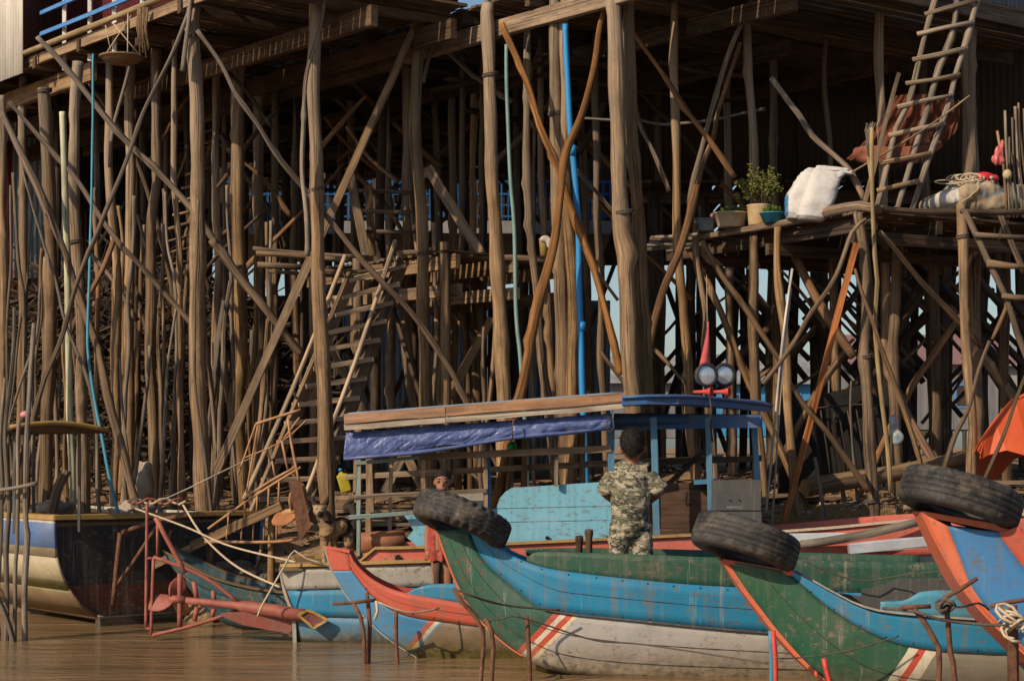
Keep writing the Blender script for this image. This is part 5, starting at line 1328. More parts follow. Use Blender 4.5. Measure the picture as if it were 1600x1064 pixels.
# canopy: thin bowed roof with yellow edge, on posts
cc = P(168, 672, 16.7)
V, Fc = [], []
for k in range(9):
    s = -.9 * k / 8
    for j in range(9):
        t = 5.5 * j / 8
        V.append(cc + tv * (s * 1.0) + ax * (t * .6) + Vector((0, 0, .05 * math.sin(math.pi * k / 8) + .02 * k / 8)))
for k in range(8):
    for j in range(8): Fc.append((k * 9 + j, k * 9 + j + 1, (k + 1) * 9 + j + 1, (k + 1) * 9 + j))
can = obj('canopy', V, Fc, wood('canopy_board', (0.07, 0.05, 0.03), (0.15, 0.11, 0.075)), leftboat, True); can.modifiers.new('s', 'SOLIDIFY').thickness = .03
tube('canopy_edge', [cc + tv * (-.9 * k / 8) + ax * -.01 + Vector((0, 0, .05 * math.sin(math.pi * k / 8) + .02 * k / 8)) for k in range(9)], .02, yellow_p, leftboat, rough=0)
tube('canopy_edge', [cc + ax * (5.5 * .6 * k / 4) + Vector((0, 0, .01)) for k in range(5)], .02, yellow_p, leftboat, rough=0)
for (s, t) in ((-.75, .25), (-.15, .25), (-.75, 1.6), (-.15, 1.6)):
    p = cc + tv * s + ax * t; beam('canopy_post', p + Vector((0, 0, .02)), Vector((p.x, p.y, c0.z - .1)), .025, .025, darkgrey_p, leftboat)
ell = ell_geo(P(40, 648, 17.1), (.05, .05, .035)); obj('pink_float', ell[0], ell[1], plain('pink_plastic', (0.55, 0.2, 0.25), (0.6, 0.26, 0.3), 9, .5), leftboat, True)
# red steel rudder frame on the stern, its shade put in as dark rust
D = 16.9
rudder = [bar((188, 832, .3), (181, 900, .3), (177, 945, .3), r=.024), bar((190, 832, .25), (250, 812, .2), (296, 805, .15), r=.022), bar((245, 822, .2), (215, 868, .25), (184, 912, .3), r=.018), bar((268, 828, .1), (262, 850, .1), r=.016)]
tubes('rudder_frame', rudder, rust_m, leftboat, seg=.1, rough=.02)

# ================================================================ LADDERS, STAIRS, PIPES, LOOSE POLES
def ladder(label, rails, d0, d1, rungs, rr, rg, mat, name='ladder', group=None):
    pts0 = [(rails[0][i], rails[0][i + 1]) for i in range(0, len(rails[0]), 2)]
    t = thing(name, label, 'ladder', P(*pts0[-1], d1))
    for r_ in rails:
        pts = [(r_[i], r_[i + 1]) for i in range(0, len(r_), 2)]
        tube('rail', px_line(pts, d0, d1), rr, mat, t, sides=8, rough=.12)
    ymin, ymax = pts0[0][1], pts0[-1][1]
    for (x0, y0, x1, y1) in rungs:
        f = min(1, max(0, ((y0 + y1) / 2 - ymin) / (ymax - ymin))); d = d0 + (d1 - d0) * f - rr * 1.6
        tube('rung', [P(x0, y0, d), P((x0 + x1) / 2, (y0 + y1) / 2 + random.uniform(-2, 2), d - .01), P(x1, y1, d)], rg, pole_m if mat is stick_m else mat, t, sides=8, rough=.15)
    return t
ladder('grey stick ladder leaning in front of the red fishing net', [[1468,-25, 1445,57, 1435,100, 1420,160, 1400,200, 1385,266, 1370,326], [1500,-25, 1487,62, 1467,108, 1455,150, 1440,200, 1420,266, 1402,328], [1533,-25, 1512,58, 1492,120, 1485,155, 1465,212, 1445,266, 1425,330]], 18.6, 17.75,
       [(1455, -12, 1535, -30), (1445, 23, 1527, 0), (1433, 54, 1522, 35), (1426, 94, 1512, 75), (1415, 131, 1500, 117), (1402, 168, 1488, 150), (1388, 212, 1477, 193), (1375, 255, 1455, 240), (1370, 298, 1437, 283)], .028, .024, stick_m)
ladder('rough branch ladder rising behind the left posts', [[318,182, 290,250, 262,320, 240,400, 214,500], [345,182, 322,250, 300,330, 282,400, 262,500]], 22.8, 22.2,
       [(316 - 6.6 * k, 190 + 21 * k, 350 - 5.4 * k, 178 + 21 * k) for k in range(15)], .02, .016, sawn_m)
ladder('dark short ladder standing on the shaded stair landing', [[548,265, 560,330, 572,400], [636,262, 644,330, 652,398]], 21.6, 21.0,
       [(552, 298, 642, 302), (556, 330, 646, 333), (562, 362, 650, 364)], .022, .022, brace_m)
ladder('stick ladder hanging off the right end of the platform', [[1508,330, 1532,380, 1545,410, 1570,460, 1590,520, 1612,580]], 17.1, 17.0,
       [(1522, 367, 1612, 372), (1542, 411, 1612, 418), (1565, 462, 1612, 466)], .026, .024, brace_m)
# main stairs
tread_m = wood('worn_tread', (0.38, 0.27, 0.17), (0.58, 0.44, 0.30), bmp=.2, var=(.95, 1.1))
stairs = thing('wooden_stairs', 'steep wooden stairs with thin pole handrails between the two tall posts', 'stairs', P(430, 805, 18.6))
sA0, sA1 = P(550, 432, 19.6), P(394, 812, 18.2); sB0, sB1 = P(628, 408, 20.0), P(486, 812, 18.6)
beam('stringer', sA0, sA1, .04, .15, sawn_m, stairs); beam('stringer', sB0, sB1, .04, .19, sawn_m, stairs)
for k in range(13):
    t = .03 + k * .075
    beam('tread', sA0.lerp(sA1, t) + Vector((-.03, 0, .02)), sB0.lerp(sB1, t) + Vector((.03, 0, .02)), .15, .045, tread_m, stairs)
for (a, b_) in ((sA0, sA1), (sB0, sB1)):
    off = Vector((-.06, -.12, .20)); a2 = a + off; b2_ = b_ + off
    tube('handrail', [a2, a2.lerp(b2_, .5) + Vector((.02, 0, -.02)), b2_], .023, tread_m, stairs)
    for t in (.04, .3, .55, .8):
        tube('handrail_stake', [a.lerp(b_, t), a2.lerp(b2_, t)], .011, stick_m, stairs, sides=6)

def loose(name, label, cat, pts, d, w, mat, d2=None, ground=True, group=None, rootz=.12, **kw):
    o = pole(None, name, pts, d, w, mat, d2=d2, ground=ground, rootz=rootz, **kw)
    return tag(o, label, cat, group)
loose('bamboo_pole', 'thick pale greenish bamboo pole with dark rings between left posts', 'pole', [98,175, 103,300, 108,450, 108,600, 115,800], 19.4, (10, 12), palebam_m, rough=.03)
loose('water_pipe', 'thin light blue pipe bending down behind the left boat canopy', 'pipe', [147,85, 143,266, 140,400, 138,510, 140,560, 150,640, 165,710, 182,790], 19.2, (4, 6), lightbluepipe_m, d2=18.3, rough=.02)
o = loose('drain_pipe', 'bright blue plastic pipe beside the crossed red-brown poles', 'pipe', [885,38, 886,100, 891,200, 897,266, 905,400, 909,500, 912,620, 918,745], 18.08, (9, 11), bluepipe_m, rough=.01)
for (x, y) in ((894, 235), (909, 510)):
    tube('pipe_collar', [P(x, y - 7, 18.08), P(x + .6, y + 7, 18.08)], .037, bluepipe_m, o, rough=0, sides=14)
loose('drain_pipe', 'thin pale teal pipe hanging next to the straight grey post', 'pipe', [791,70, 797,266, 803,350, 808,500, 813,560, 820,690], 18.75, (6, 7), tealpipe_m, rough=.01)
t = thing('timber', 'orange-brown sawn timber leaning between the platform posts', 'timber', P(1225, 815, 17.1))
beam('board', P(1338, 380, 17.25), P(1222, 830, 17.2), .055, .04, orange_m, t, up=Vector((0, 1, 0)))
t = thing('bamboo_poles', 'pair of thin bleached bamboo poles leaning by the cabin roof', 'pole', P(1200, 800, 17.1))
tube('pole', px_line([(1238, 420), (1222, 540), (1208, 690), (1197, 800)], 17.1), .011, whitestick_m, t); tube('pole', px_line([(1236, 450), (1224, 560), (1214, 700), (1206, 830)], 17.12), .009, whitestick_m, t)
loose('leaning_pole', 'blunt grey-brown pole leaning right onto the corner post of the platform', 'pole', [1236,600, 1262,640, 1290,672, 1325,722, 1357,768], 17.1, (7, 10), brace_m, d2=17.15, ground=False)
loose('stake', 'short bare stake in the bank beside the sawn log', 'stake', [1273,714, 1282,762, 1289,822], 17.25, (5, 7), stick_m)
loose('stake', 'thin wiry stick standing before the black mesh fence', 'stake', [1330,595, 1328,640, 1331,690, 1336,740], 18.2, (3, 5), stick_m)
loose('leaning_pole', 'dark thin stick leaning across the orange hull', 'pole', [1608,575, 1590,620, 1572,670, 1550,724], 17.1, (5, 7), brace_m)
loose('stake', 'short broken stake rising from the bank behind the sawn log', 'stake', [1300,645, 1305,690, 1313,745], 18.4, (5, 8), brace_m)
# grey stakes standing in the river at left
wst = 'grey crooked stake standing in the river by the left boat'
for pts, w in (([22, 480, 22, 532, 18, 595, 5, 677, 10, 745, 15, 798, 11, 860, 11, 950, 10, 1020], (6, 9)), ([30, 655, 27, 700, 28, 798, 27, 850, 23, 900, 25, 1015], (6, 7)), ([53, 505, 47, 600, 42, 700, 40, 800, 43, 850, 39, 920, 38, 1020], (7, 11)), ([8, 590, 2, 680, 3, 760, -3, 900, -4, 1010], (6, 8))):
    loose('mooring_stake', wst, 'stake', pts, 15.9, w, stick_m, group='grey stakes in the river at the left boat')
loose('mooring_stake', 'slanting grey stake crossing low between the river stakes', 'stake', [-20,915, 2,948, 12,975, 23,1010], 15.8, (8, 9), stick_m)
loose('cross_stick', 'level stick tied across the grey river stakes', 'stick', [-20,768, 20,763, 58,756], 15.82, (6, 7), stick_m, ground=False)
# thin sticks at far left
for k, (pts, d, w) in enumerate([([20, 270, 25, 350, 30, 420, 38, 480, 37, 640, 40, 760], 18.7, (5, 7)), ([17, 290, 17, 400, 12, 520, 15, 780], 18.9, (4, 5)), ([47, 340, 43, 430, 30, 520, 18, 610], 18.8, (3, 4)), ([62, 450, 58, 520, 40, 580, 22, 640], 18.6, (4, 5)), ([257, 300, 262, 380, 272, 440, 275, 560, 270, 690], 19.9, (4, 6)), ([310, 312, 307, 380, 304, 480, 305, 600, 320, 720], 18.5, (4, 5)), ([275, 480, 262, 560, 258, 640], 19.8, (4, 6)), ([235, 540, 225, 640, 212, 730], 19.6, (6, 7)), ([188, 560, 192, 640, 205, 760], 19.8, (4, 5)), ([52, 520, 50, 600, 52, 760], 18.8, (5, 6))]):
    loose('leaning_stick', 'thin crooked stick leaning among the left house posts', 'stick', pts, d, w, stick_m, group='thin sticks among the left posts')
loose('bamboo_pole', 'pale weathered bamboo stem lying slanted low before the left posts', 'pole', [105,735, 92,760, 82,800], 19.0, (16, 17), pole_m)

# rope and wire lashings round the joints
def lashing(parent, px, py, d, w, turns=3, mat=None):
    c = P(px, py, d); r_ = wpx(w, d) / 2 * 1.12; pts = []
    for i in range(turns * 10 + 1):
        a = i * .628; pts.append(c + Vector((r_ * math.cos(a), r_ * math.sin(a), .012 * i / 10 + .012 * math.sin(a + 1))))
    tube('lashing', pts, .006, mat or darkrope_m, parent, sides=5, seg=.05)
for (par, x, y, d, w) in ((house2, 975, 335, 17.55, 28), (house2, 662, 398, 19.6, 20), (jetty, 1362, 785, 17.35, 20), (jetty, 1353, 560, 17.35, 19), (house1, 306, 60, 18.7, 22), (house1, 119, 380, 19.7, 20), (house1, 70, 145, 20, 20), (house2, 766, 120, 18.85, 21), (house2, 1178, 420, 18.6, 17), (jetty, 1504, 372, 17.7, 17), (house1, 494, 300, 18.6, 22), (house1, 372, 420, 21, 23), (house2, 868, 180, 18.35, 21)):
    lashing(par, x, y, d, w)
tag(remesh('plastic_rag', [ell_geo(P(1396, 668, 17.9), (.05, .03, .12), None, 12, 9), ell_geo(P(1403, 684, 17.88), (.06, .03, .07), None, 12, 9)], .012, plain('film_blue_white', (0.10, 0.20, 0.27), (0.42, 0.42, 0.38), 9, .5), None, 2, None, lambda p: .02 * noise.noise(p * 14)), 'torn blue-white plastic rag caught on the platform posts', 'rag')

# ================================================================ GROUND CLUTTER
log = tag(tube('sawn_log', px_line([(1258, 762), (1330, 750), (1420, 735), (1525, 712)], 17.9, 18.6), [.085, .085, .08, .075], wood('log_wood', (0.16, 0.10, 0.06), (0.34, 0.25, 0.16)), None, sides=14, rough=.04), 'thick round sawn log lying on the bank behind the cabin boat', 'log')
endm = plain('log_end', (0.34, 0.19, 0.08), (0.45, 0.27, 0.13), 18, .8)
p = P(1256.5, 762, 17.9); dirv = (P(1258, 762, 17.9) - P(1330, 750, 18.1)).normalized()
lathe('cut_end', [(0, .004), (.05, .003), (.082, 0)], endm, log, n=16, c=P(1258, 762, 17.9) + dirv * .003, rot=dirv.to_track_quat('Z', 'Y').to_matrix())
for k in range(14):
    px = random.uniform(1470, 1590); py = 722 + 3.0 * k; d = 17.6 + random.uniform(-.1, .1) + .01 * k
    a = P(px, 0, d); L = random.uniform(.5, .95); an = random.uniform(-.25, .25)
    z = zg(a.x, d) + .03 + .028 * (14 - k) * .9
    dv = Vector((math.cos(an), math.sin(an) * .6, random.uniform(-.04, .04)))
    o = beam('scrap_board', Vector((a.x, d, z)) - dv * L * .5, Vector((a.x, d, z)) + dv * L * .5, random.uniform(.08, .16), .022, sawn_m)
    tag(o, 'weathered scrap board in the pile behind the ribbed tyre', 'board', 'scrap boards piled on the right bank')
# laid planks behind the cabin boat
for k in range(12):
    px = random.uniform(560, 790); d = 18.3 + k * .22; a = P(px, 0, d); L = random.uniform(1.0, 2.2); z = zg(a.x, d) + .07
    o = beam('laid_plank', (a.x - L / 2, d, z), (a.x + L / 2, d + random.uniform(-.15, .15), z + random.uniform(-.04, .04)), random.uniform(.14, .22), .03, sawn_m)
    tag(o, 'sunlit plank laid on the bank beneath the stairs and cabin rails', 'plank', 'planks laid on the bank')
for k in range(6):
    px = 1140 + 26 * k; d = 18.3 + .1 * k; a = P(px, 0, d); z = zg(a.x, d) + .06
    o = beam('laid_plank', (a.x - .7, d, z), (a.x + .7, d + .1, z + .02), .12, .03, sawn_m)
    tag(o, 'plank laid on the bank beside the round sawn log', 'plank', 'planks beside the log')
# dark sandbags / logs along the water edge by the dog
for k in range(13):
    px = 350 + 17 * k + random.uniform(-6, 6); d = 17.75 + random.uniform(-.1, .25); a = P(px, 0, d); z = max(.18, zg(a.x, d)) + .05 + .09 * (k % 3)
    v, f = ell_geo((a.x, d, z), (random.uniform(.16, .24), .14, .075), Matrix.Rotation(random.uniform(-.4, .4), 3, 'Z'), 12, 8, .3, k)
    tag(obj('sandbag', v, f, plain('bank_bag', (0.07, 0.055, 0.045), (0.14, 0.115, 0.095), 9, .95, coords='pos') if k == 0 else MATS['bank_bag'], None, True), 'dark muddy sandbag heaped at the water edge below the dog', 'sandbag', 'sandbags at the water edge')
rock_m = plain('boulder', (0.20, 0.165, 0.13), (0.38, 0.32, 0.26), 6, .9, coords='pos')
for (px, py, d, r_, lab) in ((224, 755, 20.3, (.13, .12, .2), 'tall pale boulder standing among the left posts'), (85, 795, 19.3, (.2, .15, .1), 'low pale rock behind the left boat rail'), (205, 800, 19.3, (.22, .15, .1), 'rounded rock at the foot of the light blue pipe')):
    p = P(px, py, d); v, f = ell_geo(p, r_, None, 16, 10, .5, px); tag(obj('boulder', v, f, rock_m, None, True), lab, 'rock')
# brushwood heap (nobody could count it)
rb = random.Random(3)
V, Fc, G = [], [], []
def twig(a, b_, r_):
    global V, Fc, G
    x, y, z = frame(a, b_); o = len(V); L = (b_ - a).length
    for t, p in ((0, a), (1, b_)):
        for k in range(4):
            th = math.pi / 2 * k; V.append(p + x * (r_ * (1 - .4 * t) * math.cos(th)) + y * (r_ * (1 - .4 * t) * math.sin(th))); G.append((r_ * math.cos(th), r_ * math.sin(th), L * t))
    for k in range(4):
        k2 = (k + 1) % 4; Fc.append((o + k, o + k2, o + 4 + k2, o + 4 + k))
    Fc.append((o + 3, o + 2, o + 1, o)); Fc.append((o + 4, o + 5, o + 6, o + 7))
for i in range(5200):
    px = rb.uniform(20, 470); d = rb.uniform(22.6, 26.5); x = (px - 800) * d / F
    top = 1.0 + 1.75 * max(0, 1 - abs((px - 200) / 300) ** 2.5) * min(1, (d - 22.3) / 1.2)
    z = zg(x, d) + rb.random() ** .5 * top
    a = Vector((x, d, z)); an = rb.uniform(0, 6.28)
    dv = Vector((math.cos(an), rb.uniform(-.6, .6), rb.gauss(0, .5))) * rb.choice((.12, .2, .3, .5, .9))
    twig(a, a + dv, rb.choice((.005, .007, .01, .014, .022, .04)))
br = obj('brushwood', V, Fc, wood('twig_wood', (0.03, 0.021, 0.015), (0.17, 0.12, 0.08)), None, False, G)
br['kind'] = 'stuff'; tag(br, 'dark heap of firewood and twigs behind the left posts', 'brushwood')
V, Fc, G = [], [], []
for i in range(2600):
    x = rb.uniform(-5.5, 6.5); d = rb.uniform(17.2, 24)
    z = zg(x, d) + .01
    if z < .1: continue
    an = rb.uniform(0, 6.28); L = rb.uniform(.05, .35)
    twig(Vector((x, d, z)), Vector((x + L * math.cos(an), d + L * math.sin(an), z + rb.uniform(0, .06))), rb.uniform(.004, .013))
lt = obj('litter_twigs', V, Fc, MATS['twig_wood'], None, False, G); lt['kind'] = 'stuff'; tag(lt, 'twigs and litter strewn over the earth bank', 'litter')
# dry grass tufts and rubble on the right bank
V, Fc = [], []
for i in range(2200):
    cx = rb.choice((2.6, 2.9, 3.2, 3.5, 3.9, 4.3)); x = cx + rb.gauss(0, .16); d = 17.35 + rb.random() * .5; z = zg(x, d)
    h = rb.uniform(.03, .12); an = rb.uniform(0, 6.28); o = len(V); w_ = .004
    V += [(x - w_, d, z), (x + w_, d, z), (x + math.cos(an) * h * .6, d + math.sin(an) * .3 * h, z + h)]; Fc.append((o, o + 1, o + 2))
gt = obj('dry_grass', V, Fc, plain('dry_grass_mat', (0.16, 0.10, 0.04), (0.28, 0.19, 0.08), 20, .9, coords='pos')); gt['kind'] = 'stuff'; tag(gt, 'tufts of dry grass on the bank below the sawn log', 'grass')
V, Fc = [], []
for i in range(260):
    x = rb.uniform(1.6, 5.5); d = rb.uniform(17.2, 18.6); z = zg(x, d)
    r_ = rb.uniform(.012, .045); v, f = ell_geo((x, d, z + r_ * .3), (r_ * 1.3, r_, r_ * .7), None, 6, 4, .5, i); o = len(V); V += v; Fc += [tuple(k + o for k in q) for q in f]
rb_ = obj('rubble', V, Fc, rock_m); rb_['kind'] = 'stuff'; tag(rb_, 'small stones and clods on the right bank', 'rubble')
# black mesh fence, stick panel
fence = thing('mesh_fence', 'black mesh fence with thin slanted battens behind the log', 'fence', P(1290, 760, 19.2))
meshm = plain('black_mesh', (0.008, 0.009, 0.009), (0.02, 0.02, 0.019), 6, .9, coords='pos')
V, Fc = [], []
tops = [(1215, 650), (1240, 632), (1270, 622), (1300, 612), (1330, 605), (1350, 600), (1400, 650)]
for i, (x, y) in enumerate(tops):
    p = P(x, y, 19.2); V += [p, Vector((p.x, p.y, zg(p.x, p.y) - .05))]
    if i: Fc.append((2 * i - 2, 2 * i - 1, 2 * i + 1, 2 * i))
obj('mesh_sheet', V, Fc, meshm, fence).modifiers.new('s', 'SOLIDIFY').thickness = .01
for k in range(8):
    tube('batten', px_line([(1268 + 14 * k, 640), (1278 + 14 * k, 700), (1284 + 14 * k, 745)], 19.1), .009, dark_m, fence, sides=5)
tube('batten', px_line([(1270, 638), (1340, 632), (1390, 634)], 19.08), .01, dark_m, fence, sides=5)
panel = thing('cane_fence', 'sunlit upright panel of split sticks beside the shaded landing posts', 'fence', P(690, 640, 21.8))
for k in range(11):
    tube('split_stick', px_line([(681 + 2.6 * k, 508 - 4 * math.sin(k * .35) + random.uniform(-4, 3)), (682 + .9 * k, 600), (683 + .5 * k, 660)], 21.75), .009, bamboo_m, panel, sides=5)

# orange upturned hull at the right edge
oh = thing('orange_hull', 'bright orange plastic hull propped on the right bank behind sticks', 'boat', P(1570, 722, 17.6))
opm = plain('orange_plastic', (0.42, 0.06, 0.015), (0.55, 0.10, 0.03), 4, .45)
A_ = [P(1527, 705, 17.5), P(1533, 690, 17.5), P(1552, 662, 17.55), P(1582, 626, 17.6), P(1640, 605, 17.7), P(1720, 600, 17.8)]
B_ = [P(1530, 716, 17.5), P(1545, 710, 17.5), P(1572, 704, 17.45), P(1610, 715, 17.4), P(1660, 735, 17.4), P(1730, 740, 17.4)]
C_ = [a + Vector((.05, .35, -.05)) for a in A_]
V, Fc = [], []
for a, b_, c_ in zip(A_, B_, C_): V += [b_, a + Vector((.02, -.03, -.02)), a, c_, c_ + Vector((.1, .2, -.5))]
for i in range(5):
    for j in range(4): Fc.append((5 * i + j, 5 * i + j + 1, 5 * i + j + 6, 5 * i + j + 5))
obj('hull_shell', V, Fc, opm, oh).modifiers.new('s', 'SOLIDIFY').thickness = .02
tube('hull_rim', [a + Vector((0, -.03, 0)) for a in A_], .02, opm, oh, rough=0)

# ================================================================ TYRES
def tyre(label, c, axis, Ro, Wd, lug):
    n = 120; M = Vector(axis).normalized().to_track_quat('Z', 'X').to_matrix()
    h = Wd / 2
    half = [(.60, .62), (.66, .9), (.78, 1.02), (.90, .98), (.955, .88), (.985, .76), (.995, .60), (.998, .52), (.984, .505), (.984, .465), (1.0, .45), (1.003, .20), (.988, .185), (.988, .145), (1.004, .13), (1.005, .02)]
    prof = [(Ro * r_, -h * z) for r_, z in half] + [(Ro * r_, h * z) for r_, z in half[::-1]] + [(Ro * .64, h * .5), (Ro * .88, h * .6), (Ro * .92, 0), (Ro * .88, -h * .6), (Ro * .64, -h * .5)]
    SH = (3, 4, 5, 26, 27, 28); TR = (6, 7, 10, 11, 14, 15, 16, 17, 20, 21, 24, 25)
    m_ = len(prof); V, Fc = [], []
    for k in range(n):
        th = 2 * math.pi * k / n
        for j, (r_, z) in enumerate(prof):
            rr = r_
            if lug and j in SH and (k % 4) < 2: rr -= lug
            if lug and j in TR and (k % 6) < 1: rr -= lug * .35
            if not lug and j in (5, 6, 25, 26) and (k % 4) < 1: rr -= .007
            if not lug and j in TR and (k % 6) < 1: rr -= .004
            rr *= 1 + .008 * math.sin(2 * th + 1)
            V.append(Vector(c) + M @ Vector((rr * math.cos(th), rr * math.sin(th), z)))
    for k in range(n):
        k2 = (k + 1) % n
        for j in range(m_):
            j2 = (j + 1) % m_; Fc.append((k * m_ + j, k2 * m_ + j, k2 * m_ + j2, k * m_ + j2))
    return tag(obj('tyre', V, Fc, rubber_m, None, True), label, 'tyre')
m, nt, b = newmat('worn_tyre', 0.7)
tc = N(nt, 'ShaderNodeTexCoord').outputs['Object']
n1 = noi(nt, mapping(nt, tc, (3, 3, 6)), 1, 6, .7); n2 = noi(nt, mapping(nt, tc, (40, 40, 40)), 1, 4, .6)
c = ramp(nt, n1, [(0.35, (0.010, 0.010, 0.012)), (0.7, (0.058, 0.055, 0.053))]); c = mix(nt, ramp(nt, n2, [(.55, 0), (.75, .5)]), c, (0.13, 0.115, 0.095))
c = mix(nt, ramp(nt, noi(nt, mapping(nt, tc, (6, 6, 9)), 1, 7, .75), [(.5, 0), (.72, .7)]), c, (0.17, 0.14, 0.105))
nt.links.new(c, b.inputs['Base Color']); bump(nt, b, n2, .4, .006); b.inputs['Specular IOR Level'].default_value = .4
rubber_m = m
tyre('treaded black tyre slung over the green and blue prow, hiding a child', P(722, 812, 13.62), (.37, .20, .9), .355, .21, .03)
tyre('worn smooth black tyre lying over the prow with orange stem line', P(1165, 847, 12.55), (.31, .15, .94), .355, .225, 0)
tyre('ribbed black tyre resting on the broad orange-stemmed prow', P(1501, 779, 11.55), (.30, .11, .94), .37, .225, 0)

# ================================================================ STAKES IN THE NEAR WATER, ROPES
def stake(label, geo, d, mat=rust_m, extra=()):
    t = thing('mooring_stake', label, 'stake', P(geo[0][-2], geo[0][-1], d))
    for k, g_ in enumerate(geo):
        pts = [(g_[i], g_[i + 1]) for i in range(0, len(g_), 2)]
        q = px_line(pts, d)
        if k == 0: q.append(Vector((q[-1].x, d, -.5)))
        tube('shaft' if k == 0 else 'crossbar', q, .016 if k == 0 else .013, mat, t, sides=9, rough=.04, seg=.08)
    return t
stake('bent rusty pipe stake between the two left prows', [[708, 920, 722, 940, 742, 962, 755, 985, 754, 1030, 751, 1064]], 12.9)
stake('second rusty pipe stake with a knotted rope top', [[760, 968, 768, 985, 771, 1010, 768, 1064], [755, 968, 766, 972]], 12.8)
stake('thin bent steel rod with level bar by the red-tipped bow', [[552, 942, 563, 962, 568, 985, 570, 1036], [520, 943, 556, 941, 588, 937]], 14.2)
stake('straight thin steel rod behind the level bar', [[573, 925, 577, 960, 578, 980, 576, 1036]], 14.25)
stake('short dark flat stake beside the blue bow', [[619, 953, 619, 1000, 621, 1036]], 14.2)
stake('rusty flat bar standing before the red and white stripe', [[823, 962, 826, 1010, 828, 1064]], 12.9)
stake('slender bright red pipe beside the orange stem', [[1208, 985, 1211, 1020, 1212, 1064]], 12.1, redsteel_m)
stake('thin pale blue rod next to the red pipe', [[1204, 985, 1206, 1030, 1206, 1064]], 12.15, lightbluepipe_m)
stake('short red flat stake in front of the green prow', [[1287, 1028, 1291, 1045, 1296, 1064]], 11.6, redsteel_m)
stake('bent rusty pipe with level rebar before the blue strake', [[1428, 950, 1445, 972, 1458, 995, 1467, 1012, 1468, 1040, 1467, 1064], [1407, 949, 1454, 947]], 11.0)
stake('rusty pipe with slanted angle iron on top', [[1477, 930, 1481, 970, 1485, 1020, 1492, 1064], [1475, 934, 1500, 921, 1527, 903]], 11.0)
stake('thick rope-wrapped rusty bar at the right edge', [[1585, 945, 1587, 1000, 1588, 1064], [1548, 947, 1575, 941, 1620, 934], [1565, 955, 1600, 965], [1578, 950, 1572, 985, 1588, 1004]], 10.6)
beam_o = obj('x', *beam_geo(P(1579, 952, 10.58), Vector((P(1586, 0, 10.58).x, 10.58, -.4)), .05, .02)[:2], rust_m); tag(beam_o, 'flat rusty bar lashed to the rope-wrapped bar', 'bar'); beam_o.name = 'flat_bar'
def rope(label, pts, r_=.008, mat=rope_m, sag=0, name='rope', **kw):
    """pts: (px, py, distance)"""
    return tag(tube(name, [P(*q) for q in pts], r_, mat, None, sides=6, rough=.05, seg=.06, **kw), label, 'rope')
rope('long pale rope stretched from the twisted bundle to the stern of the cabin boat', [(205, 792, 16.6), (290, 823, 16.4), (360, 853, 16.2), (462, 878, 15.75)], .009)
rope('slack pale rope curving down past the propeller cage', [(284, 785, 16.6), (318, 838, 16.4), (370, 885, 16.2), (437, 917, 15.9)], .010)
rope('taut pale rope running up from the twisted bundle into the stairs', [(222, 795, 16.7), (290, 765, 17.0), (345, 738, 17.2), (400, 712, 17.6)], .007)
rope('pale rope triangle tied round the red shaft tube', [(404, 952, 15.6), (402, 962, 15.6), (408, 948, 15.6), (440, 892, 15.62), (460, 860, 15.65), (478, 872, 15.66), (505, 880, 15.66)], .008)
t = thing('rope_bundle', 'pink and white twisted rope bundle above the propeller cage', 'rope', P(240, 785, 16.6))
for k in range(2):
    tube('strand', [P(200 + 10 * i, 783 + 5 * math.sin(i * 1.4 + k * 3.1), 16.6 + .04 * math.cos(i * 1.4 + k * 3.1)) for i in range(10)], .011, rope_m if k else pinksteel_m, t, sides=6, seg=.05)
rope('thin dark rope strung from the near stakes along the pale hull', [(712, 922, 12.85), (765, 968, 12.78), (800, 962, 12.8), (850, 975, 12.9), (930, 1000, 13.0), (1010, 1007, 13.0), (1200, 1036, 12.6)], .006, darkrope_m)
rope('knotted dark rope crossing the green prow', [(708, 918, 12.85), (735, 930, 12.85), (790, 945, 13.1), (875, 953, 13.25)], .008, darkrope_m)
rope('frayed tan rope looped on the red band', [(590, 940, 14.2), (620, 952, 14.2), (650, 957, 14.25), (686, 950, 14.4)], .007)
rope('short frayed rope end hanging from the level bar', [(588, 938, 14.15), (590, 955, 14.14), (585, 968, 14.14)], .012)
rope('grey wire stretched across the green bow to the near rod', [(1212, 1028, 12.0), (1250, 1027, 12.1), (1330, 1015, 12.1), (1405, 993, 12.15)], .005, darkrope_m)
rope('dark cable draped along the worn green wash board', [(1253, 874, 12.9), (1300, 895, 12.9), (1350, 908, 12.9), (1400, 900, 12.9), (1470, 892, 12.3)], .005, darkrope_m)
rope('thick knotted rope tying the rusty pipes together', [(1380, 950, 11.2), (1430, 955, 10.96), (1470, 968, 10.95), (1520, 974, 10.95), (1585, 978, 10.55)], .010, darkrope_m)
rope('dark rope from the rope knot to the blue panel', [(1470, 945, 10.98), (1500, 948, 11.0), (1530, 942, 11.2), (1545, 952, 11.3)], .007, darkrope_m)
t = thing('rope_knot', 'tight dark rope knot wound round the rusty pipe', 'rope', P(1475, 946, 10.98))
for k in range(5):
    c = P(1470 + 2.5 * k, 945 + (k % 2) * 4, 10.98); tube('coil', [c + Vector((.035 * math.cos(a * .9), -.02 + .03 * math.sin(a * .9 + k), .03 * math.sin(a * .9))) for a in range(8)], .009, darkrope_m, t, sides=6, seg=.03)
t = thing('rope_tangle', 'loose tan rope tangle wound on the thick bar at the right edge', 'rope', P(1585, 965, 10.5))
for k in range(7):
    c = P(1578 + random.uniform(-8, 12), 958 + 8 * k * .6, 10.5); tube('coil', [c + Vector((.06 * math.cos(a * .8 + k), -.01 + .05 * math.sin(a * .8 + k), .05 * math.sin(a * .7))) for a in range(8)], .009, rope_m, t, sides=6, seg=.03)
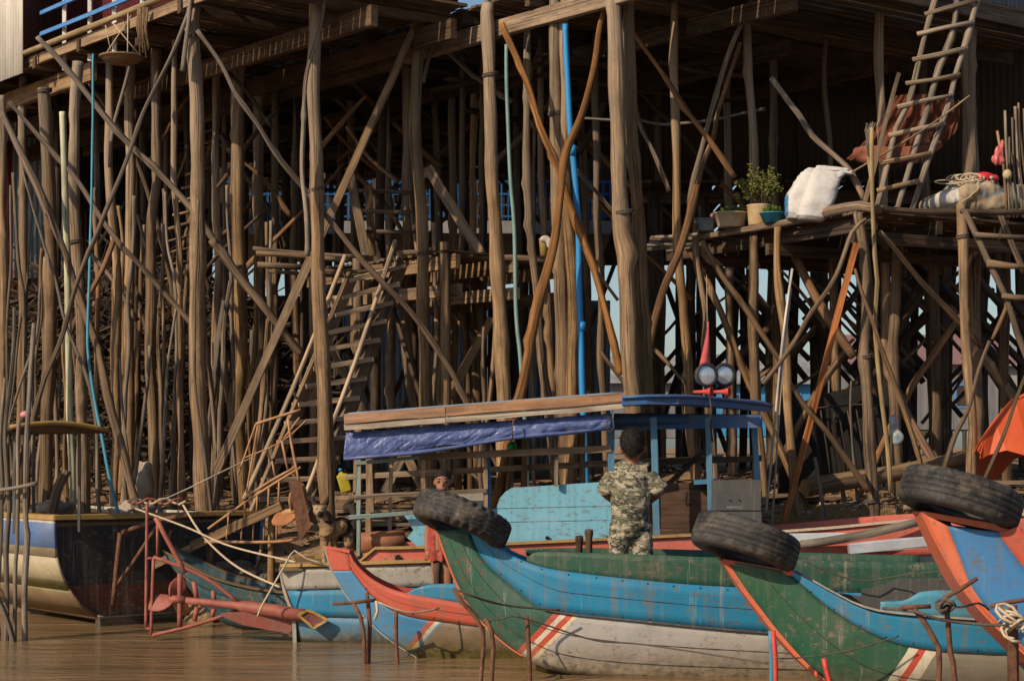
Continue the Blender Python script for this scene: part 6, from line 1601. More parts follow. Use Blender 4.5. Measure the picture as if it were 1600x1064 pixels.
# oar, silver profile, pale panel lying along the cabin boat's side
tag(tube('oar_pole', [P(1250, 850, 15.5), P(1290, 846, 15.5), P(1360, 833, 15.5), P(1448, 812, 15.55)], [.03, .034, .036, .034], stick_m, None), 'round weathered oar pole lying along the red coaming', 'pole')
sil = plain('silver_metal', (0.55, 0.57, 0.60), (0.85, 0.85, 0.85), 5, .3, .6, .1)
v, f, g_ = beam_geo(P(1326, 857, 15.45), P(1480, 843, 15.45), .1, .085); tag(obj('metal_channel', v, f, sil, None, False, g_), 'shiny silver metal box channel beside the oar pole', 'channel')
v, f, g_ = beam_geo(P(1205, 840, 15.52), P(1322, 838, 15.52), .03, .06); tag(obj('pale_panel', v, f, plain('pale_blue_panel', (0.38, 0.42, 0.45), (0.5, 0.54, 0.56), 6, .5), None, False, g_), 'pale bluish strip lying on the coaming behind the smooth tyre', 'panel')

# ================================================================ THINGS ON THE PLATFORM
def on_deck(px, d): return Vector(((px - 800) * d / F, d, JC.z - .006))
soil_m = plain('potting_soil', (0.03, 0.02, 0.012), (0.07, 0.045, 0.03), 30, .95)
leaf_m = tint('leaf', .6, 30, .1, .25)
def leaves(name, c, rx, ry, rz, n, size, parent, hue=(0.07, 0.11, 0.02), up=.5, hollow=.25, seed=1):
    rr = random.Random(seed); V, Fc, C = [], [], []
    for i in range(n):
        while True:
            v = Vector((rr.uniform(-1, 1), rr.uniform(-1, 1), rr.uniform(-1, 1)))
            if hollow < v.length < 1: break
        k = 1 + .35 * noise.noise(v * 2.1 + Vector((seed, 0, 0)))
        p = c + Vector((v.x * rx * k, v.y * ry * k, v.z * rz * k))
        dv = (v + Vector((rr.uniform(-.6, .6), rr.uniform(-.6, .6), up + rr.uniform(-.6, .5)))).normalized()
        sd_ = dv.cross(Vector((rr.uniform(-1, 1), rr.uniform(-1, 1), rr.uniform(-1, 1)))).normalized()
        s = size * rr.uniform(.6, 1.3); o = len(V); f = rr.uniform(.6, 1.5); y = rr.random()
        nrm = dv.cross(sd_) * s * .12
        V += [p, p + dv * s * .5 + sd_ * s * .28 - nrm, p + dv * s, p + dv * s * .5 - sd_ * s * .28 - nrm, p + dv * s * .5 + nrm]
        Fc += [(o, o + 1, o + 4), (o + 1, o + 2, o + 4), (o + 2, o + 3, o + 4), (o + 3, o, o + 4)]
        cc_ = tuple(h * f for h in (hue[0] + .06 * y * y, hue[1] + .02 * y, hue[2])); C += [cc_] * 5
    o = obj(name, V, Fc, leaf_m, parent, False, None, C); o['kind'] = 'stuff'; return o
# grey tub
c = on_deck(1101, 19.05); t = thing('plastic_tub', 'small grey plastic tub at the left end of the platform', 'tub', c)
gt_m = plain('grey_plastic', (0.15, 0.165, 0.18), (0.22, 0.235, 0.25), 8, .5)
V, Fc = [], []
for (sx, sy, z) in ((.085, .07, 0), (.10, .085, .11), (.108, .093, .112), (.108, .093, .122), (.095, .08, .122), (.085, .07, .02)):
    for (u, v) in ((-1, -.8), (-.8, -1), (.8, -1), (1, -.8), (1, .8), (.8, 1), (-.8, 1), (-1, .8)): V.append(c + Vector((sx * u, sy * v, z)))
for j in range(5):
    for k in range(8): Fc.append((8 * j + k, 8 * j + (k + 1) % 8, 8 * j + 8 + (k + 1) % 8, 8 * j + 8 + k))
Fc.append(tuple(range(8))[::-1]); Fc.append(tuple(40 + k for k in range(8)))
obj('tub', V, Fc, gt_m, t); tube('dry_stem', [c + Vector((-.03, 0, .02)), c + Vector((-.045, 0, .15)), c + Vector((-.05, 0, .25))], .006, stick_m, t, sides=5)
tag(obj('pink_bag', *ell_geo(on_deck(1114, 18.95) + Vector((0, 0, .14)), (.035, .03, .025), None, 10, 7, .3, 4), plain('pink_film', (0.5, 0.25, 0.27), (0.6, 0.36, 0.36), 20, .5), None, True), 'scrap of pink plastic between grey tub and beige basin', 'bag')
# beige basin
c = on_deck(1142, 18.75); t = thing('plastic_basin', 'wide beige stained basin with seedlings on the platform', 'basin', c)
lathe('basin', [(0, 0), (.125, 0), (.13, .01), (.168, .13), (.178, .132), (.176, .142), (.165, .14), (.15, .105), (0, .105)], plain('beige_plastic', (0.30, 0.235, 0.15), (0.44, 0.36, 0.24), 9, .6), t, n=28, c=c)
leaves('seedlings', c + Vector((.02, 0, .15)), .12, .11, .045, 170, .035, t, up=1.2, hollow=0, seed=4)
# tan pot with leafy bush
c = on_deck(1187, 18.6); t = thing('potted_plant', 'bushy green potted plant in a stained tan pot', 'plant', c)
lathe('pot', [(0, 0), (.105, 0), (.11, .01), (.125, .19), (.13, .2), (.12, .2), (.112, .17), (0, .17)], plain('stained_tan_pot', (0.30, 0.17, 0.06), (0.52, 0.40, 0.24), 7, .6), t, n=24, c=c)
rr = random.Random(77); V, Fc, C = [], [], []
for k in range(64):
    a = rr.uniform(0, 6.28); sp_ = rr.uniform(.05, .24); hh = rr.uniform(.16, .42) * (1.1 - sp_ * 1.2)
    b0 = c + Vector((.05 * math.cos(a), .05 * math.sin(a), .17)); tip = c + Vector((sp_ * math.cos(a) * 1.05, sp_ * math.sin(a) * .9, .17 + hh))
    midp = b0.lerp(tip, .55) + Vector((rr.uniform(-.02, .02), rr.uniform(-.02, .02), .05))
    if k % 3 == 0: tube('stem', [b0, midp, tip], [.005, .002], stick_m, t, sides=4)
    br_ = rr.uniform(.75, 1.25); yel = rr.random()
    for i in range(rr.randint(22, 34)):
        u = rr.uniform(.25, 1.03) ** .8
        p = b0.lerp(midp, u * 2) if u < .5 else midp.lerp(tip, u * 2 - 1)
        p = p + Vector((rr.gauss(0, .013), rr.gauss(0, .013), rr.gauss(0, .013)))
        dv = Vector((math.cos(a) + rr.uniform(-1.2, 1.2), math.sin(a) + rr.uniform(-1.2, 1.2), rr.uniform(-.5, .9))).normalized()
        sd_ = dv.cross(Vector((rr.uniform(-1, 1), rr.uniform(-1, 1), rr.uniform(-1, 1)))).normalized(); s_ = rr.uniform(.018, .042); o = len(V); nr = dv.cross(sd_) * s_ * .12
        V += [p, p + dv * s_ * .5 + sd_ * s_ * .3 - nr, p + dv * s_, p + dv * s_ * .5 - sd_ * s_ * .3 - nr, p + dv * s_ * .5 + nr]
        Fc += [(o, o + 1, o + 4), (o + 1, o + 2, o + 4), (o + 2, o + 3, o + 4), (o + 3, o, o + 4)]
        f_ = br_ * rr.uniform(.7, 1.25); C += [(f_ * (.15 + .07 * yel), f_ * (.175 + .03 * yel), f_ * .045)] * 5
o = obj('foliage', V, Fc, leaf_m, t, False, None, C); o['kind'] = 'stuff'
# blue basin
c = on_deck(1207, 18.35); t = thing('plastic_basin', 'small blue basin with bright seedlings next to the white sack', 'basin', c)
lathe('basin', [(0, 0), (.085, 0), (.122, .085), (.13, .087), (.128, .095), (.118, .093), (.105, .07), (0, .07)], plain('blue_basin', (0.03, 0.17, 0.26), (0.05, 0.24, 0.34), 6, .5), t, n=28, c=c)
leaves('seedlings', c + Vector((0, 0, .105)), .09, .09, .04, 200, .03, t, up=1.2, hollow=0, seed=6, hue=(0.06, 0.13, 0.015))
# white sack
sack_m, nt, b = newmat('woven_sack', .6)
tcx = N(nt, 'ShaderNodeTexCoord').outputs['Object']
a = N(nt, 'ShaderNodeAttribute', attribute_name='tint')
nn_ = noi(nt, mapping(nt, tcx, (5, 5, 70)), 1, 4, .7)
cl = mix(nt, ramp(nt, nn_, [(.52, 0.0), (.66, .28)]), a.outputs['Color'], (0.30, 0.33, 0.42))
nt.links.new(mix(nt, ramp(nt, noi(nt, mapping(nt, tcx, (9, 9, 6)), 1, 5, .7), [(.45, 0.), (.8, .5)]), cl, (0.42, 0.38, 0.33)), b.inputs['Base Color'])
bump(nt, b, noi(nt, mapping(nt, tcx, (30, 30, 30)), 1, 5, .7), .5, .01)
c = on_deck(1272, 17.95)
S = lambda px, py, dd=0: P(px, py, 17.95 + dd)
def sackcol(v):
    if v.x < P(1233, 0, 17.95).x and v.y > 17.95: return (0.03, 0.20, 0.42)
    return (0.53, 0.52, 0.51)
def loft(secs, n=56, seed=0, pw=3.2):
    V, Fc = [], []
    q = []
    for k in range(len(secs) - 1):
        for j in range(10): t_ = j / 10; q.append(tuple(a + (b_ - a) * t_ for a, b_ in zip(secs[k], secs[k + 1])))
    q.append(secs[-1])
    q = [x for k_, x in enumerate(q)]
    for (px, py, dd, hx, hy) in q:
        c_ = S(px, py, dd)
        for k in range(n):
            th = 2 * math.pi * k / n; ct, st_ = math.cos(th), math.sin(th)
            u = math.copysign(abs(ct) ** (2 / pw), ct); v = math.copysign(abs(st_) ** (2 / pw), st_)
            p = c_ + Vector((u * hx, v * hy, -.12 * u * hx))
            p += Vector((u, v, 0)) * (.014 * noise.noise(Vector((p.x * 7, p.y * 7 + seed, p.z * 9))) + (.020 if p.z > S(0, 285).z else .006) * (abs(noise.noise(Vector((p.x * 14 + p.z * 9, p.y * 14 + seed, p.z * 26)))) - .2))
            V.append(p)
    for i in range(len(q) - 1):
        for k in range(n): k2 = (k + 1) % n; Fc.append((i * n + k, i * n + k2, (i + 1) * n + k2, (i + 1) * n + k))
    Fc.append(tuple(range(n))[::-1]); Fc.append(tuple((len(q) - 1) * n + k for k in range(n)))
    return V, Fc
v1, f1 = loft([(1266, 345, -.06, .10, .09), (1268, 340, -.06, .138, .12), (1274, 320, -.05, .158, .14), (1283, 295, -.03, .158, .13), (1289, 280, -.02, .145, .10), (1296, 268, 0, .15, .07), (1302, 262, 0, .15, .035), (1305, 261, 0, .12, .015)])
v2, f2 = loft([(1243, 343, .14, .08, .1), (1243, 335, .14, .10, .12), (1246, 310, .14, .11, .13), (1258, 288, .13, .11, .11), (1268, 272, .11, .10, .07), (1276, 264, .1, .08, .03)], seed=7)
v3, f3 = loft([(1300, 268, .0, .09, .07), (1316, 267, .0, .07, .06), (1326, 273, -.01, .045, .05), (1332, 268, -.01, .03, .03)], seed=3)
sv, sf, _ = merge((v1, f1), (v2, f2), (v3, f3))
sk = obj('grain_sack', sv, sf, sack_m, None, True, None, [sackcol(v) for v in sv])
tag(sk, 'full white woven sack with crumpled open top and faded print', 'sack')
# tarpaulin bundle
c = on_deck(1520, 18.4)
S = lambda px, py, dd=0: P(px, py, 18.3 + dd)
def bcol(v):
    q = noise.noise(v * 2.6)
    x = v.x
    if x < S(1490, 0).x and v.y < 18.2 and q > -.15: return (0.56, 0.54, 0.50)
    if x > S(1563, 0).x: return (0.09, 0.20, 0.11) if v.z < S(0, 315).z else (0.20, 0.20, 0.17)
    if abs(noise.noise(v * 3.3 + Vector((4, 4, 4)))) < .06: return (0.22, 0.27, 0.33)
    return (0.36, 0.29, 0.20)
geos = [ell_geo(S(1480, 318), (.25, .22, .11), None, 16, 9), ell_geo(S(1520, 303), (.30, .25, .15), None, 16, 9), ell_geo(S(1545, 318), (.35, .22, .14), None, 16, 9), ell_geo(S(1585, 312, .05), (.22, .2, .15), None, 16, 9)]
tb = remesh('tarpaulin_bundle', geos, .018, tint('bundle_cloth', .85, 14, .3, .4), None, 3, bcol, lambda p: .035 * noise.noise(p * 5) + .02 * noise.noise(p * 13) + .012 * noise.noise(Vector((p.x * 25, p.y * 8, p.z * 8))))
tag(tb, 'lumpy bundle of beige and white tarpaulins under the rope coil', 'bundle')
t = thing('rope_coil', 'loose tan rope coil lying on the tarpaulin bundle', 'rope', S(1510, 285))
for k in range(9):
    cx = 1490 + 5.5 * k + random.uniform(-6, 6); cy = 281 + random.uniform(-5, 6); w_ = random.uniform(14, 30); h_ = random.uniform(3, 8)
    tube('loop', [S(cx + w_ * math.cos(a * .75 + k), cy + h_ * math.sin(a * .75 + k) + (2 if a > 7 else 0), -.16 - .05 * math.sin(a * .75 + k)) for a in range(10)], .007, rope_m, t, sides=5, seg=.05)
tube('loop', [S(1528, 280, -.2), S(1529, 295, -.25), S(1515, 308, -.26), S(1498, 318, -.25)], .006, rope_m, t, sides=5)
t = thing('fuel_can', 'bright red plastic can lying on the tarpaulin bundle', 'can', S(1543, 282, -.1))
cr = plain('red_plastic', (0.42, 0.02, 0.03), (0.52, 0.04, 0.05), 6, .4)
remesh('can_body', [ell_geo(S(1540, 277, -.1), (.095, .06, .05), Matrix.Rotation(R(8), 3, 'Y'), 14, 9), ell_geo(S(1552, 279, -.1), (.06, .05, .04), None, 12, 8)], .012, cr, t, 3)
lathe('cap', [(0, .02), (.016, .02), (.018, 0), (0, 0)], plain('cap_grey', (0.3, 0.3, 0.3), (0.4, 0.4, 0.4), 9, .5), t, n=12, c=S(1549, 278, -.158), rot=Matrix.Rotation(R(90), 3, 'X'))
# stick bundle at the right end
sb_t = thing('stick_bundle', 'upright bundle of grey sticks tied at the platform end', 'sticks', on_deck(1588, 17.6))
for k in range(11):
    x = 1566 + 4.2 * k + random.uniform(-3, 3)
    tube('stick', px_line([(x + random.uniform(-8, 4), random.uniform(160, 225)), (x + 2, 260), (x + 5 + random.uniform(0, 8), 340)], 17.6 + .02 * (k % 4), 17.7), random.uniform(.009, .016), stick_m if k % 3 else red_pole_m, sb_t, sides=6)
tag(remesh('plastic_bag', [ell_geo(P(1559, 250, 17.5), (.062, .03, .05), None, 12, 9), ell_geo(P(1561, 240, 17.5), (.048, .03, .07), None, 12, 9), ell_geo(P(1565, 228, 17.5), (.018, .02, .06), None, 10, 8)], .009, plain('red_film', (0.34, 0.03, 0.04), (0.52, 0.16, 0.15), 25, .35, stretch=(3, 3, .6)), None, 2, None, lambda p: .016 * noise.noise(Vector((p.x * 45, p.y * 10, p.z * 9)))), 'thin red plastic bag hanging on the stick bundle', 'bag')
o = tag(remesh('gourd', [ell_geo(P(1574, 273, 17.52), (.045, .045, .05), None, 12, 9)], .012, plain('gourd_skin', (0.36, 0.29, 0.17), (0.46, 0.38, 0.24), 9, .6), None, 2), 'small tan round float hanging below the red bag', 'float')
br_t = thing('broom', 'worn twig broom standing bristles up beside the fishing net', 'broom', on_deck(1364, 17.6))
tube('handle', px_line([(1356, 245), (1363, 300), (1366, 328)], 17.3, 17.35), .012, bamboo_m, br_t)
for k in range(26):
    x = 1356 + random.uniform(-6, 12); tube('bristle', px_line([(x, 190 + random.uniform(0, 14)), (1356 + random.uniform(-4, 8), 225), (1357 + random.uniform(-2, 3), 250)], 17.3), .004, stick_m, br_t, sides=4)
t = tag(beam('net_board', P(1404, 115, 17.9), P(1350, 322, 17.5), .035, .03, sawn_m, None, up=Vector((0, 1, 0))), 'narrow sawn board leaning beside the fishing net', 'board')
tag(tube('net_pole', px_line([(1515, 150), (1440, 205), (1330, 270)], 18.0, 17.8), .009, bamboo_m, None), 'thin cane crossing behind the ladder and net', 'cane')
# fishing net: gauzy, hung in folds
m, nt, b = newmat('fishing_net', .9)
tr = N(nt, 'ShaderNodeBsdfTransparent'); mx = N(nt, 'ShaderNodeMixShader'); out = nt.nodes['Material Output']
b.inputs['Base Color'].default_value = (0.27, 0.085, 0.05, 1)
tcx = N(nt, 'ShaderNodeTexCoord').outputs['Object']
fac = ramp(nt, noi(nt, mapping(nt, tcx, (7, 7, 4)), 1, 5, .7), [(.3, .18), (.7, .6)])
nt.links.new(fac, mx.inputs[0]); nt.links.new(tr.outputs[0], mx.inputs[1]); nt.links.new(b.outputs[0], mx.inputs[2]); nt.links.new(mx.outputs[0], out.inputs[0])
netm = m
V, Fc = [], []
top = [(1400, 150), (1420, 147), (1450, 148), (1480, 152), (1502, 158)]
bot = [(1322, 248), (1345, 255), (1385, 266), (1450, 250), (1495, 205)]
n_, m_ = 40, 24
for i in range(n_ + 1):
    t_ = i / n_ * 4; k = min(3, int(t_)); u = t_ - k
    tx = top[k][0] + (top[k + 1][0] - top[k][0]) * u; ty = top[k][1] + (top[k + 1][1] - top[k][1]) * u
    bx_ = bot[k][0] + (bot[k + 1][0] - bot[k][0]) * u; by = bot[k][1] + (bot[k + 1][1] - bot[k][1]) * u
    for j in range(m_ + 1):
        v = j / m_
        d = 18.25 + .12 * math.sin(i * .7 + v * 2) * v + .1 * noise.noise(Vector((i * .25, v * 4, 1)))
        V.append(P(tx + (bx_ - tx) * v, ty + (by - ty) * v + 10 * math.sin(v * 3.1) * (1 - i / n_), d))
for i in range(n_):
    for j in range(m_): Fc.append((i * (m_ + 1) + j, (i + 1) * (m_ + 1) + j, (i + 1) * (m_ + 1) + j + 1, i * (m_ + 1) + j + 1))
net = tag(obj('fishing_net', V, Fc, netm, None, True), 'rust-red gauzy fishing net draped behind the stick ladder', 'net')
roll = remesh('net_roll', [tube_geo([P(1335, 242, 18.2), P(1370, 243, 18.1), P(1420, 243, 18.1), P(1470, 225, 18.2)], [.07, .085, .07, .04], sides=10)[:2]], .016, plain('net_heap', (0.14, 0.045, 0.028), (0.26, 0.10, 0.065), 12, .95, coords='pos'), net, 2, None, lambda p: .03 * noise.noise(Vector((p.x * 6, p.y * 12, p.z * 12))))
# hanging basket on the left house
bk = thing('hanging_basket', 'round wicker basket hung by strings under the balcony edge', 'basket', P(192, 95, 19.3))
wk = plain('wicker', (0.13, 0.075, 0.04), (0.26, 0.16, 0.09), 40, .9)
c = P(190, 90, 19.3)
lathe('bowl', [(0, -.075), (.1, -.07), (.18, -.04), (.215, 0), (.22, .008), (.205, .004), (.17, -.03), (0, -.06)], wk, bk, n=28, c=c)
tube('rim', [c + Vector((.218 * math.cos(k * math.pi / 8), .218 * math.sin(k * math.pi / 8), .004)) for k in range(17)], .011, wk, bk, sides=6)
for a, q in ((0.3, (175, 35)), (2.2, (165, 40)), (4.1, (205, 25)), (5.2, (200, 22))):
    tube('string', [c + Vector((.21 * math.cos(a), .21 * math.sin(a), 0)), P(*q, 19.3)], .006, rope_m, bk, sides=5)
rg = thing('hanging_net_rag', 'frayed brown netting dangling from the balcony edge', 'rag', P(225, 60, 19.4))
for k in range(16):
    x = 222 + random.uniform(-6, 9); tube('frayed_strand', px_line([(x, 12), (x + random.uniform(-3, 3), 45), (x + random.uniform(-5, 5), random.uniform(60, 92))], 19.2), random.uniform(.006, .016), plain('frayed_net', (0.10, 0.065, 0.035), (0.2, 0.13, 0.075), 30, .95) if k == 0 else MATS['frayed_net'], rg, sides=5)
# yellow can, buckets, carton near the stairs
bx_c = thing('wooden_crate', 'small slatted wooden crate carrying the yellow jerrycan', 'crate', (P(538, 0, 20.4).x, 20.4, zg(P(538, 0, 20.4).x, 20.4)))
for k in range(4):
    zc = P(0, 769, 20.4).z - .04 - .085 * k; beam('slat', P(524, 0, 20.3).xy.to_3d() + Vector((0, 0, zc)), P(552, 0, 20.3).xy.to_3d() + Vector((0, 0, zc)), .02, .07, sawn_m, bx_c)
for k in range(3):
    beam('slat', Vector((P(526 + 11 * k, 0, 20.3).x, 20.28, P(0, 769, 20.4).z - .01)), Vector((P(526 + 11 * k, 0, 20.3).x, 20.55, P(0, 769, 20.4).z - .01)), .06, .02, sawn_m, bx_c)
for k in (525, 551):
    p = P(k, 769, 20.33); beam('corner_post', p, Vector((p.x, p.y, zg(p.x, p.y) - .05)), .03, .03, sawn_m, bx_c)
t = thing('jerrycan', 'yellow plastic jerrycan standing on a crate behind the grey post', 'can', P(540, 765, 20.4))
remesh('can_body', [beam_geo(P(534, 741, 20.4), P(542, 768, 20.4), .10, .12)[:2], beam_geo(P(532, 737, 20.4), P(535, 745, 20.4), .05, .05)[:2]], .012, plain('yellow_plastic', (0.30, 0.24, 0.02), (0.38, 0.32, 0.035), 6, .5), t, 3)
lathe('cap', [(0, .03), (.02, .03), (.022, 0), (0, 0)], bluepipe_m, t, n=10, c=P(532, 736, 20.4))
t = thing('water_bucket', 'pale yellow bucket with white rag on the shaded landing', 'bucket', P(852, 398, 19.9))
lathe('bucket', [(0, 0), (.045, 0), (.06, .17), (.064, .175), (.056, .175), (.045, .02), (0, .02)], plain('straw_plastic', (0.38, 0.27, 0.08), (0.46, 0.36, 0.14), 9, .6), t, n=18, c=P(851, 400, 19.9))
remesh('rag', [ell_geo(P(852, 374, 19.85), (.06, .05, .04), None, 12, 8), ell_geo(P(858, 380, 19.82), (.03, .03, .06), None, 10, 7)], .012, plain('rag_cloth', (0.33, 0.31, 0.28), (0.5, 0.48, 0.44), 12, .9), t, 2)
tag(obj('green_ball', *ell_geo(P(800, 698, 17.0), (.045, .045, .05), None, 12, 8, .1, 2), plain('green_float_mat', (0.01, 0.35, 0.06), (0.02, 0.45, 0.10), 8, .4), cabin and None, True), 'small bright green float hanging under the cabin tarpaulin', 'float').name = 'green_float'  # small hanging green ball, gives no light

# ================================================================ PEOPLE
skin_m, nt, b = newmat('skin', .55); b.inputs['Base Color'].default_value = (0.26, 0.12, 0.07, 1); b.inputs['Subsurface Weight'].default_value = .08
hair_m = plain('black_hair', (0.006, 0.005, 0.004), (0.022, 0.016, 0.013), 90, .75, 0, .5, stretch=(1, 1, .2))
camo, nt, b = newmat('camouflage_cloth', .9)
tcx = N(nt, 'ShaderNodeTexCoord').outputs['Object']
q = mapping(nt, tcx, (1, 1, 2.1))
na = noi(nt, q, 10, 3, .6, 1.2); nb = noi(nt, mapping(nt, q, (1, 1, 1), (5, 3, 1)), 12, 3, .6, 1.4); nc = noi(nt, mapping(nt, q, (1, 1, 1), (2, 9, 4)), 24, 3, .6, 1.2)
cl = mix(nt, ramp(nt, na, [(.45, 0.), (.51, 1.)]), (0.32, 0.285, 0.215), (0.125, 0.12, 0.08))
cl = mix(nt, ramp(nt, nb, [(.51, 0.), (.56, 1.)]), cl, (0.042, 0.042, 0.032))
cl = mix(nt, ramp(nt, nc, [(.60, 0.), (.63, .85)]), cl, (0.46, 0.41, 0.31))
nt.links.new(cl, b.inputs['Base Color']); bump(nt, b, noi(nt, mapping(nt, tcx, (14, 14, 9)), 1, 4, .6), .6, .015)
D = 13.72
boy = thing('person', 'child in camouflage shirt and trousers standing with back turned in the boat', 'person', P(987, 930, D))
def Q(px, py, dd=0.0): return P(px, py, D + dd)
TG = lambda pts, rads: tube_geo(pts, rads, sides=12, rough=0, seg=.03)[:2]
floorz = .40
def Z(px, z, dd=0.0): return Vector(((px - 800) * D / F, D + dd, z))
def hand(c, fwd, down, out, s=1.0):
    """palm and five separate fingers; fwd = direction of the fingers, out = thumb side"""
    g_ = [ell_geo(c + fwd * .03 * s, (.026 * s, .020 * s, .034 * s), fwd.to_track_quat('Z', 'Y').to_matrix(), 10, 8)]
    for k in range(4):
        o_ = out * (.021 - .014 * k) * s; L = (.042, .050, .046, .036)[k] * s
        b0 = c + fwd * .052 * s + o_; b1 = b0 + fwd * L * .55 + down * L * .1; b2 = b1 + fwd * L * .4 + down * L * .35
        g_.append(TG([b0, b1, b2], [.0075 * s, .007 * s, .0055 * s]))
    t0 = c + fwd * .012 * s + out * .02 * s; g_.append(TG([t0, t0 + out * .018 * s + fwd * .02 * s, t0 + out * .02 * s + fwd * .042 * s + down * .008 * s], [.009 * s, .008 * s, .006 * s]))
    return g_
head = [ell_geo(Q(988, 692, -.01), (.082, .098, .098), None, 18, 12), ell_geo(Q(988, 703, -.02), (.070, .085, .075), None, 16, 10), TG([Q(988, 708), Q(988, 722, .0), Q(987, 736, .01)], [.048, .05, .065])]
head += [ell_geo(Q(969, 703, -.01), (.013, .022, .031), Matrix.Rotation(R(-14), 3, 'Y'), 10, 8), ell_geo(Q(1007, 703, -.01), (.013, .022, .031), Matrix.Rotation(R(14), 3, 'Y'), 10, 8)]
head += [ell_geo(Q(988, 702, .085), (.014, .022, .018), None, 8, 6), ell_geo(Q(988, 713, .055), (.04, .04, .03), None, 8, 6)]
body = head + [TG([Q(986, 740), Q(986, 780), Q(986, 815), Q(986, 830)], [.08, .085, .08, .07])]
for (sx, shx, elx, ely, hx) in ((-1, 962, 942, 768, 962), (1, 1011, 1032, 768, 1012)):
    sh_, el, wr = Q(shx, 742), Q(elx, ely, .0), Q(hx, 786, .19)
    body += [TG([sh_, el], [.04, .032]), TG([el, el.lerp(wr, .5), wr], [.032, .028, .02])]
    fw = (wr - el).normalized(); body += hand(wr, fw, Vector((0, 0, -1)), Vector((-sx, 0, 0)), .85)
for (hx, kx, fx) in ((970, 966, 965), (1001, 1005, 1007)):
    body += [TG([Q(hx, 826), Z(kx, .66, .01), Z(fx, .46, -.01), Z(fx, floorz + .05, -.01)], [.052, .045, .038, .03]), ell_geo(Z(fx, floorz + .028, .05), (.035, .08, .026), None, 10, 7)]
boyb = remesh('body', body, .009, skin_m, boy, 5)
hair = [ell_geo(Q(988, 687, -.014), (.089, .108, .087), None, 18, 12), ell_geo(Q(988, 697, -.052), (.083, .072, .062), None, 16, 10), ell_geo(Q(988, 706, -.066), (.052, .048, .036), None, 12, 8)]
remesh('hair', hair, .009, hair_m, boy, 3, None, lambda p: .006 * noise.noise(p * 40) + .004 * noise.noise(p * 90))
def fuzz(name, ob, n, L, mat, seed=1, down=.5, zmin=-9):
    """short tapered hairs standing on the hair shell"""
    rr = random.Random(seed); me = ob.data; V, Fc = [], []
    vs = [v for v in me.vertices if v.co.z > zmin]
    for i in range(n):
        v = rr.choice(vs); nn = v.normal.copy(); dv = (nn + Vector((rr.uniform(-.6, .6), rr.uniform(-.6, .6), -down + rr.uniform(-.4, .4)))).normalized()
        sd_ = dv.cross(nn + Vector((.01, .02, .3))).normalized() * .0016; p = v.co - nn * .003; o = len(V); l = L * rr.uniform(.5, 1.2)
        V += [p + sd_, p - sd_, p + dv * l]; Fc.append((o, o + 1, o + 2))
    h_ = obj(name, V, Fc, mat, ob); h_['kind'] = 'stuff'
boyhair = [c_ for c_ in boy.children if c_.name.startswith('hair')][0]
fuzz('hair_strands', boyhair, 5000, .022, hair_m, 3, .6)
shirt = [TG([Q(987, 727, .005), Q(986, 745), Q(985, 775), Q(984, 800), Q(985, 822)], [.075, .13, .142, .14, .135]), TG([Q(962, 738), Q(986, 733), Q(1011, 738)], [.068, .075, .068]), TG([Q(987, 723, .005), Q(987, 735, .005)], [.066, .085])]
shirt += [TG([Q(963, 742), Q(952, 755), Q(943, 769, .01)], [.068, .066, .064]), TG([Q(1011, 742), Q(1022, 755), Q(1033, 767, .01)], [.068, .066, .064])]
def flat(gs, k=.78):
    return [([Vector((v.x, D + (v.y - D) * k, v.z)) for v in g_[0]], g_[1]) for g_ in gs]
remesh('camouflage_shirt', flat(shirt), .010, camo, boy, 4, None, lambda p: .012 * noise.noise(Vector((p.x * 8, p.y * 8, p.z * 12))) + .016 * (abs(noise.noise(Vector((p.x * 9 + p.z * 7, p.y * 9, p.z * 13 - p.x * 6)))) - .2))
tro = [TG([Q(985, 808), Q(985, 828)], [.138, .13]), ell_geo(Q(985, 832), (.10, .12, .06), None, 12, 8), TG([Q(970, 818), Q(967, 850), Z(966, .62), Z(965, .47)], [.082, .078, .07, .062]), TG([Q(1001, 818), Q(1003, 850), Z(1005, .62), Z(1007, .47)], [.082, .078, .07, .062])]
remesh('camouflage_trousers', flat(tro, .85), .010, camo, boy, 4, None, lambda p: .011 * noise.noise(Vector((p.x * 8, p.y * 8, p.z * 16))) + .005 * noise.noise(p * 26))

# child half hidden by the tyre
D = 14.85; floorz = .32
girl = thing('person', 'small child in a red dress standing behind the treaded tyre', 'person', P(690, 950, D))
hc = Q(691, 752)
body = [ell_geo(hc + Vector((0, .01, .012)), (.062, .074, .075), None, 18, 12), ell_geo(hc + Vector((.002, -.012, -.045)), (.048, .056, .05), None, 16, 10), ell_geo(hc + Vector((.004, -.068, -.022)), (.010, .014, .015), None, 8, 6), ell_geo(hc + Vector((.004, -.06, -.054)), (.021, .012, .007), None, 10, 6), ell_geo(hc + Vector((.003, -.058, -.063)), (.018, .011, .006), None, 10, 6), ell_geo(hc + Vector((-.06, .01, -.01)), (.01, .018, .022), None, 8, 6), ell_geo(hc + Vector((.064, .01, -.01)), (.01, .018, .022), None, 8, 6), ell_geo(hc + Vector((-.026, -.058, .006)), (.016, .006, .006), None, 8, 6), ell_geo(hc + Vector((.032, -.058, .006)), (.016, .006, .006), None, 8, 6)]
body += [TG([hc + Vector((0, .01, -.06)), Q(690, 785), Q(690, 795)], [.033, .035, .05]), TG([Q(689, 800), Q(688, 830), Q(688, 860)], [.075, .085, .09])]
for (shx, elx, wx, sx) in ((673, 668, 667, -1), (706, 711, 713, 1)):
    a, e_, w_ = Q(shx, 800), Q(elx, 832, .01), Q(wx, 860, -.02)
    body += [TG([a, e_, w_], [.03, .025, .019])] + hand(w_, Vector((0, -.15, -1)).normalized(), Vector((0, -1, 0)), Vector((-sx * .5, -.8, 0)).normalized(), .72)
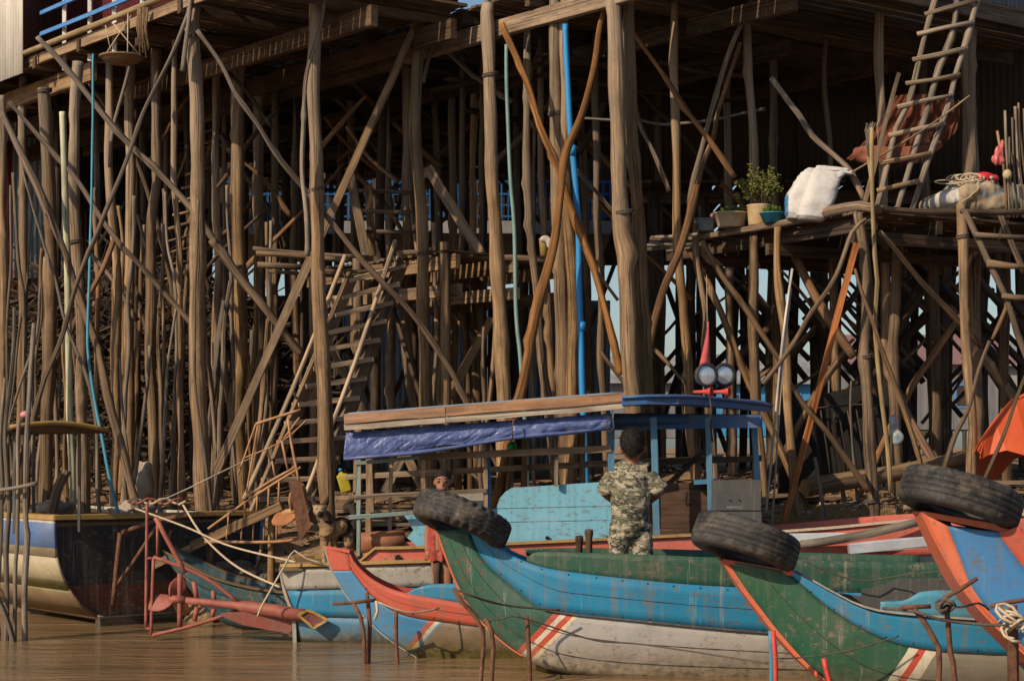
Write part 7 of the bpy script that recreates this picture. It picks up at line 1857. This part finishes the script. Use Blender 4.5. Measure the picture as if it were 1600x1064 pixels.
for (hx, fx) in ((682, 684), (697, 700)):
    body += [TG([Q(hx, 862), Z(fx, .58, -.01), Z(fx, .44, .01), Z(fx, floorz + .04, .01)], [.055, .042, .036, .024]), ell_geo(Z(fx, floorz + .022, -.03), (.027, .06, .02), None, 10, 7)]
gb_ = remesh('body', body, .008, skin_m, girl, 4)
remesh('hair', [ell_geo(hc + Vector((0, .016, .040)), (.069, .074, .058), None, 18, 12), ell_geo(hc + Vector((-.002, .030, -.012)), (.071, .052, .062), None, 14, 9)], .008, hair_m, girl, 3, None, lambda p: .003 * noise.noise(p * 60))
girlhair = [c_ for c_ in girl.children if c_.name.startswith('hair')][0]
fuzz('hair_strands', girlhair, 2500, .016, hair_m, 5, .7)
eyem = plain('eye_dark', (0.006, 0.005, 0.004), (0.01, 0.008, 0.007), 20, .3)
for sx in (-.026, .032):
    obj('eye', *ell_geo(hc + Vector((sx, -.0605, .000)), (.0125, .006, .0055), None, 12, 8), eyem, gb_, True)
    obj('eyebrow', *ell_geo(hc + Vector((sx, -.0615, .020)), (.016, .005, .0028), None, 12, 8), hair_m, gb_, True)
lipm = plain('lips', (0.22, 0.07, 0.05), (0.26, 0.09, 0.065), 20, .5)
obj('mouth', *ell_geo(hc + Vector((.004, -.0685, -.0575)), (.017, .0055, .005), None, 12, 8), lipm, gb_, True)
dress = [TG([Q(689, 796), Q(688, 825), Q(688, 850), Q(688, 876)], [.085, .098, .108, .122])]
remesh('red_dress', flat(dress, .8), .009, plain('red_dress_cloth', (0.18, 0.022, 0.018), (0.36, 0.075, 0.055), 26, .8), girl, 3, None, lambda p: .010 * math.sin(p.x * 90) * min(1, max(0, (1.1 - p.z) * 3)) + .006 * noise.noise(p * 18))

# ================================================================ DOG
D = 16.15; dz = zpx(884, 15.7) - .012
dog = thing('dog', 'tan and black dog standing alert on the boat stern', 'dog', Vector((P(520, 0, D).x, D, dz)))
hc = Q(500, 797, -.10)
ch = Q(514, 824, .02); rp = Q(552, 825, .15)
G_ = [ell_geo(ch, (.085, .11, .105), None, 14, 10), ell_geo(ch.lerp(rp, .5) + Vector((0, 0, .01)), (.09, .14, .085), None, 14, 10), ell_geo(rp + Vector((0, 0, .0)), (.08, .11, .095), None, 14, 10), ell_geo(ch + Vector((-.01, -.05, -.03)), (.06, .06, .09), None, 12, 9)]
G_ += [TG([ch + Vector((-.01, -.04, .04)), hc + Vector((.01, .05, -.03))], [.075, .058]), ell_geo(hc, (.06, .066, .056), None, 14, 10)]
mz = hc + Vector((.014, -.10, -.035))
G_ += [TG([hc + Vector((.004, -.03, -.012)), mz], [.042, .024]), ell_geo(mz + Vector((0, -.008, .008)), (.014, .012, .011), None, 8, 6)]
for sx in (-1, 1):
    b0 = hc + Vector((sx * .038, .015, .035)); tip = hc + Vector((sx * .066, .01, .125))
    G_.append(TG([b0, b0.lerp(tip, .5) + Vector((sx * .004, 0, 0)), tip], [.03, .022, .006]))
def leg(x, y0, dd, hind=False, fx=0):
    top = Q(x, y0, dd); foot = Vector((top.x + fx, D + dd, dz + .02))
    if hind:
        kn = top + Vector((.0, -.05, -.10)); hk = Vector((foot.x + .01, foot.y + .06, dz + .10))
        return [TG([top, kn, hk, foot], [.07, .045, .022, .02]), ell_geo(foot + Vector((0, -.03, 0)), (.026, .042, .02), None, 8, 6)]
    el = Vector(((top.x + foot.x) / 2, top.y + .02, dz + .20)); ws = Vector((foot.x, foot.y - .005, dz + .085))
    return [TG([top, el, ws, foot], [.055, .036, .023, .021]), ell_geo(foot + Vector((0, -.025, 0)), (.026, .04, .02), None, 8, 6)]
G_ += leg(507, 832, -.06) + leg(521, 834, .0, fx=.01) + leg(546, 831, .08, True) + leg(557, 831, .18, True, .02)
tl = rp + Vector((.01, .08, .06))
G_ += [TG([tl, tl + Vector((-.03, .10, .10)), Q(541, 792, .42), Q(552, 780, .45)], [.032, .036, .034, .018])]
def dogcol(v):
    n_ = noise.noise(v * 14) * .03
    tan = (0.30, 0.19, 0.10); pale = (0.36, 0.25, 0.15); blk = (0.035, 0.027, 0.021); mid = (0.09, 0.06, 0.04)
    h = v.z - dz
    if (v - hc).length < .16 and v.z > hc.z - .09:
        if v.z > hc.z + .045: return (0.04, 0.027, 0.02)
        if (v - mz).length < .034: return (0.03, 0.024, 0.02)
        return pale if v.y < hc.y + .01 else (0.12, 0.08, 0.05)
    if h < .19 + n_: return pale if h < .1 else tan
    if v.y < ch.y - .03 and h < .36 + n_: return tan
    if h > .26 + n_ * 2: return blk
    return mid
remesh('body', G_, .008, tint('dog_coat', .85, 60, .4, .5), dog, 4, dogcol, lambda p: .004 * noise.noise(p * 45))
for sx in (-1, 1):
    obj('eye', *ell_geo(hc + Vector((sx * .024 + .003, -.056, .012)), (.008, .007, .007), None, 10, 7), eyem, dog, True)
obj('nose', *ell_geo(mz + Vector((.001, -.018, .008)), (.012, .009, .009), None, 10, 7), eyem, dog, True)

# greenery far behind the left posts
t = thing('shrub', 'dim green shrub glimpsed behind the left posts', 'shrub', (-6.2, 28.6, 1.2))
tube('trunk', [(-6.2, 28.6, 1.0), (-6.15, 28.6, 3.5), (-6.1, 28.6, 5.6)], [.08, .04], dark_m, t)
leaves('crown', Vector((-6.1, 28.6, 6.0)), 1.1, .7, .9, 1500, .14, t, seed=31, hue=(0.03, 0.07, 0.018), up=.1)
scene.cycles.max_bounces = 4; scene.cycles.diffuse_bounces = 2; scene.cycles.glossy_bounces = 2; scene.cycles.transmission_bounces = 2; scene.cycles.transparent_max_bounces = 6
